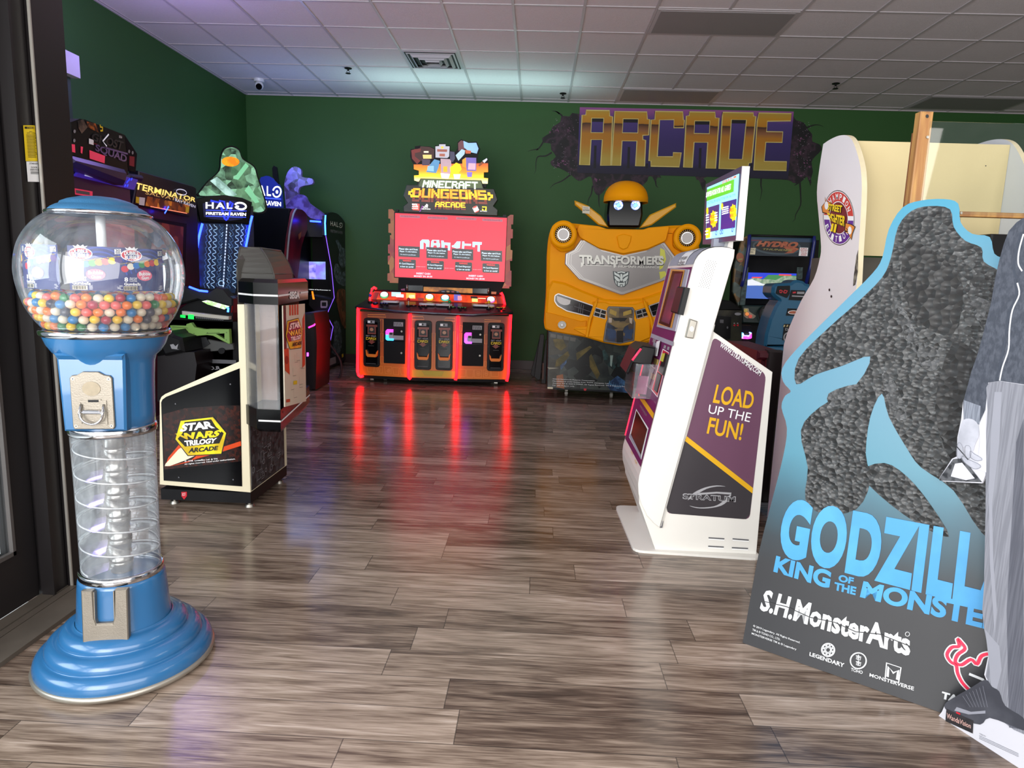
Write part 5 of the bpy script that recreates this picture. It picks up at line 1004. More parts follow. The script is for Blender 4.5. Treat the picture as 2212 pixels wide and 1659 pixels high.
for i, (a, b) in enumerate(((295, 668), (742, 690), (1148, 712), (1608, 735))):
    q = [(a, b), (a+345, b+16), (a+345, b+192), (a+3, b+175)]; g.pp(pv_, zJ(q), M('screen_box_edge', '3a1820', .3, em=.2), .037); g.pp(pv_, zJ(sub(q, .015, .03, .985, .97)), SB, .0375)
    g.text(pv_, 'Please take card from', zJ(sub(q, .07, .20, .93, .36)), SW, .0385, .01); g.text(pv_, "Player %d's slot below." % (i+1), zJ(sub(q, .10, .44, .90, .60)), SW, .0385, .01); g.text(pv_, 'Or check for possible jam.', zJ(sub(q, .13, .74, .85, .86)), SW, .0385, 0)
    b2 = b+208; a2 = (302, 748, 1197, 1632)[i]; q = [(a2, b2), (a2+282, b2+12), (a2+280, b2+170), (a2, b2+158)]
    g.pp(pv_, zJ(rpoly(q, 22)), SRT, .0372); g.pp(pv_, zJ(rpoly(sub(q, .015, .025, .985, .975), 20)), SB, .0376)
    g.text(pv_, 'WARNING', zJ(sub(q, .27, .10, .74, .25)), SRT, .0385, .02); g.text(pv_, 'P%d Card Dispenser' % (i+1), zJ(sub(q, .08, .40, .93, .60)), SW, .0385, .01); g.text(pv_, 'is low on cards!', zJ(sub(q, .14, .68, .88, .85)), SW, .0385, .01)
    a3, b3 = ((320, 178), (762, 200), (1218, 212), (1635, 236))[i]; q = [(a3, b3), (a3+325, b3+14), (a3+325, b3+54), (a3, b3+40)]; g.pp(pv_, zJ(rpoly(q, 12)), M('screen_grey_pill', 'a05064', .3, em=.55), .037); g.text(pv_, 'P%d Cards Owned: 00' % (i+1), zJ(sub(q, .12, .2, .88, .8)), M('screen_text_maroon', 'a0183c', .3, em=.5), .038, .01)
for a, b in ((595, 1095), (1425, 1132)):
    g.text(pv_, 'INSERT CASH', zJ([(a, b), (a+222, b+8), (a+222, b+38), (a, b+30)]), SPK2, .037, .03); g.text(pv_, 'MONEY IN: $0.00', zJ([(a-38, b+44), (a+252, b+54), (a+252, b+84), (a-38, b+74)]), SPK2, .037, .03)
for q in ([(592, 998), (735, 1002), (735, 1014), (592, 1010)], [(1042, 1022), (1185, 1026), (1185, 1038), (1042, 1034)], [(1490, 1042), (1620, 1046), (1620, 1058), (1490, 1054)]): g.text(pv_, 'All rights reserved', zJ(q), SPK2, .037)
g.build('screen', mc, 'lit red screen with four dark notices')
FRM = Mart('red_orange_tile_print', ['8a2430', 'b04030', '9a2c34', 'b8783c', 'a43830'], 7, .4, em=.08)
for pts in ([(140, 90), (200, 85), (240, 128), (243, 1165), (335, 1180), (335, 1240), (310, 1240), (310, 1265), (160, 1260), (160, 1230), (125, 1228), (125, 1110), (160, 1105), (155, 970), (132, 968), (130, 830), (165, 825), (165, 795), (135, 790), (132, 652), (165, 645), (165, 500), (188, 500), (185, 468), (140, 460), (140, 320), (175, 312), (170, 240), (140, 235)],
            [(2030, 215), (2085, 175), (2132, 178), (2125, 330), (2095, 330), (2095, 405), (2122, 405), (2120, 550), (2085, 555), (2085, 735), (2116, 740), (2110, 910), (2075, 910), (2080, 1065), (2100, 1068), (2100, 1180), (2095, 1320), (2065, 1320), (2065, 1350), (1915, 1345), (1915, 1315), (1890, 1310), (1890, 1255), (1990, 1250)]):
    g = G(); g.pp(pv_, zJ(pts), FRM, .028, th=.03); g.build('monitor_side_frame', mc, 'stepped red and orange side board')
# sign
ps = PY(YV+.02); g = G(); zz2 = zI
SGN = M('dark_green_stone_lit', '283020', .4, em=.12, c2='1c201c', sc=5)
g.pp(ps, zI([(150, 988), (340, 990), (400, 872), (1490, 905), (1540, 1055), (1720, 1062), (1785, 1255), (1710, 1370), (1787, 1440), (1780, 1545), (95, 1478), (92, 1372), (165, 1312), (92, 1192)]), SGN, .06, th=.08, bev=.006)
g.pp(ps, zI([(405, 880), (1480, 908), (1515, 1050), (370, 1020)]), M('moss_green_lit', '5c6c44', .4, em=.35), .064)
g.ptext(ps, 'MINECRAFT', zI([(482, 922), (1432, 950), (1436, 1082), (452, 1048)]), M('stone_white_letters', 'dcecd4', .3, em=1.0), .072, fat=.25)
DL, DT = M('dungeon_letters_low', 'f8b818', .3, em=.95), M('dungeon_letters_top', 'f08018', .3, em=.95)
DSH = M('dungeon_letter_shade', '8c3418', .3, em=.35)
q = [(300, 1062), (1570, 1102), (1600, 1270), (275, 1222)]
g.ptext(ps, 'DUNGEONS', zI([(300, 1120), (1560, 1160), (1600, 1345), (275, 1295)]), DSH, .068, fat=.3); g.ptext(ps, 'DUNGEONS', zI(q), M('dungeon_letters', 'f4981c', .3, em=.95, c2='f8bc20', sc=8), .074, fat=.3)
for pts in ([(290, 1068), (240, 1068), (232, 1100), (185, 1102), (180, 1165), (215, 1170), (225, 1215), (262, 1215), (262, 1175), (225, 1150), (225, 1125), (275, 1125)], [(1600, 1122), (1650, 1125), (1655, 1160), (1700, 1165), (1700, 1228), (1660, 1230), (1650, 1270), (1612, 1268), (1620, 1220), (1655, 1205), (1655, 1185), (1600, 1180)]): g.pp(ps, zI(pts), DL, .074)
g.ptext(ps, 'ARCADE', zI([(690, 1335), (1215, 1352), (1222, 1450), (675, 1432)]), DSH, .070, fat=.25); g.ptext(ps, 'ARCADE', zI([(692, 1302), (1212, 1320), (1217, 1412), (680, 1395)]), M('arcade_gold_letters', 'f4c824', .3, em=.95), .074, fat=.25)
g.pp(ps, zI([(258, 1325), (385, 1330), (382, 1450), (258, 1440)]), M('logo_red_lit', 'e04838', .3, em=.8), .072); g.text(ps, 'MOJ\nANG', zI([(266, 1335), (378, 1338), (376, 1405), (266, 1400)]), WB, .075, .03); g.text(ps, 'STUDIOS', zI([(266, 1415), (376, 1418), (376, 1435), (266, 1432)]), WB, .075, .03)
g.pp(ps, zI(el(507, 1358, 28, 26, 20)), WB, .072); g.line(ps, zI([(492, 1345), (522, 1372)]), .006, SGN, .074); g.line(ps, zI([(522, 1345), (492, 1372)]), .006, SGN, .074); g.text(ps, 'XBOX', zI([(462, 1388), (555, 1390), (555, 1415), (462, 1412)]), WB, .073, .02); g.text(ps, 'GAME STUDIOS', zI([(422, 1420), (596, 1426), (596, 1446), (422, 1440)]), WB, .073, .02)
g.pp(ps, zI([(430, 1360), (450, 1372), (400, 1470), (375, 1478), (405, 1420)]), M('purple_mark', '8c2c9c', .3, em=.4), .0735)
g.pp(ps, zI([(1330, 1405), (1415, 1368), (1450, 1440), (1370, 1482)]), WB, .072); g.pp(ps, zI([(1345, 1385), (1400, 1362), (1415, 1385), (1340, 1415)]), M('logo_red_lit', 'e04838'), .074); g.pp(ps, zI([(1370, 1482), (1450, 1440), (1440, 1468), (1385, 1490)]), M('logo_red_lit', 'e04838'), .074); g.text(ps, 'PLAY', zI([(1350, 1420), (1425, 1400), (1430, 1425), (1360, 1450)]), GRY, .075, .02)
g.pp(ps, zI([(1505, 1375), (1588, 1378), (1585, 1452), (1502, 1448)]), M('logo_yellow_lit', 'f0e020', .3, em=.8), .072); g.line(ps, zI(el(1545, 1400, 26, 24, 14, 0, 20, 160)), .016, INK, .074); g.pp(ps, zI([(1530, 1418), (1560, 1418), (1552, 1450), (1538, 1450)]), INK, .0745); g.text(ps, 'RAW THRILLS', zI([(1478, 1462), (1600, 1466), (1600, 1482), (1478, 1478)]), WB, .073, .02)
for a, b in ((1745, 1160), (1770, 1490), (1408, 1510)): g.pp(ps, zI(el(a, b, 9, 9, 10)), INK, .073)
g.build('title_sign', mc, 'stepped dark green sign with lit block lettering')
g = G()
g.pp(ps, zI([(275, 620), (240, 560), (215, 480), (225, 350), (300, 345), (300, 300), (400, 285), (400, 300), (560, 300), (660, 340), (660, 285), (740, 285), (740, 245), (850, 245), (850, 285), (930, 285), (930, 370), (1020, 400), (1065, 330), (1065, 225), (1130, 170), (1260, 225), (1410, 215), (1470, 340), (1430, 440), (1425, 590), (1490, 590), (1600, 500), (1625, 600), (1620, 765), (1540, 765), (1538, 862), (1618, 868), (1612, 975), (1580, 980), (1575, 1040), (345, 985), (340, 925), (290, 920), (280, 820), (368, 818), (368, 735), (275, 715)]), BLK, .028, th=.03)
FL = Mramp('fiery_brick_print', [(0, 'fff0a0'), (.22, 'ffc020'), (.5, 'f08418'), (1, '98401c')], ps.w(*zI([(900, 930)])[0]).z, ps.w(*zI([(900, 590)])[0]).z, .4, 1.3)
_o = g.v and None
g.build('picture_board', mc, 'backing board of the top picture')
BLOCKS = [([(280, 625), (1612, 600), (1612, 762), (1535, 765), (1535, 865), (1612, 872), (1605, 970), (350, 930), (290, 912), (285, 822), (372, 815), (372, 735), (282, 710)], None, 0),
 ([(300, 360), (390, 330), (400, 300), (560, 310), (650, 350), (640, 520), (420, 560), (300, 540)], '4a2c24', .35), ([(235, 370), (300, 350), (410, 340), (400, 400), (300, 420), (300, 480), (400, 560), (340, 620), (250, 520)], '7a3028', .5), ([(440, 450), (600, 450), (600, 520), (450, 520)], 'dcc878', .9), ([(460, 385), (545, 385), (545, 415), (460, 415)], 'e8e0c0', .9), ([(430, 530), (580, 540), (560, 640), (430, 640)], '544458', .5),
 ([(668, 300), (735, 295), (735, 262), (850, 262), (850, 298), (922, 300), (915, 480), (880, 510), (670, 500)], 'b8b8c0', .8), ([(700, 350), (880, 355), (875, 400), (700, 395)], '9c5c4c', .7), ([(740, 430), (840, 432), (838, 480), (740, 478)], 'a86450', .7), ([(770, 300), (810, 300), (810, 340), (770, 340)], 'e8c040', .9),
 ([(760, 520), (950, 530), (955, 660), (930, 800), (770, 800)], 'b89ca4', .8), ([(650, 530), (750, 560), (720, 690), (680, 780), (500, 760), (560, 640)], '5890b8', .8), ([(530, 650), (640, 650), (640, 750), (520, 740)], '90c0d8', .9), ([(810, 660), (880, 660), (880, 760), (810, 760)], 'f8a818', 1.2),
 ([(1075, 240), (1130, 190), (1250, 240), (1230, 340), (1080, 380)], '6c4448', .6), ([(1170, 200), (1260, 240), (1400, 235), (1440, 340), (1410, 430), (1280, 400), (1180, 320)], '8cb8e0', .9), ([(1200, 360), (1310, 380), (1300, 430), (1210, 430)], 'c05c38', .7),
 ([(1030, 460), (1140, 350), (1200, 370), (1190, 440), (1080, 560)], 'a8c4d0', .9), ([(930, 390), (1010, 400), (1020, 520), (980, 590), (930, 540)], '4c4c64', .5), ([(930, 680), (1040, 590), (1110, 620), (1140, 710), (1080, 780), (950, 810)], 'f8c808', 1.3),
 ([(1200, 500), (1400, 505), (1400, 740), (1230, 740)], '7464b0', .8), ([(1260, 600), (1390, 605), (1385, 720), (1250, 715)], 'd8a8b8', .9), ([(1150, 540), (1215, 500), (1220, 690), (1150, 660)], 'e89828', .9), ([(1230, 760), (1330, 760), (1320, 850), (1240, 850)], '8070c8', .9), ([(1435, 640), (1500, 570), (1530, 600), (1460, 660)], '8c4c30', .6), ([(1510, 560), (1590, 510), (1600, 540), (1545, 600)], 'c8ccd8', .9), ([(760, 780), (930, 800), (900, 880), (780, 870)], 'f8f0d0', 1.6), ([(990, 800), (1120, 800), (1100, 880), (1010, 885)], 'fff8e0', 1.8)]
g = G()
for k, (pts, cn, em) in enumerate(BLOCKS):
    g.pp(ps, zI(pts), FL if cn is None else M('picture_block_'+cn, cn, .4, em=em*.8, c2=None, var=.2, sc=9), .030+.0006*k)
ob = g.build('top_picture', mc, 'lit picture of plain coloured blocks above bright orange bricks')
# the gradient is measured from the picture's own base, as object coordinates start at the cabinet base
# ================================================================ painted mural on the back wall
zK = Zm(1140, 210, 3.3515); pw = PY(YB-.003)
mu = thing('wall_mural', (pw.w(1480, 600).x, YB-.02, pw.w(1480, 420).z), 'gold block letters painted on a purple panel with black cracks, high on the back wall', 'mural')
g = G(); SPC = Mart('starry_black_paint', ['040308', '08060c', '0a070e', '3a2434', '0a0810', '060509'], 9, .6, 'NOISE')
LB = smooth([(378, 122), (300, 140), (245, 135), (235, 180), (180, 215), (160, 260), (105, 295), (120, 330), (165, 335), (170, 380), (205, 430), (165, 465), (180, 500), (235, 515), (305, 555), (350, 595), (385, 605), (440, 575), (465, 590), (480, 680), (515, 712), (560, 670), (600, 640), (830, 640), (875, 575), (905, 580), (920, 612), (940, 580), (960, 570), (700, 400)], 2)
g.pp(pw, zK(LB), SPC, .001)
RB = smooth([(1900, 130), (1940, 165), (2000, 185), (2030, 235), (2060, 270), (2060, 320), (2110, 340), (2128, 380), (2080, 430), (2055, 470), (2065, 540), (2050, 590), (2055, 625), (2030, 600), (2020, 575), (1970, 620), (1920, 620), (1885, 600), (1700, 590), (1300, 575), (1290, 610), (1275, 680), (1255, 640), (1240, 600), (1215, 580), (1250, 400), (1800, 300)], 2)
g.pp(pw, zK(RB), SPC, .001)
CK = M('black_crack_paint', '060606', .6)
for pts in ([(250, 135), (210, 105), (175, 100)], [(230, 120), (200, 100)], [(120, 310), (80, 370), (40, 380), (0, 392)], [(75, 375), (60, 385)], [(175, 400), (130, 425), (75, 430), (60, 470), (58, 530), (45, 555)], [(310, 560), (250, 605), (190, 630), (160, 660)], [(515, 700), (515, 760), (520, 800)], [(470, 640), (460, 700), (440, 740), (435, 780)], [(925, 605), (930, 640), (945, 655)], [(2010, 225), (2060, 205), (2100, 200), (2140, 212)], [(1690, 585), (1688, 640), (1695, 680), (1680, 750)], [(1970, 610), (1975, 700), (1975, 780), (1940, 850), (1935, 885), (1915, 900)], [(1960, 620), (1930, 640)], [(2080, 400), (2120, 350)], [(2040, 600), (2048, 640)]):
    s_ = smooth(pts, 3, False); g.line(pw, zK(s_), [max(.003, .022*(1-i/len(s_))) for i in range(len(s_))], CK, .002)
ST = M('star_paint', 'b8a8c0', .6); PKN = M('nebula_pink_paint', '6c4060', .6)
for k in range(150):
    if k % 2: a, b = R.uniform(180, 370), R.uniform(150, 590)
    else: a, b = R.uniform(1925, 2050), R.uniform(180, 600)
    if k < 20: continue
    r_ = R.uniform(.8, 2.0); g.pp(pw, zK(el(a, b, r_, r_, 6)), ST, .0025)
for a, b in ((200, 240), (300, 250), (265, 460), (220, 485), (490, 590), (1985, 300), (1960, 400), (2010, 480), (1980, 560)):
    for k in range(7): g.pp(pw, zK(el(a+R.gauss(0, 18), b+R.gauss(0, 12), R.uniform(3, 10), R.uniform(2, 6), 8, R.uniform(0, 90))), PKN, .0022+.0001*k)
g.build('cracks', mu, 'black starry paint with cracks')
g = G(); z1 = pw.w(*zK([(1100, 85)])[0]).z; z0 = pw.w(*zK([(1100, 575)])[0]).z
PMAT = Mramp('mural_purple_paint', [(0, '14122a'), (.12, '1a1638'), (.2, '2c2058'), (.55, '3a2a6c'), (.82, '4c3a80'), (.93, '8c4c90'), (1, '9c5898')], z0-mu['o'][2], z1-mu['o'][2], .6, noise=.03)
g.pp(pw, zK([(377, 72), (1926, 104), (1885, 594), (358, 547)]), PMAT, .006, th=.005); g.build('panel', mu, 'purple painted panel')
GOLD = Mramp('mural_gold_paint', [(0, 'b8a040'), (.12, 'b8902c'), (.3, 'bc7c10'), (.5, 'b87a10'), (.58, '946038'), (.68, '5c3418'), (.7, '301c10'), (.72, 'c08010'), (.86, 'c89018'), (1, 'b89c38')], z0-mu['o'][2]+.20, z1-mu['o'][2]-.02, .55, noise=.035)
GED = M('mural_pale_gold_edge', 'd8c878', .55); MBK = M('mural_letter_shadow', '0c0a16', .6)
LT = {'A': ([(423, 95), (592, 98), (592, 137), (614, 142), (600, 495), (527, 495), (540, 308), (458, 308), (447, 492), (375, 490), (393, 130), (420, 130)], [(462, 152), (550, 153), (545, 258), (457, 257)]),
 'R': ([(630, 103), (862, 108), (865, 160), (882, 162), (874, 275), (832, 277), (832, 308), (853, 312), (845, 500), (780, 498), (790, 318), (682, 317), (672, 495), (606, 495)], [(690, 157), (800, 158), (796, 260), (684, 258)]),
 'C': ([(923, 103), (1122, 107), (1125, 165), (1133, 167), (1128, 222), (1057, 222), (1058, 163), (953, 165), (937, 430), (1050, 432), (1052, 402), (1110, 403), (1095, 505), (890, 500), (892, 462), (876, 462), (893, 165), (920, 163)], None),
 'B': ([(1170, 107), (1355, 110), (1357, 150), (1384, 152), (1358, 517), (1290, 515), (1302, 328), (1203, 327), (1190, 510), (1127, 508), (1147, 137), (1168, 135)], [(1208, 172), (1318, 173), (1313, 265), (1203, 263)]),
 'D': ([(1412, 110), (1632, 115), (1633, 138), (1650, 140), (1618, 475), (1597, 478), (1592, 522), (1383, 517), (1408, 140)], [(1473, 163), (1582, 165), (1553, 450), (1453, 448)]),
 'E': ([(1672, 115), (1907, 120), (1902, 172), (1733, 175), (1727, 250), (1845, 252), (1840, 328), (1722, 327), (1710, 465), (1873, 468), (1870, 532), (1635, 528), (1660, 175)], None)}
for k, (o_, h_) in LT.items():
    g = G(); sh = [(a+6, b+16) for a, b in o_]; cx_, cy_ = sum(a for a, b in o_)/len(o_), sum(b for a, b in o_)/len(o_)
    g.pp(pw, zK([(cx_+(a-cx_)*1.04, cy_+(b-cy_)*1.02+2) for a, b in o_]), MBK, .0070, holes=[zK(h_)] if h_ else ())
    if h_: g.pp(pw, zK([(h_[0][0], h_[0][1]), (h_[1][0], h_[1][1]), (h_[1][0], h_[1][1]+26), (h_[0][0], h_[0][1]+26)]), MBK, .0072)
    g.pp(pw, zK(o_), GOLD, .0080, holes=[zK(h_)] if h_ else ()); g.line(pw, zK(o_), .014, GED, .0088, True)
    if h_: g.line(pw, zK(h_), .012, GED, .0088, True)
    g.build('letter', mu, 'gold block letter')
g = G()
for a, b in ((490, 350), (733, 360), (1250, 368), (865, 480), (1620, 480)): g.pp(pw, zK([(a-9, b), (a+9, b), (a+4, 515 if b < 400 else 515), (a-14, 515)]), MBK, .0071)
g.build('shadow_bars', mu)
# ================================================================ yellow car-fronted cabinet
zT, zU = Zm(1130, 360, 3.19), Zm(1100, 620, 5.927)
YT_ = fl(1262, 846, .075).y; pt2 = PY(YT_); YSH = YT_-.12; py = PY(YSH)
tf = thing('arcade_cabinet', (pt2.w(1345, 800).x, YT_+.4, 0), 'big yellow cabinet shaped like a car front with a grey shield and round shoulder lamps', 'arcade machine')
AMB = M('amber_gloss_shell', 'f4a004', .5, var=.04, spec=.12); AM2 = M('amber_gloss_shell_b', 'e69004', .5, var=.04, spec=.12)
ctr = lambda x: 2*683-x
g = G(); g.pp(pt2, zT([(172, 1120), (1200, 1150), (1190, 1585), (165, 1532)]), BLK, -.002, th=.75); g.build('body', tf)
PST = Mart('dark_mech_poster', ['0c1012', '1c2426', '3c4440', '14181a', '0a1414', '5c6058'], 9, .22)
g = G(); g.pp(pt2, zT([(180, 1140), (1195, 1160), (1185, 1572), (170, 1520)]), PST, .001)
OG = M('poster_olive_gold', '6a5c2e', .3, c2='4c4424', sc=14, spec=.3); SG = M('poster_stone_grey', '4c4a42', .3, c2='3a3832', sc=9, spec=.3); TL_ = M('poster_teal', '2c4c4c', .25, c2='122424', sc=18); PB = M('poster_blue', '3c6088', .25, c2='1c3050', sc=14)
for kz, (pts, m) in enumerate((([(182, 1150), (320, 1175), (300, 1290), (180, 1300)], SG), ([(180, 1310), (260, 1340), (240, 1510), (172, 1505)], SG), ([(205, 1190), (270, 1180), (300, 1240), (260, 1270), (220, 1240)], OG), ([(230, 1330), (310, 1270), (320, 1300), (270, 1370), (220, 1380)], OG), ([(255, 1370), (300, 1330), (300, 1350), (262, 1400)], PB), ([(365, 1285), (460, 1235), (475, 1245), (370, 1335)], OG), ([(455, 1310), (470, 1290), (530, 1430), (510, 1465), (460, 1380)], OG),
               ([(545, 1270), (560, 1260), (640, 1380), (620, 1400), (560, 1350)], TL_), ([(600, 1300), (620, 1300), (610, 1380), (600, 1370)], M('poster_pale', '8ca098', .25)), ([(640, 1300), (760, 1300), (740, 1380), (650, 1380)], TL_), ([(780, 1290), (800, 1290), (790, 1370), (770, 1360)], M('poster_pale', '8ca098')), ([(575, 1500), (650, 1440), (720, 1490), (720, 1560), (600, 1540)], PB), ([(230, 1440), (275, 1430), (285, 1530), (230, 1520)], M('poster_rust', '8c5028', .25)), ([(165, 1382), (250, 1388), (180, 1396)], M('poster_shine', '8a8674', .3)))):
    g.pp(pt2, zT(pts), m, .0015+.0003*kz)
for k in range(4): g.pp(pt2, zT([(190+k*45, 1150+k*8), (228+k*45, 1157+k*8), (225+k*45, 1182+k*8), (188+k*45, 1175+k*8)]), M('poster_pale_tile', '54524c', .3), .0075)
for k, s_ in enumerate(('©2010 Paramount Pictures Corporation.', 'Manufactured under license from TOMY Company, Ltd.', '®and/or TM & ©2014 TOMY. All Rights Reserved. TM & ®denote Japan', 'For sale in Japan only.')):
    x1 = (495, 590, 715, 355)[k]; y = 1458+k*14.5; g.text(pt2, s_, zT([(203, y), (x1, y+(x1-203)*.045), (x1, y+(x1-203)*.045+9.5), (203, y+9.5)]), WPR, .0085, .0)
for k in range(9): g.line(pt2, zT([(590+k*14, 1530-abs(4-k)*7), (596+k*14, 1500-abs(4-k)*7), (600+k*14, 1530-abs(4-k)*7)]), .006, M('poster_light_blue', '5890b8', .3), .0085)
g.text(pt2, '#22L5L', zT([(600, 1470), (700, 1490), (700, 1510), (600, 1495)]), PB, .0085, .03); g.pp(pt2, zT([(168, 1518), (205, 1520), (205, 1532), (168, 1530)]), CREAM, .0085); g.pp(pt2, zT([(418, 1528), (436, 1529), (436, 1540), (427, 1546), (418, 1540)]), REDP, .0085)
g.build('lower_poster', tf, 'glossy dark poster of machine parts')
for (px_, pz, nr) in ((1223, 850, .10), (1200, 846, .5), (1320, 853, .10), (1450, 860, .1)):
    c_ = onY(px_, pz, YT_+nr); g = G(); g.cyl((c_.x-.014, YT_+nr, .034), (c_.x+.014, YT_+nr, .034), .034, M('caster_wheel_grey', '8c8880', .4), 20); g.cyl((c_.x-.018, YT_+nr, .034), (c_.x+.018, YT_+nr, .034), .013, STEEL, 12); g.obox((c_.x, YT_+nr, .072), (.03, 0, 0), (0, .04, 0), (0, 0, .01), STEEL); g.build('caster', tf, 'grey caster wheel')
BASE = [(172, 520), (182, 455), (205, 400), (260, 378), (330, 388), (520, 408), (580, 428), (830, 432), (870, 418), (1020, 405), (1110, 402), (1170, 412), (1212, 460), (1218, 560), (1210, 820), (1195, 1130), (1150, 1165), (780, 1228), (670, 1236), (560, 1216), (430, 1178), (200, 1138), (152, 1122), (145, 1090), (160, 880), (166, 600)]
g = G(); g.pp(py, zT(rpoly(BASE, 14)), AMB, 0, th=.5, bev=.03)
g.pp(py, zT(rpoly([(385, 398), (520, 410), (580, 430), (830, 434), (870, 420), (1010, 410), (985, 510), (860, 566), (690, 600), (520, 560), (392, 488), (370, 440)], 14)), AMB, .06, th=.06, bev=.006)
g.pp(py, zT(rpoly([(166, 850), (200, 782), (290, 800), (400, 850), (560, 912), (690, 920), (820, 908), (960, 860), (1190, 790), (1205, 850), (1195, 1130), (1150, 1165), (780, 1226), (670, 1234), (560, 1214), (430, 1176), (200, 1136), (154, 1120), (148, 1090)], 12)), AMB, .05, th=.05, bev=.022)
g.pp(py, zT(rpoly([(150, 1000), (200, 1010), (400, 1065), (440, 1060), (430, 1172), (200, 1132), (156, 1116)], 8)), AM2, .058, th=.01, bev=.006)
g.pp(py, zT(rpoly([(345, 1120), (365, 1105), (440, 1100), (540, 1118), (540, 1180), (432, 1165)], 6)), AMB, .068, th=.014, bev=.006)
g.pp(py, zT(rpoly([(480, 930), (560, 930), (600, 945), (770, 945), (830, 930), (860, 930), (880, 1060), (880, 1180), (780, 1222), (670, 1232), (560, 1212), (440, 1178), (480, 1040)], 8)), AMB, .075, th=.03, bev=.012)
for s_ in (1, -1):
    f = (lambda x: x) if s_ > 0 else (lambda x: 1342-x)
    g.pp(py, zT([(f(430), 1175), (f(448), 1060), (f(490), 945), (f(515), 905), (f(510), 950), (f(470), 1055), (f(448), 1178)]), AMB, .095, th=.03, bev=.006)
g.build('shell', tf, 'glossy amber moulded shell')
g = G(); g.pp(py, zT(rpoly([(645, 478), (690, 462), (748, 476), (742, 515), (720, 562), (690, 572), (662, 558), (652, 520)], 6)), AMB, .078, th=.02, bev=.008); g.build('collar_badge', tf)
SHL = M('shield_grey_metal', '8a8684', .3, .35, var=.06, sc=3); SHE = M('shield_pale_edge', 'b4b0ac', .3, .4)
SH = [(398, 500), (520, 568), (690, 610), (860, 574), (975, 520), (1050, 620), (1000, 775), (690, 884), (672, 884), (385, 778), (288, 672), (292, 598), (350, 570)]
cc = (680, 690); sc_ = lambda k: [(cc[0]+(a-cc[0])*k, cc[1]+(b-cc[1])*k) for a, b in SH]
g = G(); g.pp(py, zT(SH), SHE, .045, th=.045, bev=.008); g.pp(py, zT(sc_(.965)), SHL, .047); g.line(py, zT(sc_(.94)), .006, SHE, .049, True); g.line(py, zT(sc_(.90)), .004, SHE, .049, True)
YLG = M('yellow_green_reflector', 'b8b840', .3, em=.12)
g.pp(py, zT([(945, 560), (975, 575), (985, 640), (960, 700), (938, 712)]), YLG, .051); g.pp(py, zT([(938, 725), (978, 720), (990, 745), (945, 778)]), YLG, .051)
LTS = M('title_letters_steel', 'c4c4bc', .3, .2); LTD = M('title_letters_dark', '2c2a2c', .4)
q = [(385, 608), (963, 622), (962, 680), (388, 672)]
g.text(py, 'TRANSFORMERS', zT([(a+3, b+5) for a, b in q]), LTD, .053, .05); g.text(py, 'TRANSFORMERS', zT(q), LTS, .056, .04)
g.pp(py, zT([(385, 608), (445, 609), (445, 622), (385, 621)]), LTS, .0565); g.pp(py, zT([(398, 660), (418, 662), (415, 682), (398, 694)]), LTS, .0565); g.pp(py, zT([(622, 665), (640, 665), (640, 690), (624, 700)]), LTS, .0565); g.pp(py, zT([(905, 614), (963, 615), (963, 630), (910, 628)]), LTS, .0565)
g.text(py, 'HUMAN ALLIANCE', zT([(652, 681), (935, 687), (934, 700), (652, 696)]), LTS, .056, .03); g.line(py, zT([(432, 680), (605, 684)]), .006, LTS, .055)
ex = lambda p: zT([(677+a, 775+b) for a, b in p])
EMB = M('emblem_pale_steel', 'c0c8c4', .3, .2)
g.pp(py, ex([(-58, -56), (-30, -50), (0, -58), (30, -50), (55, -54), (52, 0), (44, 32), (22, 54), (-24, 54), (-44, 30), (-54, 0)]), M('emblem_shadow', '3c4648', .4), .052)
for pts in ([(-30, -48), (0, -54), (28, -48), (22, -40), (0, -46), (-24, -40)], [(-50, -52), (-34, -40), (-12, -30), (-8, -8), (-26, -20), (-48, -32)], [(48, -50), (32, -38), (12, -30), (8, -8), (26, -20), (46, -30)], [(-6, -36), (6, -36), (9, 8), (0, 14), (-9, 8)], [(-48, -24), (-28, -12), (-10, 4), (-12, 20), (-32, 12), (-46, -6)], [(46, -22), (28, -12), (10, 4), (12, 20), (32, 12), (44, -6)],
            [(-44, 4), (-34, 16), (-30, 40), (-40, 28)], [(42, 4), (34, 16), (30, 40), (38, 28)], [(-26, 20), (-12, 26), (12, 26), (26, 20), (22, 46), (12, 50), (10, 36), (-10, 36), (-12, 50), (-24, 46)], [(-7, 41), (7, 41), (6, 52), (-6, 52)]): g.pp(py, ex(pts), EMB, .055)
g.build('shield', tf, 'grey shield plate with raised title and emblem')
for cx_, cy_, k in ((280, 468, 1), (1130, 492, -1)):
    g = G(); g.pp(py, zT(rpoly([(cx_-88, cy_-40), (cx_-50, cy_-84), (cx_+40, cy_-86), (cx_+88, cy_-40), (cx_+90, cy_+30), (cx_+60*1, cy_+105), (cx_-20*k, cy_+122), (cx_-90, cy_+60)], 30)), AMB, .11, th=.12, bev=.03)
    c_ = py.w(*zT([(cx_-4, cy_)])[0], .115); g.ring(c_, (0, -1, 0), .085, .135, .05, AMB, 40); 
    d = g.build('shoulder_lamp', tf, 'round lamp in an amber housing')
    g = G(); g.ring(c_, (0, -1, 0), .040, .085, .018, M('lamp_chrome_recess', '4a3a24', .2, .8), 36); g.cyl(c_, c_+Vector((0, -.03, 0)), .058, CHR, 30); g.cyl(c_+Vector((0, -.03, 0)), c_+Vector((0, -.045, 0)), .052, M('lamp_frosted_white', 'c8c4c0', .35), 30)
    for j in range(24):
        a = j*math.pi/12; g.obox(c_+Vector((math.cos(a)*.072, -.02, math.sin(a)*.072)), (math.cos(a)*.018, 0, math.sin(a)*.018), (0, .012, 0), (-math.sin(a)*.006, 0, math.cos(a)*.006), M('lamp_reflector_ribs', '8c7c60', .35, .6))
    g.build('bulb', d)
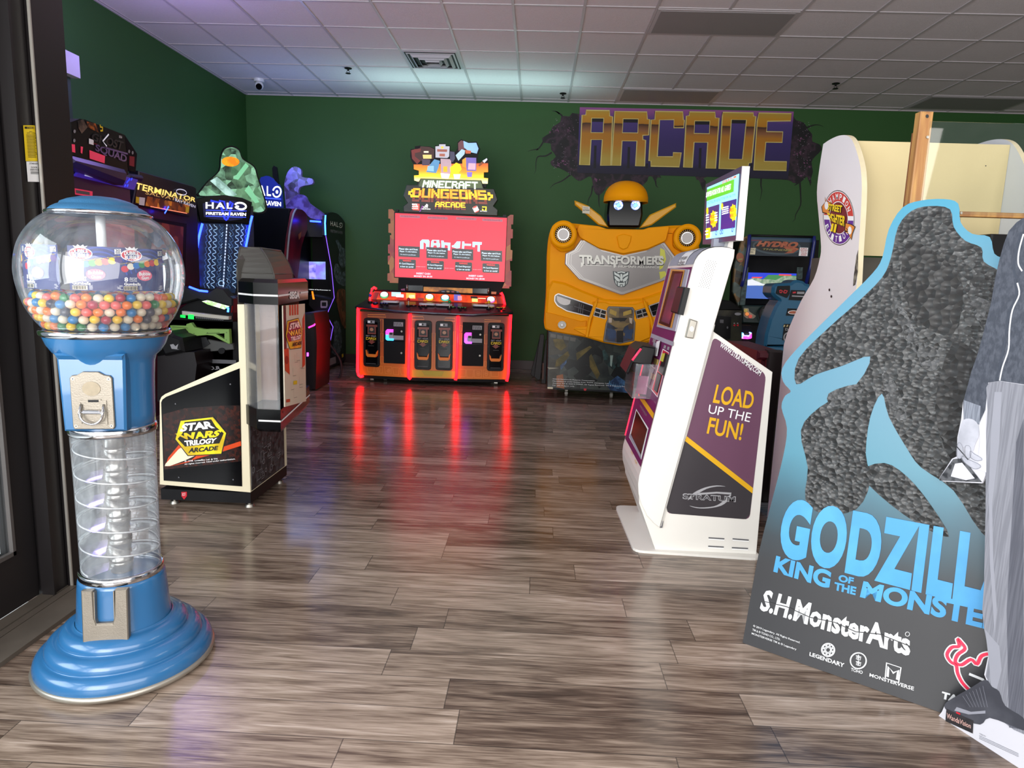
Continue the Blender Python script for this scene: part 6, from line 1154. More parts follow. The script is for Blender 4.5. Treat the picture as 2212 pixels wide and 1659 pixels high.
HB = Mart('headlight_black', ['0a0a0c', '1c1c20', '0c0c0e', '4a4a50'], 26, .12)
for s_ in (1, -1):
    f = (lambda x: x) if s_ > 0 else (lambda x: 1342-x); g = G(); q = [(f(a), b) for a, b in [(218, 888), (240, 874), (482, 958), (456, 1030), (300, 992), (235, 955), (216, 925)]]
    g.pp(py, zT(rpoly(q, 8)), HB, .060, th=.004); g.line(py, zT(rpoly(q, 8)), .010, SHE, .063, True); g.pp(py, zT(el(f(280), 922, 48, 30, 24, 18*s_, 0, 180)+[(f(232), 905), (f(240), 893), (f(325), 925)][:0]), M('lamp_frosted_white', 'c8c4c0'), .064); g.pp(py, zT([(f(232), 890), (f(328), 922), (f(322), 938), (f(232), 915)]), M('lamp_frosted_white', 'c8c4c0'), .0642)
    for t_ in (.35, .5, .66): g.line(py, zT([(f(355+t_*90), 925+t_*40), (f(345+t_*90), 1000+t_*25)]), .004, GRY, .064)
    g.line(py, zT([(f(350), 960), (f(468), 1000)]), .004, GRY, .064); g.build('headlight', tf, 'slanted black headlight')
    g = G(); q = [(f(496), 970), (f(572), 992), (f(562), 1046), (f(482), 1024)]
    g.pp(py, zT(q), BLK, .079); g.line(py, zT(q), .009, SHE, .081, True); g.line(py, zT([lerpq(q, .5, 0), lerpq(q, .5, 1)]), .008, SHE, .081); g.line(py, zT([lerpq(q, 0, .5), lerpq(q, 1, .5)]), .008, SHE, .081); g.build('grille', tf, 'small square grille')
    if s_ > 0: g = G(); g.pp(py, zT(el(268, 1090, 35, 33, 30)), AMB, .072, th=.014, bev=.005); g.pp(py, zT(el(268, 1090, 29, 27, 28)), M('fog_lamp_grey', 'a8a498', .3), .074); g.line(py, zT(el(268, 1090, 20, 18, 22)), .005, SHE, .076, True); g.pp(py, zT(el(268, 1090, 9, 8, 16)), WPR, .0765); g.build('fog_lamp', tf)
g = G(); q = [(590, 962), (755, 968), (768, 985), (764, 1050), (775, 1075), (766, 1200), (668, 1222), (556, 1208), (552, 1195), (570, 1080), (582, 1050), (578, 980)]
g.pp(py, zT(q), M('grey_frame', '6c6a68', .4, .4), .090, th=.02, bev=.004); ip = [(664+(a-664)*.9, 1092+(b-1092)*.93) for a, b in q]; g.pp(py, zT(ip), Mart('tan_blue_machine_print', ['2c2420', '7a6844', '4a3c30', '283c5c', '141418', 'b09c84'], 14, .3), .092)
for pts, cn in (([(600, 980), (645, 1000), (640, 1030), (595, 1010)], 'a88c3c'), ([(745, 985), (690, 1002), (690, 1030), (748, 1012)], 'a88c3c'), ([(610, 1040), (720, 1042), (700, 1065), (630, 1062)], '0c0a0c'), ([(583, 1075), (740, 1078), (690, 1110), (640, 1108)], '7c6840'), ([(575, 1110), (640, 1130), (640, 1180), (590, 1190)], '2c4060'), ([(760, 1115), (705, 1130), (700, 1180), (745, 1190)], '2c4060'), ([(645, 1130), (690, 1130), (690, 1212), (645, 1212)], '0c0c10'), ([(590, 1040), (612, 1045), (610, 1075), (588, 1080)], 'b8a898'), ([(730, 1040), (752, 1045), (750, 1085), (735, 1075)], 'b8a898')): g.pp(py, zT(pts), M('machine_print_'+cn, cn, .3, c2=None, var=.3, sc=20), .0935)
g.build('centre_plaque', tf, 'framed print in the middle of the bumper')
for s_, pts in ((1, [(355, 232), (372, 238), (448, 268), (538, 338), (590, 418), (520, 400), (440, 330), (358, 262)]), (-1, [(1056, 250), (1056, 278), (890, 400), (870, 408), (800, 424), (876, 330)])):
    g = G(); g.pp(PY(YSH+.1), zT(pts), M('yellow_fin', 'd8a010', .3, var=.05), .0, th=.06, bev=.012); g.build('fin', tf, 'yellow pointed fin')
g = G(); ptg = PY(YSH+.08); g.pp(ptg, zT([(410, 272), (460, 276), (458, 325), (408, 320)]), M('tag_card', 'd0ccb8', .6), .0, th=.002); g.text(ptg, '$7999', zT([(414, 294), (456, 296), (455, 308), (414, 306)]), INK, .002, .01); g.line(ptg, zT([(415, 284), (450, 286)]), .004, GRY, .002); g.build('price_tag', None, 'small paper price tag hung on the left yellow fin', 'price tag')
# plain rounded cap over a dark neck, with two round blue lamps
g = G(); pn = PY(YSH+.12); g.pp(pn, zT(rpoly([(588, 225), (822, 225), (826, 330), (806, 418), (584, 416), (578, 320)], 16)), GLB, .04, th=.3, bev=.02); g.build('neck_block', tf, 'glossy black block')
c_ = pn.w(*zT([(707, 235)])[0], -.08); rx = (pn.w(*zT([(862, 235)])[0]).x-pn.w(*zT([(552, 235)])[0]).x)/2; rz = pn.w(*zT([(707, 92)])[0]).z-c_.z
g = G(); V = []; nu, nv = 28, 10
for j in range(nv+1):
    t_ = math.pi/2*j/nv
    for i in range(nu):
        a = 2*math.pi*i/nu; V.append(c_+Vector((rx*math.sin(t_)**.8*math.cos(a), .24*math.sin(t_)**.8*math.sin(a), rz*math.cos(t_)+(-.02 if j == nv else 0))))
g.add(V, [(j*nu+i, (j+1)*nu+i, (j+1)*nu+(i+1) % nu, j*nu+(i+1) % nu) for j in range(nv) for i in range(nu)]+[tuple(nv*nu+i for i in range(nu))], AMB, True); g.build('cap', tf, 'plain rounded amber cap')
BLR = M('blue_lamp_ring', '5060ff', .3, em=3.0, c2='a0b8ff', sc=40)
for a in (656, 774):
    g = G(); c2_ = pn.w(*zT([(a, 266)])[0], .045); g.ring(c2_, (0, -1, 0), .022, .046, .015, BLR, 24); g.cyl(c2_, c2_+Vector((0, -.012, 0)), .018, M('blue_lamp_core', '78c8d8', .3, em=1.2), 18); g.build('round_lamp', tf, 'round blue lamp')
# dark boards leaning beside it
for k, (pts, y, lb) in enumerate((([(395, 580), (440, 570), (452, 600), (400, 1150), (372, 1165), (320, 1120)], 8.35, 'black folded board leaning beside the yellow cabinet, nearest to it'), ([(398, 582), (430, 600), (330, 1120), (300, 1110), (275, 1080)], 8.6, 'black board leaning at the wall, leftmost of the stack beside the yellow cabinet'), ([(440, 850), (470, 600), (490, 610), (470, 1168), (410, 1165)], 8.1, 'thin brown-edged board standing tight against the yellow cabinet'))):
    p_ = PY(y); g = G(); w_ = [p_.w(*p) for p in zU(pts)]; mn = min(v.z for v in w_)
    for v in w_: v.z -= mn
    g.poly(w_, BLK, th=.03, N=(0, -1, 0), bev=.004)
    if k == 2: g.line(p_, [(w_[4].x+.02, .05), (w_[0].x, w_[0].z-.05)], .012, M('brown_board_edge', '5a3c28', .5), .003, uv=True)
    g.build('leaning_board', None, lb, 'board')
# ================================================================ white payment kiosk
zN, zO, zP, zQ, zR, zS = Zm(1310, 340, 3.19), Zm(1310, 720, 3.19), Zm(1540, 480, 5.185), Zm(1700, 230, 2.910), Zm(1580, 800, 1.932), Zm(1960, 400, 2.369)
YK = 3.07; pk = PY(YK); KW = M('kiosk_white_enamel', 'e0ddd6', .32, var=.02); KG = M('kiosk_silver_grey', '9a9ca8', .5, spec=.3); KP = M('kiosk_plum', '6a2456', .5, var=.08, spec=.15); KP2 = M('kiosk_plum_side', '664258', .38, var=.05, sc=2); KD = M('kiosk_charcoal', '363236', .4, var=.08, sc=4); KY = M('kiosk_gold', 'dca81c', .4); KR = M('kiosk_red_glow', 'ff2848', .3, em=1.4)
ks = thing('payment_kiosk', (.85, 3.35, 0), 'white and purple payment kiosk with a screen on top, before the yellow cabinet', 'kiosk')
g = G(); g.poly([Vector((x, y, .012)) for x, y in rpoly([(.490, 3.70), (.505, 3.06), (1.10, 3.03), (1.10, 3.70)], .05)], KW, th=.012, N=(0, 0, 1)); g.build('base_plate', ks)
FIN = zO([(700, -40), (745, -6), (1145, 268), (1031, 1545), (340, 1500), (226, 1175), (221, 1020), (500, 400)])
g = G(); g.pp(pk, FIN, KW, -.012, th=.52, bev=.002)
pf_ = pk.shift(-.012)
side = zO(rpoly([(738, 22), (1100, 282), (986, 1284), (410, 1240)], 40))
g.pp(pf_, side, KP2, .001); g.pp(pf_, zO([(545, 725), (1008, 1082), (1000, 1150), (988, 1250), (960, 1281), (450, 1243), (420, 1228), (414, 1200)]), KD, .0015); g.pp(pf_, zO([(552, 708), (1010, 1066), (1006, 1104), (541, 742)]), KY, .002)
g.text(pf_, 'WWW.STRATUMHQ.COM', zO([(792, 60), (1070, 262), (1052, 300), (775, 96)]), WPR, .003, .015)
g.text(pf_, 'LOAD', zO([(760, 350), (1022, 405), (1004, 524), (730, 478)]), KY, .003, .02); g.text(pf_, 'UP THE', zO([(709, 490), (1000, 550), (984, 612), (699, 548)]), WPR, .003, 0); g.text(pf_, 'FUN!', zO([(712, 575), (946, 622), (926, 738), (688, 690)]), KY, .003, .02)
SIL = M('silver_print', 'b8b8bc', .3, .3)
g.pp(pf_, zO(smooth([(560, 1150), (600, 1100), (680, 1062), (760, 1048), (822, 1056), (760, 1056), (690, 1072), (620, 1112)], 3)), SIL, .003); g.pp(pf_, zO(smooth([(572, 1188), (640, 1200), (740, 1192), (800, 1160), (860, 1105), (840, 1150), (790, 1188), (700, 1206), (620, 1204)], 3)), SIL, .003); g.pp(pf_, zO([(590, 1120), (640, 1100), (760, 1092), (862, 1098), (858, 1112), (760, 1104), (660, 1112)]), SIL, .003)
g.text(pf_, 'STRATUM', zO([(524, 1100), (890, 1122), (889, 1162), (524, 1140)]), SIL, .004, .04); g.text(pf_, 'STRATUM', zO([(530, 1106), (884, 1127), (883, 1157), (530, 1136)]), KD, .005, -.005)
for q in (((703, 1408), (812, 1415)), ((868, 1415), (980, 1424)), ((700, 1466), (808, 1472)), ((863, 1476), (975, 1482))): g.line(pf_, zO([q[0], q[1]]), .006, GRY, .002); g.line(pf_, zO([(q[0][0], q[0][1]+8), (q[1][0], q[1][1]+8)]), .005, WPR, .004)
g.pp(pf_, zO([(376, 1290), (392, 1296), (385, 1340), (368, 1342)]), GRY, .013)
g.build('rear_fin', ks, 'white side fin with a purple and charcoal print')
BODY = zN([(885, 636), (850, 624), (800, 617), (750, 618), (705, 628), (665, 648), (636, 676), (615, 708), (602, 740)])+zO([(240, 935), (226, 985), (219, 1040), (222, 1110), (240, 1180), (280, 1258), (326, 1310), (368, 1341)])+zO([(560, 640), (745, -60)])+zN([(880, 690)])
g = G(); g.pp(pk, BODY, KW, .005, th=.60, bev=.003)
pk5 = pk.shift(.005)
for i in range(18):
    for j in range(9):
        if (i+j) % 2 == 0: continue
        x = 693+j*8.4-i*3.3; y = 708+i*10.6+j*1.6; g.pp(pk5, zN(el(x, y, 2.8, 2.8, 6)), GRY, .0006)
g.line(pk5, [zO([(745, -60)])[0], zO([(560, 640)])[0], zO([(375, 1330)])[0]], .004, M('seam_grey', 'b0aeaa', .5), .001)
g.build('body', ks, 'white leaning body')
g = G(); g.pp(pk5, zN([(576, 1112), (628, 1130), (600, 1250), (545, 1240)]), STEEL, .022, th=.022, bev=.004); g.pp(pk5, zN(el(588, 1182, 14, 18, 16)), CHR, .0235); g.build('lock', ks, 'metal lock box')
# slanted front with its fittings
A_, B_ = onY(*zN([(602, 740)])[0], YK), onY(*zO([(240, 935)])[0], YK)
pf2 = Pl(B_, (0, -1, 0), (A_-B_)); 
def q2(u0, v0, u1, v1): return [(u0, v1), (u1, v1), (u1, v0), (u0, v0)]
LN = (A_-B_).length; UW = -.595
g = G(); g.pu(pf2, [(UW+.012, .005), (-.012, .005), (-.012, LN-.01), (UW+.012, LN-.01)], KP, .0025)
z = zN
g.pp(pf2, z([(442, 760), (566, 772), (472, 1198), (345, 1166)]), KG, .008, th=.006); g.pp(pf2, z([(446, 770), (540, 776), (450, 1176), (352, 1150)]), M('kiosk_gold_trim', 'c8903c', .4), .010); g.pp(pf2, z([(454, 782), (528, 786), (436, 1172), (360, 1142)]), GLB, .012); g.pp(pf2, z([(470, 800), (522, 800), (432, 1150), (378, 1128)]), M('dim_magenta_screen', '5c2c48', .12, em=.15, c2='34283c', sc=4), .013)
g.pp(pf2, z([(310, 1212), (464, 1272), (460, 1302), (304, 1240)]), KG, .004)
g.pp(pf2, z([(388, 1318), (432, 1345), (352, 1655), (308, 1602)]), WPR, .004); g.pp(pf2, z([(390, 1326), (428, 1348), (350, 1645), (313, 1600)]), M('slot_red', 'a81c30', .4, em=.3), .005); g.pp(pf2, z([(402, 1345), (420, 1360), (385, 1500), (355, 1470)]), BLK, .012, th=.01); g.pp(pf2, z([(385, 1350), (405, 1350), (390, 1410), (370, 1400)]), M('yellow_label', 'c8c040', .4), .014); g.pp(pf2, z([(350, 1480), (375, 1500), (345, 1620), (325, 1600)]), BLK, .010, th=.006)
g.pp(pf2, z([(325, 1272), (345, 1282), (300, 1460), (280, 1450)]), KG, .004); g.pp(pf2, z([(345, 1268), (370, 1262), (350, 1370), (330, 1366)]), WPR, .014)
for a, b in ((337, 1402), (316, 1505)): g.pp(pf2, z([(a-10, b-22), (a+14, b-10), (a+6, b+28), (a-14, b+16)]), M('brass_lock', 'a08c50', .35, .6), .010, th=.008)
for a, b, w in ((322, 1250, 20), (398, 1292, 14), (422, 1302, 14)): g.pp(pf2, z([(a, b), (a+w, b+6), (a+w-6, b+28), (a-6, b+22)]), LG, .004)
z = zO; g.pp(pf2, z([(228, 452), (262, 456), (328, 552), (320, 590)]), KY, .004); g.pp(pf2, z([(205, 520), (290, 655), (240, 872), (155, 715)]), WPR, .004); g.pp(pf2, z([(206, 532), (280, 660), (234, 845), (168, 700)]), GLB, .006); g.pp(pf2, z([(165, 690), (235, 835), (236, 868), (157, 712)]), KG, .007)
g.text(pf2, 'WWW.STRATUMHQ.COM', z([(240, 490), (285, 560), (282, 580), (236, 512)]), LG, .005); g.text(pf2, 'COINS', z([(176, 805), (190, 830), (186, 842), (173, 818)]), KY, .005); g.text(pf2, 'RECEIPT', z([(203, 865), (218, 895), (214, 912), (200, 882)]), KY, .005)
g.build('front_panel', ks, 'plum front panel with screen and slots')
g = G(); g.pp(pf2, zN([(486, 888), (534, 892), (488, 1080), (438, 1064)]), BLK, .028, th=.028, bev=.006); g.build('card_swipe', ks, 'black bar beside the screen')
g = G(); g.tube([pf2.at(UW, .02, .004), pf2.at(UW, LN*.55, .004)], .004, KR, 6); g.build('glow_edge', ks, 'red glowing edge')
g = G(); ph_ = PY(3.30); g.pp(ph_, zN([(136, 1480), (205, 1330), (250, 1298), (340, 1312), (310, 1440), (185, 1418), (150, 1500)]), BLK, .0, th=.26, bev=.006); g.tube([ph_.w(*p, .003) for p in zN([(178, 1398), (238, 1318)])], .005, KR, 6); g.build('hopper', ks, 'black sloping hopper')
g = G(); a_, b_ = onY(*zN([(182, 1415)])[0], 3.30), onY(*zN([(270, 1655)])[0], 3.30)
CB_ = Mclear('acrylic_box', (.93, .92, .94), .08, .03, .04); x1 = pf2.O.x+.0
for (p, q, r_, s_) in (((a_.x, 3.26, b_.z), (a_.x, 3.55, b_.z), (a_.x+.01, 3.55, a_.z), (a_.x+.01, 3.26, a_.z)), ((a_.x, 3.26, b_.z), (b_.x+.03, 3.26, b_.z), (b_.x+.05, 3.26, a_.z), (a_.x+.01, 3.26, a_.z)), ((a_.x, 3.55, b_.z), (b_.x+.03, 3.55, b_.z), (b_.x+.05, 3.55, a_.z), (a_.x+.01, 3.55, a_.z)), ((a_.x, 3.26, b_.z), (b_.x+.03, 3.26, b_.z), (b_.x+.03, 3.55, b_.z), (a_.x, 3.55, b_.z))): g.poly([p, q, r_, s_], CB_, th=.004, N=(-1, 0, 0) if p[0] == q[0] else (0, -1, 0) if p[1] == q[1] and p[2] == q[2] and r_[1] == p[1] else (0, 0, -1))
o = g.build('receipt_box', ks, 'clear acrylic catch box')
g = G(); g.poly([(a_.x+.03, 3.35, b_.z+.01), (a_.x+.08, 3.33, b_.z+.01), (a_.x+.09, 3.34, b_.z+.10), (a_.x+.04, 3.36, b_.z+.10)], M('pink_card', '9c3c68', .4), th=.002, N=(0, -1, 0)); g.build('loose_card', None, 'pink card standing in the clear catch box of the kiosk', 'card')
# curved silver top: follows the body profile between the side plates
g = G(); pr_ = [onY(*p, YK) for p in zN([(885, 636), (850, 624), (800, 617), (750, 618), (705, 628), (665, 648), (636, 676), (615, 708), (602, 740)])]
V = []
for p in pr_: V += [(p.x-.002, YK+.010, p.z+.003), (p.x-.002, YK+.575, p.z+.003)]
g.add(V, [(2*i, 2*i+2, 2*i+3, 2*i+1) for i in range(len(pr_)-1)], KG, True); g.build('top_cover', ks, 'silver curved top')
g = G(); V = []
for p in pr_[3:]: V += [(p.x-.004, YK+.16, p.z+.005), (p.x-.004, YK+.34, p.z+.005)]
g.add(V, [(2*i, 2*i+2, 2*i+3, 2*i+1) for i in range(len(pr_)-4)], WPR)
for k, s_ in enumerate(('Your game', 'cards again', 'its 24 hours')):
    i = (4, 6, 7)[k]; p, q = pr_[i], pr_[i+1]; d = (q-p); tp = Pl(p+Vector((-.006, 0, .007)), (0, -1, 0), -d); g.text(tp, s_, [(-.32, -.00), (-.18, -.00), (-.18, -.028), (-.32, -.028)], INK, .001, .01, uv=True)
g.build('paper_notice', ks, 'white paper strip taped over the top')
# screen on the pole
MA, MB = onY(1521, 460, 3.66), onY(1598, 440, 3.02); pm_ = PV((MA.x, MA.y), (MB.x, MB.y))
g = G(); g.pp(PY(3.32), zN([(742, 560), (845, 560), (840, 640), (735, 625)]), KG, .0, th=.05); g.pp(PY(3.25), zN([(845, 575), (876, 560), (870, 640), (828, 635)]), KW, .0, th=.06); g.build('monitor_stem', ks)
MQ = zN([(685, 185), (932, 60), (888, 572), (662, 600)]); g = G(); g.pp(pm_, MQ, M('monitor_plum_grey', '4a4060', .35), .0, th=.002); g.pp(pm_, MQ, KW, -.002, th=.035, bev=.002); g.build('monitor', ks, 'flat monitor with a dark plum face')
def ME(name, c, em=.8): return M(name, c, .3, em=em, var=.03)
g = G(); z = zN; g.pp(pm_, z([(693, 208), (913, 112), (886, 536), (684, 565)]), ME('display_sky', '8cd0ec', .95), .003, th=.001)
g.pp(pm_, z([(693, 222), (880, 150), (876, 236), (690, 302)]), ME('display_green', '58b828'), .005); g.text(pm_, '$10 PER HOUR FOR ALL GAMES', z([(697, 240), (868, 180), (862, 228), (694, 282)]), ME('display_white', 'ffffff', 1.0), .006, .02)
g.text(pm_, 'MUST FOLLOW INSTRUCTIONS FOR THIS TYPE', z([(706, 306), (898, 248), (896, 266), (705, 326)]), ME('display_blue_text', '5090d8'), .006)
g.text(pm_, 'STRATUM', z([(808, 165), (905, 122), (902, 140), (806, 186)]), ME('display_orange_text', 'd86020'), .006, .02)
g.pp(pm_, z([(692, 348), (778, 322), (771, 502), (686, 520)]), ME('display_plum', '3c2c70', .6), .005); g.pp(pm_, z([(792, 312), (897, 285), (886, 484), (786, 498)]), ME('display_indigo', '302080', .6), .005)
YE = ME('display_yellow', 'f8d010', .95)
for cx_, cy_ in ((738, 425), (874, 380)):
    pts = [(cx_+(26 if i % 2 else 20)*math.cos(i*math.pi/9), cy_+(62 if i % 2 else 50)*math.sin(i*math.pi/9)) for i in range(18)]; pts = [(min(a, 897), b) for a, b in pts]; g.pp(pm_, z(pts), YE, .006)
    g.text(pm_, 'PRESS', z([(cx_-15, cy_-26), (cx_+15, cy_-34), (cx_+14, cy_-8), (cx_-15, cy_-1)]), ME('display_orange', 'e86010'), .007, .02); g.text(pm_, 'HERE', z([(cx_-13, cy_+12), (cx_+13, cy_+5), (cx_+12, cy_+28), (cx_-13, cy_+36)]), ME('display_orange', 'e86010'), .007, .02)
for a, b in ((797, 338), (695, 368)): g.pp(pm_, z(el(a, b, 7, 24, 16)), YE, .0065)
for k in range(4): g.line(pm_, z([(805, 350+k*14), (850, 338+k*14)]), .005, ME('display_white', 'ffffff'), .0065); g.line(pm_, z([(694, 400+k*17), (714, 395+k*17)]), .006, ME('display_white', 'ffffff'), .0065); g.line(pm_, z([(755, 385+k*17), (773, 380+k*17)]), .006, ME('display_white', 'ffffff'), .0065)
g.pp(pm_, z([(686, 490), (716, 484), (714, 552), (685, 558)]), YE, .0068); g.line(pm_, z([(690, 510), (711, 506)]), .006, ME('display_white', 'ffffff'), .0072); g.line(pm_, z([(690, 532), (711, 528)]), .006, ME('display_white', 'ffffff'), .0072)
for a, b in ((765, 520), (796, 515), (808, 512), (878, 498)): g.line(pm_, z(el(a, b, 5, 14, 14)), .005, ME('display_deep_blue', '1860b8'), .0068, True)
g.build('display', ks, 'lit price display')
# ================================================================ hydro racing cabinet, camouflage cabinet, seat
YHY = 6.9; py_ = PY(YHY); HB_ = M('hydro_blue_black', '10202c', .3, var=.2); HBL = M('hydro_blue_post', '18246c', .3)
hy = thing('arcade_cabinet', (py_.w(1680, 600).x, 7.3, 0), 'blue boat racing cabinet with an oval orange logo and a lake scene on screen', 'arcade machine')
z = zP; g = G(); g.pp(py_, z([(310, 930), (1060, 930), (1060, 1700), (320, 1700)]), BLKM, -.02, th=.7)
c0 = py_.w(*z([(330, 1000)])[0]).x; c1 = py_.w(*z([(1090, 1000)])[0]).x; g.box((c0, YHY+.02, 0), (c1, YHY+.75, py_.w(*z([(700, 1500)])[0]).z), BLKM)
g.pp(py_, z([(340, 200), (1190, 200), (1150, 900), (300, 940)]), BLKM, -.30, th=.4); g.build('body', hy)
g = G(); g.pp(py_, z([(400, 165), (1142, 178), (1085, 388), (376, 372)]), HB_, .0, th=.03); g.pp(py_, z([(400, 165), (1142, 178), (1130, 225), (396, 215)]), M('hydro_slate', '24405c', .3, em=.04), .002)
g.line(py_, z(el(715, 275, 255, 72, 36, 3)), .03, M('hydro_grey_oval', '3c4c54', .3), .003, True); g.pp(py_, z(el(715, 275, 250, 68, 36, 3)), INK, .004)
HO = M('hydro_orange_letters', 'b0603c', .35, c2='98482c', sc=30)
g.text(py_, 'HYDRO', z([(520, 210), (970, 222), (930, 290), (480, 270)]), HO, .006, .07); g.text(py_, 'THUNDER', z([(560, 292), (900, 306), (880, 328), (545, 310)]), M('hydro_olive_letters', '8c8448', .4), .006, .03); g.pp(py_, z([(780, 275), (930, 285), (965, 300), (900, 345), (800, 350), (850, 325)]), HO, .005); g.line(py_, z([(420, 203), (545, 203)]), .01, M('dark_red_print', '6c2434', .4), .004)
g.pp(py_, z([(402, 288), (480, 290), (472, 362), (394, 358)]), CREAM, .008, th=.003); g.text(py_, 'HYDRO\n$1995', z([(408, 296), (474, 298), (466, 352), (402, 350)]), INK, .009); g.pp(py_, z([(975, 283), (1068, 286), (1058, 380), (960, 376)]), WPR, .008, th=.003)
for k, s_ in enumerate(('NO', 'REFUNDS', 'PLAY AT', 'YOUR OWN', 'RISK')): y = 288+k*18; g.text(py_, s_, z([(985 if k != 1 else 978, y), (1048 if k != 1 else 1058, y+2), (1046 if k != 1 else 1056, y+15), (983 if k != 1 else 976, y+13)]), REDP, .009, .02)
g.build('marquee', hy, 'dark blue marquee with an orange oval title')
g = G(); g.tube([py_.w(*p, .03) for p in z([(410, 140), (400, 300), (345, 640), (318, 720)])], .018, HBL, 8); g.tube([py_.w(*p, .03) for p in z([(1132, 155), (1135, 230), (1095, 480), (1040, 700)])], .018, HBL, 8); g.tube([py_.w(*p, .03) for p in z([(410, 148), (1135, 165)])], .012, BLK, 8); g.build('frame', hy, 'dark blue tubular frame')
g = G(); g.pp(py_, z([(330, 180), (398, 150), (392, 300), (345, 620), (290, 940), (225, 780), (245, 480), (300, 300)]), Mart('hydro_side_art', ['141410', '3c3c34', '8c6c3c', '1c1814', '5c6c64', '2c2018'], 12, .3), -.02, th=.04); g.pp(py_, z(el(305, 395, 42, 55, 22, -10)), M('rust_oval', '8c4c2c', .35, em=.05), .001); g.line(py_, z([(280, 420), (330, 412)]), .015, M('hydro_olive_letters', '8c8448'), .003)
g.build('side_art', hy, 'side panel with orange fish print'); g = G(); g.pp(py_, z([(345, 505), (398, 505), (360, 925), (300, 930), (330, 700)]), M('grey_green_strip', '3c5450', .3, c2='1c2c2c', sc=30), .0, th=.01); g.build('bezel_strip', hy, 'grey green printed strip'); g = G(); g.pp(py_, z([(945, 505), (1008, 505), (1000, 640), (935, 640)]), M('grey_green_strip', '3c5450'), .0, th=.01); g.build('bezel_strip', hy, 'grey green printed strip')
g = G(); SK = ME('lake_sky', '2038c0', .7); g.pp(py_, z([(398, 563), (938, 575), (932, 868), (368, 852)]), ME('lake_water', '3c5ca4', .75), -.01, th=.005)
g.pp(py_, z([(398, 563), (938, 575), (936, 640), (392, 640)]), SK, -.008); g.pp(py_, z([(560, 640), (620, 590), (760, 590), (937, 600), (936, 690), (560, 680)]), ME('lake_hill_green', '3c8048', .6), -.007); g.pp(py_, z([(392, 640), (480, 620), (560, 640), (640, 640), (700, 650), (800, 600), (936, 610), (934, 700), (600, 715), (386, 705)]), M('lake_rock', '9aa890', .3, em=.6, c2='6c8870', sc=30), -.0065)
g.pp(py_, z([(388, 650), (440, 640), (560, 690), (640, 706), (386, 710)]), ME('lake_mist', 'd0d4dc', .7), -.006); g.text(py_, 'HYDRO', z([(415, 588), (512, 588), (510, 610), (413, 610)]), ME('lake_logo_blue', '1c40b0', .8), -.005, .03); g.pp(py_, z([(440, 612), (560, 612), (540, 628), (430, 624)]), ME('lake_logo_red', 'd03c3c', .8), -.005); g.pp(py_, z([(740, 582), (880, 585), (878, 600), (738, 598)]), ME('lake_logo_red', 'd03c3c'), -.005); g.build('screen', hy, 'lit lake racing scene')
g = G(); g.pp(py_, z([(320, 930), (620, 935), (660, 1140), (330, 1130)]), M('dark_teal_console', '102824', .35), .05, th=.2, bev=.01); g.pp(py_, z(rpoly([(345, 960), (400, 965), (405, 1000), (450, 1030), (485, 1050), (455, 1080), (380, 1078), (345, 1050)], 10)), M('pale_button_plate', 'a8a08c', .35), .054)
for a, b, cn, em in ((368, 990, 'b0982c', .2), (383, 1028, 'e0802c', .5), (420, 1055, 'b03020', .5)): g.cyl(py_.w(*z([(a, b)])[0], .054), py_.w(*z([(a, b)])[0], .075), .018, M('console_button_'+cn, cn, .3, em=em), 16)
g.ring(py_.w(*z([(630, 1040)])[0], .10), (0, -1, .35), .085, .105, .02, RUB, 28); g.cyl(py_.w(*z([(630, 1040)])[0], .06), py_.w(*z([(630, 1040)])[0], .11), .03, RUB, 14); g.line(py_, z(el(535, 1015, 38, 38, 22)), .008, GRY, .055, True); g.build('console', hy)
g = G(); p_ = PY(6.6); g.pp(p_, z(rpoly([(310, 1230), (345, 1240), (350, 1265), (405, 1268), (415, 1230), (435, 1235), (435, 1300), (400, 1308), (320, 1305)], 10)), M('magenta_reader_rim', 'f030c0', .3, em=3, c2='50a0ff', sc=18), .0, th=.03); g.pp(p_, z([(348, 1235), (410, 1238), (408, 1265), (350, 1264)]), INK, .004); g.line(p_, z([(355, 1248), (400, 1249)]), .005, LG, .006); 
zz_ = p_.w(*z([(370, 1300)])[0]).z; g.box((p_.w(*z([(310, 1300)])[0]).x, 6.63, zz_-.1), (p_.w(*z([(440, 1300)])[0]).x, 6.9, zz_+.12), BLKM); g.build('card_reader', hy, 'card reader with a magenta lit rim')
CAM = Mart('camouflage_print', ['14140e', '2c2c1c', '0c0c08', '3c3826', '181810'], 5, .5, 'NOISE')
pcm = PY(6.0); cm = thing('arcade_cabinet', (pcm.w(1575, 700).x, 6.3, 0), 'camouflage pattern cabinet half hidden behind the white kiosk', 'arcade machine')
g = G(); g.pp(pcm, z([(-60, 980), (325, 990), (322, 1330), (318, 1600), (-60, 1600)]), CAM, .0, th=.45)
zlow = pcm.w(*z([(0, 1590)])[0]).z; xa, xb_ = pcm.w(*z([(-60, 1500)])[0]).x, pcm.w(*z([(318, 1500)])[0]).x; g.box((xa, 6.0, 0), (xb_, 6.45, zlow), BLKM); g.build('body', cm)
g = G(); g.pp(pcm, z([(20, 860), (200, 880), (310, 960), (330, 990), (-40, 990)]), BLKM, -.02, th=.4, bev=.01); g.build('top', cm)
g = G(); g.pp(pcm, z(rpoly([(30, 1045), (205, 1060), (195, 1310), (20, 1290)], 12)), BLK, .006, th=.006); g.pp(pcm, z([(78, 1090), (120, 1092), (118, 1130), (78, 1128)]), GRY, .008); g.pp(pcm, z(el(163, 1180, 10, 14, 12)), GRY, .009); g.pp(pcm, z(el(280, 1028, 36, 16, 22)), LG, .008, th=.006)
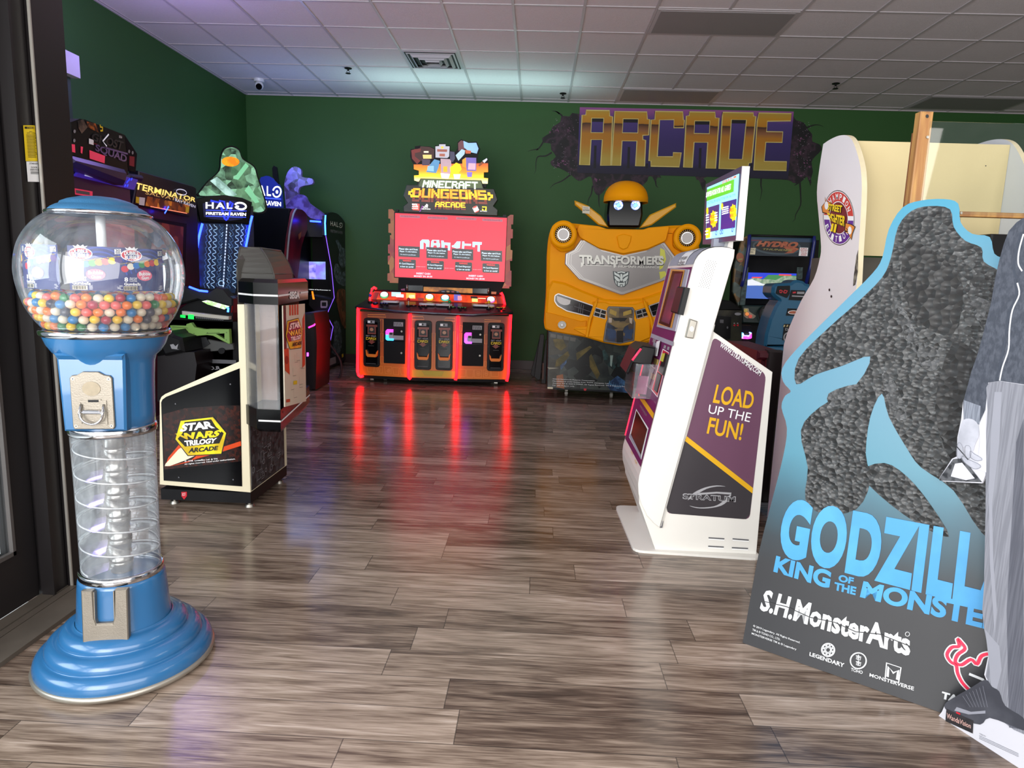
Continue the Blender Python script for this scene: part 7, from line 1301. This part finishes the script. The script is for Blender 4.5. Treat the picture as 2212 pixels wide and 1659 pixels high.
for a in (238, 275): g.pp(pcm, z([(a-14, 1155), (a+14, 1140), (a+10, 1168)]), REDP, .006); g.line(pcm, z([(a-8, 1132), (a+6, 1132)]), .01, LG, .006)
g.build('coin_door', cm)
# seat of the racing cabinet
ST_ = PY(5.3); SBL = M('seat_blue_fibreglass', '1c5878', .3, var=.06); st = thing('racing_seat', (ST_.w(1700, 700).x, 5.4, 0), 'moulded blue fibreglass racing seat facing the boat cabinet', 'seat')
g = G(); g.pp(ST_, z(rpoly([(668, 720), (700, 690), (880, 680), (905, 655), (950, 645), (1020, 660), (1050, 690), (1130, 700), (1200, 760), (1180, 1400), (575, 1400), (590, 1260), (640, 1080), (700, 940), (745, 880), (690, 840), (660, 800)], 14)), SBL, .0, th=.22, bev=.02)
x0_, x1_ = ST_.w(*z([(580, 1400)])[0]).x, ST_.w(*z([(1180, 1400)])[0]).x; zz_ = ST_.w(*z([(600, 1395)])[0]).z
g.box((x0_, 5.3, 0), (x1_, 5.52, zz_), SBL); g.poly([(x0_, 5.52, .08), (x0_, 5.95, .08), (x0_, 5.95, .35), (x0_, 5.52, .42)], SBL, th=x1_-x0_, N=(-1, 0, 0)); g.build('shell', st)
g = G(); g.pp(ST_, z(rpoly([(725, 715), (865, 710), (862, 800), (830, 850), (705, 800)], 10)), BLK, .006, th=.006); g.line(ST_, z([(740, 770), (755, 760), (775, 770), (760, 790), (742, 782)]), .008, REDP, .008); g.line(ST_, z([(785, 788), (800, 762), (830, 770), (815, 792), (788, 790)]), .008, REDP, .008)
g.build('badge', st, 'black badge with a red winged mark'); g = G(); g.pp(ST_, z([(880, 760), (1035, 765), (1030, 880), (850, 870)]), BLK, .006, th=.006); g.line(ST_, z([(890, 790), (925, 785)]), .012, REDP, .008); g.line(ST_, z([(938, 790), (1020, 792)]), .018, LG, .008); g.line(ST_, z([(880, 826), (1020, 832)]), .010, LG, .008)
g.build('badge', st, 'black badge with grey lines'); g = G(); g.pp(ST_, z([(840, 965), (1000, 970), (990, 1050), (820, 1045)]), BLK, .006, th=.006); g.pp(ST_, z(el(900, 1010, 60, 22, 22)), WPR, .008); g.pp(ST_, z(el(902, 1010, 52, 16, 22)), HO, .009)
g.build('badge', st, 'black badge with an orange oval'); g = G(); g.pp(ST_, z([(800, 1140), (900, 1140), (890, 1320), (780, 1320)]), BLK, .006, th=.006)
for k in range(3): g.pp(ST_, z([(795+k*34, 1150), (812+k*34, 1150), (804+k*34, 1172), (786+k*34, 1172)]), M('hazard_cream', 'b0a070', .4), .008)
g.text(ST_, 'DANGER', z([(806, 1185), (1000, 1188), (1000, 1215), (806, 1213)]), LG, .008, .03); g.line(ST_, z(el(840, 1290, 48, 52, 22)), .01, LG, .008, True); g.build('badge', st, 'black warning badge with cream stripes')
g = G(); MAR = M('burgundy_vinyl', '4c0c1c', .45, var=.1); MBK2 = M('dark_vinyl_edge', '1c1416', .4)
a_ = onY(1632, 756, 3.78); b_ = onY(1690, 755, 3.78)
x0_, x1_ = onY(1640, 800, 3.78).x, 1.36
bn = thing('bench_seat', ((x0_+x1_)/2, 4.0, 0), 'burgundy upholstered bench between the white kiosk and the big blue cardboard standee', 'bench')
g = G(); g.box((x0_+.01, 3.78, .04), (x1_, 4.3, a_.z-.05), MAR, .012); g.box((x0_+.03, 3.8, 0), (x1_-.02, 4.28, .04), BLKM); g.build('base', bn)
g = G(); g.box((x0_-.03, 3.74, a_.z-.05), (x1_-.0, 4.34, a_.z), MAR, .014); g.build('cushion', bn)
g = G(); g.box((x1_-.08, 3.735, .05), (x1_+.005, 3.79, a_.z+.005), MBK2, .01); g.build('edge_trim', bn)
# ================================================================ white fighting game cabinet shell
XF = 1.33; pF = PX(XF); BW = M('cabinet_white_laminate', 'e4e0e2', .4, var=.03, sc=2); SCF = M('scuffed_edge_cream', 'd4c8a8', .5, var=.15, sc=12); INCR = M('inner_cream_laminate', 'c4b488', .5, var=.04, sc=2, bump=.05, bsc=90)
fc = thing('arcade_cabinet', (1.7, 3.1, 0), 'empty white cabinet shell with a round red and purple fighting logo on its side', 'arcade machine')
out = zQ(smooth([(228, 236), (270, 208), (325, 184), (375, 182), (410, 212), (440, 290), (462, 380), (470, 480), (468, 600), (458, 780), (450, 900), (440, 1100)], 3, False))
uo = [pF.uv(*p) for p in out]; ul = [pF.uv(*p) for p in zQ(smooth([(228, 236), (205, 380), (188, 540), (200, 700), (214, 880), (205, 960), (170, 1080), (90, 1220), (10, 1400), (-20, 1500)], 3, False))]
prof = uo+[(uo[-1][0], .0), (ul[-1][0], .0)]+ul[::-1][:-1]
g = G(); g.pu(pF, prof, BW, 0, th=.022, ms=SCF)
LR, LPU = M('logo_fight_red', 'c84038', .4), M('logo_fight_purple', '5a2c90', .4); lc = (325, 700)
E_ = lambda k, a0=0, a1=360, n=36: [(lc[0]+a[0], lc[1]+a[1]) for a in el(0, 0, 98*k, 174*k, n, -3, a0, a1)]
g.pp(pF, zQ(E_(1.0)), M('outline_dark', '2c2024', .4), .001); g.pp(pF, zQ(E_(.97)), WPR, .0015); g.pp(pF, zQ(E_(.94, 188, 358)), LR, .002); g.pp(pF, zQ(E_(.94, 8, 178)), LPU, .002); g.pp(pF, zQ(E_(.60)), WPR, .0025); g.pp(pF, zQ(E_(.57)), M('logo_maroon', '6c2028', .4), .003)
def arc(word, a0, a1, k, m, h=.30, flip=False):
    n = len(word)
    for i, c in enumerate(word):
        a = math.radians(a0+(a1-a0)*(i+.5)/n); w_ = abs(math.radians(a1-a0))/n*.31
        def pt(aa, kk): return (lc[0]+98*kk*math.cos(aa), lc[1]+174*kk*math.sin(aa))
        s_ = -1 if flip else 1; i0, i1 = (k+h/2, k-h/2) if not flip else (k-h/2, k+h/2)
        g.text(pF, c, zQ([pt(a-s_*w_, i0), pt(a+s_*w_, i0), pt(a+s_*w_, i1), pt(a-s_*w_, i1)]), m, .004, .02)
arc('CHAMPION', 205, 345, .77, WPR, .22); arc('EDITION', 165, 30, .77, WPR, .22, True)
for pts in ([(238, 565), (245, 595), (285, 600), (268, 640), (268, 680), (222, 668), (216, 630), (240, 600)], [(365, 730), (405, 740), (430, 755), (412, 800), (405, 840), (385, 800), (360, 790)]): g.pp(pF, zQ(pts), INK, .0036); c_ = (sum(a for a, b in pts)/len(pts), sum(b for a, b in pts)/len(pts)); g.pp(pF, zQ([(c_[0]+(a-c_[0])*.86, c_[1]+(b-c_[1])*.9) for a, b in pts]), M('logo_wing_orange', 'e08c3c', .4), .004); g.pp(pF, zQ(el(c_[0], c_[1], 12, 26, 14)), WPR, .0045)
YF = M('fight_yellow_letters', 'f0d020', .4)
for s_, q in (('STREET', [(268, 612), (355, 622), (352, 670), (262, 650)]), ('FIGHTER', [(258, 668), (378, 690), (368, 755), (285, 722)]), ('II', [(290, 735), (322, 742), (312, 795), (280, 782)])): g.text(pF, s_, zQ([(a+2, b+5) for a, b in q]), INK, .0045, .06); g.text(pF, s_, zQ(q), YF, .0055, .04)
for a, b in ((266, 1153), (278, 1194)): g.pp(pF, zQ(el(a, b, 5, 9, 12)), INK, .002)
g.pp(pF, zQ([(436, 940), (448, 900), (445, 1040), (430, 1120), (415, 1130), (420, 1060)]), M('black_scuffs', '8c8678', .6, c2='403c38', sc=60), .001)
g.build('side_panel', fc, 'white side panel with the round logo')
XF2 = onY(2166, 430, 3.10).x
g = G(); pF2 = Pl((XF2, 0, 0), (0, 1, 0)); prof2 = [(pF.at(u, v).y, v) for u, v in prof]; g.pu(pF2, prof2, M('inner_side_blue_white', 'c4c8d0', .45, var=.03), 0, th=.022, ms=SCF); g.build('side_panel', fc, 'far side panel')
YI = 3.10; pI = PY(YI)
g = G(); zt2, zl2 = pI.w(2000, 308).z, pI.w(1900, 553).z; g.box((XF+.023, YI, zl2), (XF2-.001, YI+.02, zt2), INCR); g.box((XF2-.17, YI-.006, zl2-.12), (XF2-.001, YI-.001, zl2+.2), INCR)
for a, b in ((462, 358), (1250, 373)): g.pp(pI, zQ(el(a, b, 4, 4, 10)), INK, .001)
g.build('back_panel', fc, 'cream inner back panel')
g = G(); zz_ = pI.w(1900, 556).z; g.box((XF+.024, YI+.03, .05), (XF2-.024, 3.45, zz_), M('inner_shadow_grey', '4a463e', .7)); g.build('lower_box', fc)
bm_ = onY(2143, 505, 2.8); g = G(); z1_ = onY(2143, 560, 2.8).z; g.box((bm_.x, 2.8, z1_-.10), (bm_.x+.20, 2.9, bm_.z), BLK, .006); g.box((bm_.x+.07, 2.83, .05), (bm_.x+.13, 2.87, z1_-.1), BLK); g.build('control_box', fc, 'black box inside the shell')
# ================================================================ wooden frame holding a clear sheet
WOOD = M('oak_wood', 'b08448', .45, c2='946434', sc=3, stretch=(14, 14, 1)); YW = 2.42
wf = thing('display_frame', (1.65, YW, 0), 'wooden posts holding a clear acrylic sheet in front of the white cabinet shell', 'display stand')
pa, pb2 = onY(1990, 240, YW), onY(2018, 240, YW)
g = G(); g.box((pa.x, YW, 0), (pb2.x, YW+.035, pa.z), WOOD, .003); g.box((pa.x+.006, YW+.035, 0), (pa.x+.03, YW+.055, pa.z-.06), M('darker_oak', '7a4a24', .5)); g.pp(PY(YW), el(2003, 251, 3.5, 4, 14), INK, .001); g.pp(PY(YW), el(2004, 296, 3, 3, 12), STEEL, .004, th=.004); g.build('post', wf, 'oak post')
g = G(); g.box((pa.x+.75, YW, 0), (pb2.x+.75, YW+.035, pa.z), WOOD, .003); g.build('post', wf, 'oak post')
rl = onY(2100, 457, YW); rl2 = onY(2100, 468, YW)
g = G(); g.box((pb2.x, YW+.002, rl2.z), (pa.x+.75, YW+.03, rl.z), WOOD, .002); g.pp(PY(YW+.002), el(2077, 460, 2.5, 3, 10), STEEL, .003, th=.003); g.build('rail', wf, 'oak rail')
g = G(); tz = onY(2100, 265, YW).z; g.box((pb2.x-.01, YW-.006, rl.z-.01), (pa.x+.76, YW-.001, tz), Mclear('acrylic_sheet', (.97, .98, .96), .02, .02, .006, (.9, .9, .8))); g.build('acrylic_sheet', wf, 'clear acrylic sheet')
# ================================================================ monster poster standee: plain dark crag in place of the figure
_u = Vector((.494, -.350, 0)).normalized(); pS = Pl((.790, 2.281, 0), _u, Vector((-_u.y, _u.x, 0))*.10+Vector((0, 0, 1)))
gd = thing('cardboard_standee', (1.05, 2.1, 0), 'big blue and black cardboard film standee leaning at the right with pale blue block lettering', 'standee')
OUT = [(1604, 1388)]+smooth([(1616, 1320), (1640, 1190), (1668, 1080), (1692, 985), (1700, 925), (1688, 880), (1696, 855), (1708, 845), (1692, 825), (1690, 795), (1720, 755), (1770, 704), (1830, 645), (1885, 590), (1906, 556), (1920, 495), (1950, 448), (1990, 433), (2040, 430), (2070, 440), (2075, 480), (2100, 505), (2138, 512), (2148, 548), (2175, 566), (2230, 640)], 3, False)+[(2262, 700), (2262, 1250)]
uvO = [pS.uv(*p) for p in OUT]; u_r = pS.uv(2250, 1300)[0]; uvO = [(min(u, u_r), v) for u, v in uvO]; uvO[0] = (uvO[0][0], .002); uvO += [(u_r, .002)]
zt_ = pS.w(2000, 430).z; o_ = 0
PBL = Mramp('standee_blue_print', [(0, '2b2c2f'), (.20, '242528'), (.27, '1f2b32'), (.36, '1e4a5a'), (.46, '2c6e82'), (.62, '2c6c84'), (.8, '22708c'), (1, '207c98')], 0, zt_, .35, noise=.04)
g = G(); g.pu(pS, uvO, PBL, 0, th=.006, ms=M('cardboard_edge', '3c3a38', .7)); g.build('board', gd, 'blue to charcoal printed board')
CRG = Mart('grey_crag_print', ['1a1b1c', '2c2e2f', '202223', '464849', '18191a', '343637'], 60, .4, bump=.5)
g = G()
g.pp(pS, smooth([(1725, 775), (1790, 708), (1850, 655), (1905, 600), (1925, 555), (1940, 490), (1970, 455), (2010, 445), (2052, 452), (2060, 490), (2085, 520), (2120, 535), (2125, 565), (2165, 590), (2205, 640), (2215, 760), (2200, 900), (2215, 1060), (2180, 1180), (2120, 1150), (2060, 1060), (1990, 1010), (1960, 970), (1920, 900), (1905, 850), (1880, 900), (1870, 980), (1880, 1040), (1850, 1100), (1780, 1110), (1740, 1080), (1745, 1010), (1730, 930), (1770, 880), (1850, 830), (1880, 770), (1820, 790), (1760, 810), (1720, 830)], 3), CRG, .0012)
g.pp(pS, smooth([(1860, 1020), (1910, 1000), (1960, 1030), (2010, 1090), (2050, 1160), (1980, 1130), (1900, 1070)], 3), CRG, .0014)
CRD = Mart('crag_dark_print', ['121314', '1e1f20', '18191a', '28292a'], 44, .5, bump=.6); CRL = Mart('crag_light_print', ['3a3c3e', '5a5c5e', '2c2e2f', '6c6e70'], 80, .5, bump=.6)
g.pp(pS, smooth([(1960, 520), (2040, 560), (2080, 620), (2060, 720), (1990, 700), (1950, 620)], 3), CRD, .0018); g.pp(pS, smooth([(2060, 740), (2130, 800), (2120, 950), (2060, 1000), (2020, 880)], 3), CRD, .0018)
for pts in ([(1930, 640), (1960, 680), (1985, 740), (1975, 760), (1945, 700)], [(1905, 800), (1935, 830), (1960, 900), (1940, 910), (1915, 860)], [(2095, 640), (2150, 660), (2170, 720), (2150, 730), (2110, 690)], [(1790, 850), (1850, 830), (1860, 850), (1800, 880)], [(1980, 740), (2030, 760), (2020, 800), (1990, 790)]): g.pp(pS, smooth(pts, 3), CRL, .0022)
g.build('picture', gd, 'dark rocky crag picture')
SKY = M('standee_sky_letters', '3f90c4', .5, c2='3686ba', sc=8); z = zR
g = G(); q = [(228, 528), (1232, 718), (1200, 1040), (190, 772)]
g.text(pS, 'GODZILLA', z(q), SKY, .002, .055, sp=1.1)
g.text(pS, 'KING', z([(188, 772), (420, 838), (408, 912), (175, 840)]), SKY, .002, .045); g.text(pS, 'OF', z([(450, 850), (513, 865), (508, 893), (446, 880)]), SKY, .002, .045); g.text(pS, 'THE', z([(432, 882), (523, 904), (518, 938), (428, 915)]), SKY, .002, .045); g.text(pS, 'MONSTERS', z([(552, 878), (1210, 1010), (1200, 1116), (536, 946)]), SKY, .002, .045)
PWH = M('standee_white_print', 'c8cacc', .5)
g.text(pS, 'S.H.MonsterArts', z([(142, 912), (748, 1092), (746, 1195), (116, 1000)]), PWH, .002, .035); g.line(pS, z([(130, 962), (230, 985), (330, 1030), (430, 1050), (520, 1090), (620, 1100), (745, 1150)]), .003, M('crack_dark', '2c2c2e', .5), .003)
g.line(pS, z(el(735, 1100, 9, 9, 14)), .0015, PWH, .002, True)
for k, (s_, w) in enumerate((('© 2019 Legendary. All Rights Reserved.', 196), ('TM & © TOHO CO., LTD.', 116), ('MONSTERVERSE TM & © Legendary', 186))): x0, y0 = 92-k*3, 1060+k*16; g.text(pS, s_, z([(x0, y0), (x0+w, y0+w*.36), (x0+w-1, y0+w*.36+11), (x0-1, y0+11)]), PWH, .002, .01)
g.line(pS, z(el(404, 1166, 27, 27, 24)), .004, PWH, .002, True)
for a in (0, 45, 90, 135): g.line(pS, z(el(404, 1166, 25, 10, 20, a)), .003, PWH, .002, True)
g.text(pS, 'LEGENDARY', z([(328, 1174), (473, 1222), (470, 1240), (326, 1190)]), PWH, .002, .03)
g.line(pS, z(el(530, 1211, 33, 33, 26)), .004, PWH, .002, True)
for dy in (-14, 10):
    g.line(pS, z([(520, 1204+dy), (542, 1210+dy)]), .003, PWH, .002); g.line(pS, z([(531, 1200+dy), (529, 1222+dy)]), .003, PWH, .002); g.line(pS, z([(523, 1210+dy), (540, 1215+dy), (538, 1222+dy), (521, 1217+dy)]), .0025, PWH, .002, True)
g.text(pS, 'TOHO', z([(500, 1240), (549, 1254), (547, 1267), (499, 1253)]), PWH, .002, .02)
g.line(pS, z([(648, 1220), (708, 1240), (698, 1302), (642, 1284)]), .004, PWH, .002, True); g.line(pS, z([(652, 1278), (656, 1236), (676, 1262), (697, 1250), (692, 1290)]), .007, PWH, .0025)
g.text(pS, 'MONSTERVERSE', z([(578, 1262), (763, 1320), (761, 1336), (576, 1276)]), PWH, .002, .02)
HR, HW_ = M('heart_red_print', 'd82448', .4), PWH
hpts = [(955, 1130), (975, 1160), (945, 1185), (935, 1215), (960, 1228), (1000, 1205), (1025, 1225), (1045, 1190), (1090, 1185), (1120, 1230), (1080, 1300), (1020, 1345), (970, 1310), (945, 1265), (938, 1230), (915, 1215), (900, 1185), (920, 1155), (950, 1150), (945, 1122)]
hs = smooth(hpts, 4); g.line(pS, z(hs), .016, HW_, .002, True); g.line(pS, z(hs), .009, HR, .003, True); g.line(pS, z([(992, 1266), (1050, 1290), (1060, 1310)]), .008, HW_, .002)
g.text(pS, 'TAMASHII', z([(880, 1338), (1110, 1402), (1104, 1434), (875, 1368)]), PWH, .002, .05)
g.build('lettering', gd, 'pale blue and white printed lettering')
g = G(); n2 = -pS.N; a_ = pS.at(uvO[0][0]+.25, 0)
g.poly([a_+n2*.012, a_+n2*.35, pS.at(uvO[0][0]+.25, 1.0)+n2*.02], M('cardboard_brown', '9a7c54', .8), th=.004, N=pS.U); g.build('easel_back', gd, 'cardboard strut')
# ================================================================ cardboard figure of a man in knitted cardigan, right edge
pMn = PV((1.272, 1.915), (1.377, 1.670)); z = zS
mn = thing('cardboard_standee', (1.35, 1.75, 0), 'grey cardboard cut-out of a person in a cardigan and corduroy trousers, at the right edge', 'standee')
WB_ = M('cutout_white_board', 'c4c4cc', .45, var=.02)
KN_ = M('cardigan_knit_print', '4a4f5a', .6, c2='3a3f4a', sc=90, bump=.1, bsc=200, stretch=(1, 1, .6)); TR = M('trousers_print', '84868f', .6, c2='73757e', sc=10, stretch=(20, 20, .6)); TRD = M('trousers_shade_print', '5c5e68', .6, c2='4e505a', sc=10, stretch=(20, 20, .6)); TRL = M('trousers_pale_print', '8e909a', .6, var=.05)
uR = pMn.uv(2240, 1000)[0]+.16
def capU(px): return [(min(pMn.uv(*p)[0], uR), pMn.uv(*p)[1]) for p in px]
LE = z([(640, 160), (590, 170), (560, 190), (520, 235), (495, 300), (470, 390), (450, 480), (430, 600), (400, 720), (362, 860), (330, 950), (300, 1060), (285, 1110), (275, 1200), (256, 1290), (254, 1388), (228, 1400), (196, 1450), (163, 1500), (182, 1516), (382, 1526), (402, 1480), (402, 1660)])+zR([(1055, 900), (1048, 1000), (1056, 1080), (1070, 1150), (1072, 1190), (1055, 1270), (1068, 1302), (1000, 1330), (925, 1368), (893, 1392), (878, 1425), (865, 1440)])
b = capU(LE); b[-1] = (b[-1][0], .0); top_v = b[0][1]
g = G(); g.pu(pMn, [(uR, top_v+.02)]+b+[(uR, .0)], WB_, 0, th=.006); g.build('board', mn, 'white cut-out board')
g = G()
g.pu(pMn, [(uR, top_v+.02)]+capU(z([(640, 160), (590, 170), (560, 190), (520, 235), (495, 300), (470, 390), (450, 480), (430, 600), (400, 720), (362, 860), (330, 950), (300, 1060), (287, 1110), (290, 1200), (330, 1198), (365, 1225), (400, 1150), (415, 1010), (480, 1002)]))+[(uR, pMn.uv(2212, 830)[1])], KN_, .001)
g.pp(pMn, z([(290, 1100), (375, 1130), (368, 1225), (330, 1197), (288, 1198)]), M('cuff_print', '868c98', .6, c2='6c727e', sc=14, stretch=(30, 30, 1)), .0016)
for pts in ([(597, 250), (575, 330), (570, 400), (590, 440)], [(565, 500), (575, 560), (540, 640), (525, 740), (520, 840), (490, 930), (475, 1000)]): g.line(pMn, z(smooth(pts, 4, False)), .004, M('piping_pale_print', 'd0d2d8', .5), .002)
for pts in ([(552, 480), (560, 560), (520, 660), (505, 780), (490, 860), (455, 1000)], [(585, 240), (555, 350), (548, 440), (566, 480)]): g.line(pMn, z(smooth(pts, 4, False)), .006, M('fold_dark_print', '3a404c', .6), .0016)
g.build('cardigan', mn, 'slate grey cardigan with pale piping')
g = G(); tv = pMn.uv(2212, 832)[1]
lg = capU(z([(405, 1035), (420, 1010), (480, 1004)])); le = capU(z([(412, 1150), (404, 1300), (402, 1480), (402, 1660)])+zR([(1055, 900), (1048, 1000), (1056, 1080), (1070, 1150), (1075, 1200), (1062, 1275), (1090, 1330), (1120, 1345), (1140, 1470), (1180, 1500)]))
g.pu(pMn, [(uR, tv)]+lg[::-1]+le+[(uR, le[-1][1]+.02)], TR, .0012)
g.pu(pMn, capU(zR([(1100, 90), (1130, 90), (1120, 300), (1090, 560), (1095, 800), (1110, 1000), (1100, 1100), (1080, 800), (1075, 500), (1085, 250)])), TRL, .0016); g.pu(pMn, capU(zR([(1060, 1080), (1085, 1110), (1120, 1150), (1130, 1250), (1110, 1330), (1085, 1320), (1075, 1200)])), TRL, .0017); g.pu(pMn, capU(zR([(1190, 300), (1221, 200), (1221, 1500), (1160, 1490), (1150, 1000)])), TRD, .0015); g.build('trousers', mn, 'pale grey corduroy trousers')
g = G(); SKN = M('hand_grey_print', 'b4b6c0', .5, c2='a0a2ac', sc=14); SKD = M('hand_shade_print', '787a84', .5)
g.pp(pMn, z([(402, 1150), (404, 1470), (360, 1455), (372, 1300), (366, 1230)]), WB_, .0014)
g.pp(pMn, z(smooth([(288, 1200), (330, 1197), (362, 1225), (366, 1280), (345, 1330), (335, 1360), (300, 1345), (262, 1330), (260, 1290), (272, 1240)], 3)), SKN, .002)
for pts in ([(262, 1320), (282, 1330), (290, 1380), (270, 1400), (254, 1380)], [(300, 1335), (325, 1340), (325, 1390), (308, 1398), (298, 1380)], [(325, 1360), (345, 1375), (380, 1395), (382, 1408), (350, 1408), (325, 1390)], [(280, 1385), (320, 1405), (372, 1430), (374, 1446), (340, 1450), (290, 1415)]): g.pp(pMn, z(smooth(pts, 3)), SKN, .0026); g.line(pMn, z(smooth(pts, 3)), .0012, SKD, .0028, True)
g.build('hand', mn, 'grey printed hand with curled fingers')
g = G(); HC = M('hanger_dark_print', '5c5e62', .4, c2='2c2e32', sc=60)
g.pp(pMn, z([(235, 1402), (285, 1396), (382, 1520), (165, 1512), (165, 1498)]), HC, .002); g.pp(pMn, z([(244, 1425), (280, 1420), (345, 1500), (300, 1510), (222, 1490)]), WB_, .0024); g.line(pMn, z([(250, 1330), (290, 1375), (315, 1405)]), .003, HC, .0032); g.build('hat_frame', mn, 'dark triangular frame held in the hand')
g = G(); SH_ = M('shoe_dark_print', '4c4e56', .35, c2='3a3c44', sc=9); z = zR
g.pu(pMn, capU(z(smooth([(893, 1392), (925, 1368), (1000, 1325), (1062, 1290), (1090, 1320), (1120, 1340), (1145, 1400), (1221, 1450), (1225, 1500), (1190, 1490), (1080, 1450), (1040, 1478), (960, 1452), (900, 1418)], 3))), SH_, .0022); g.pp(pMn, z([(940, 1405), (1000, 1425), (1060, 1420), (1060, 1432), (990, 1436), (930, 1420)]), M('shoe_shine_print', '8c8e98', .3), .003)
for k in range(7): g.line(pMn, z([(968+k*14, 1358-k*7), (1000+k*12, 1405)]), .0012, SKD, .003)
g.build('shoe', mn, 'dark brogue shoe'); 
g = G(); g.pp(pMn, z([(897, 1412), (1010, 1462), (1007, 1516), (893, 1464)]), M('label_black_print', '1c1c20', .5, c2='2c2a2e', sc=30), .003); g.text(pMn, 'WandaVision', z([(903, 1428), (1004, 1474), (1002, 1494), (902, 1450)]), M('label_pale_red', 'c8a098', .5), .004, .01); g.pp(pMn, z([(938, 1424), (955, 1431), (955, 1438), (938, 1431)]), REDP, .004)
g.text(pMn, 'VISION', z([(1036, 1512), (1062, 1524), (1062, 1530), (1036, 1518)]), SKD, .002)
for k in range(3): g.line(pMn, z([(1036, 1524+k*6), (1200, 1600+k*6)]), .0012, SKD, .002)
g.build('base_label', mn, 'black label on the white base'); 
g = G(); a_ = pMn.at(.16, 0); g.poly([a_-pMn.N*.01, a_-pMn.N*.09, a_-pMn.N*.02+Vector((0, 0, .3))], M('cardboard_brown', '9a7c54'), th=.004, N=pMn.U); g.build('easel_back', mn, 'brown cardboard strut')
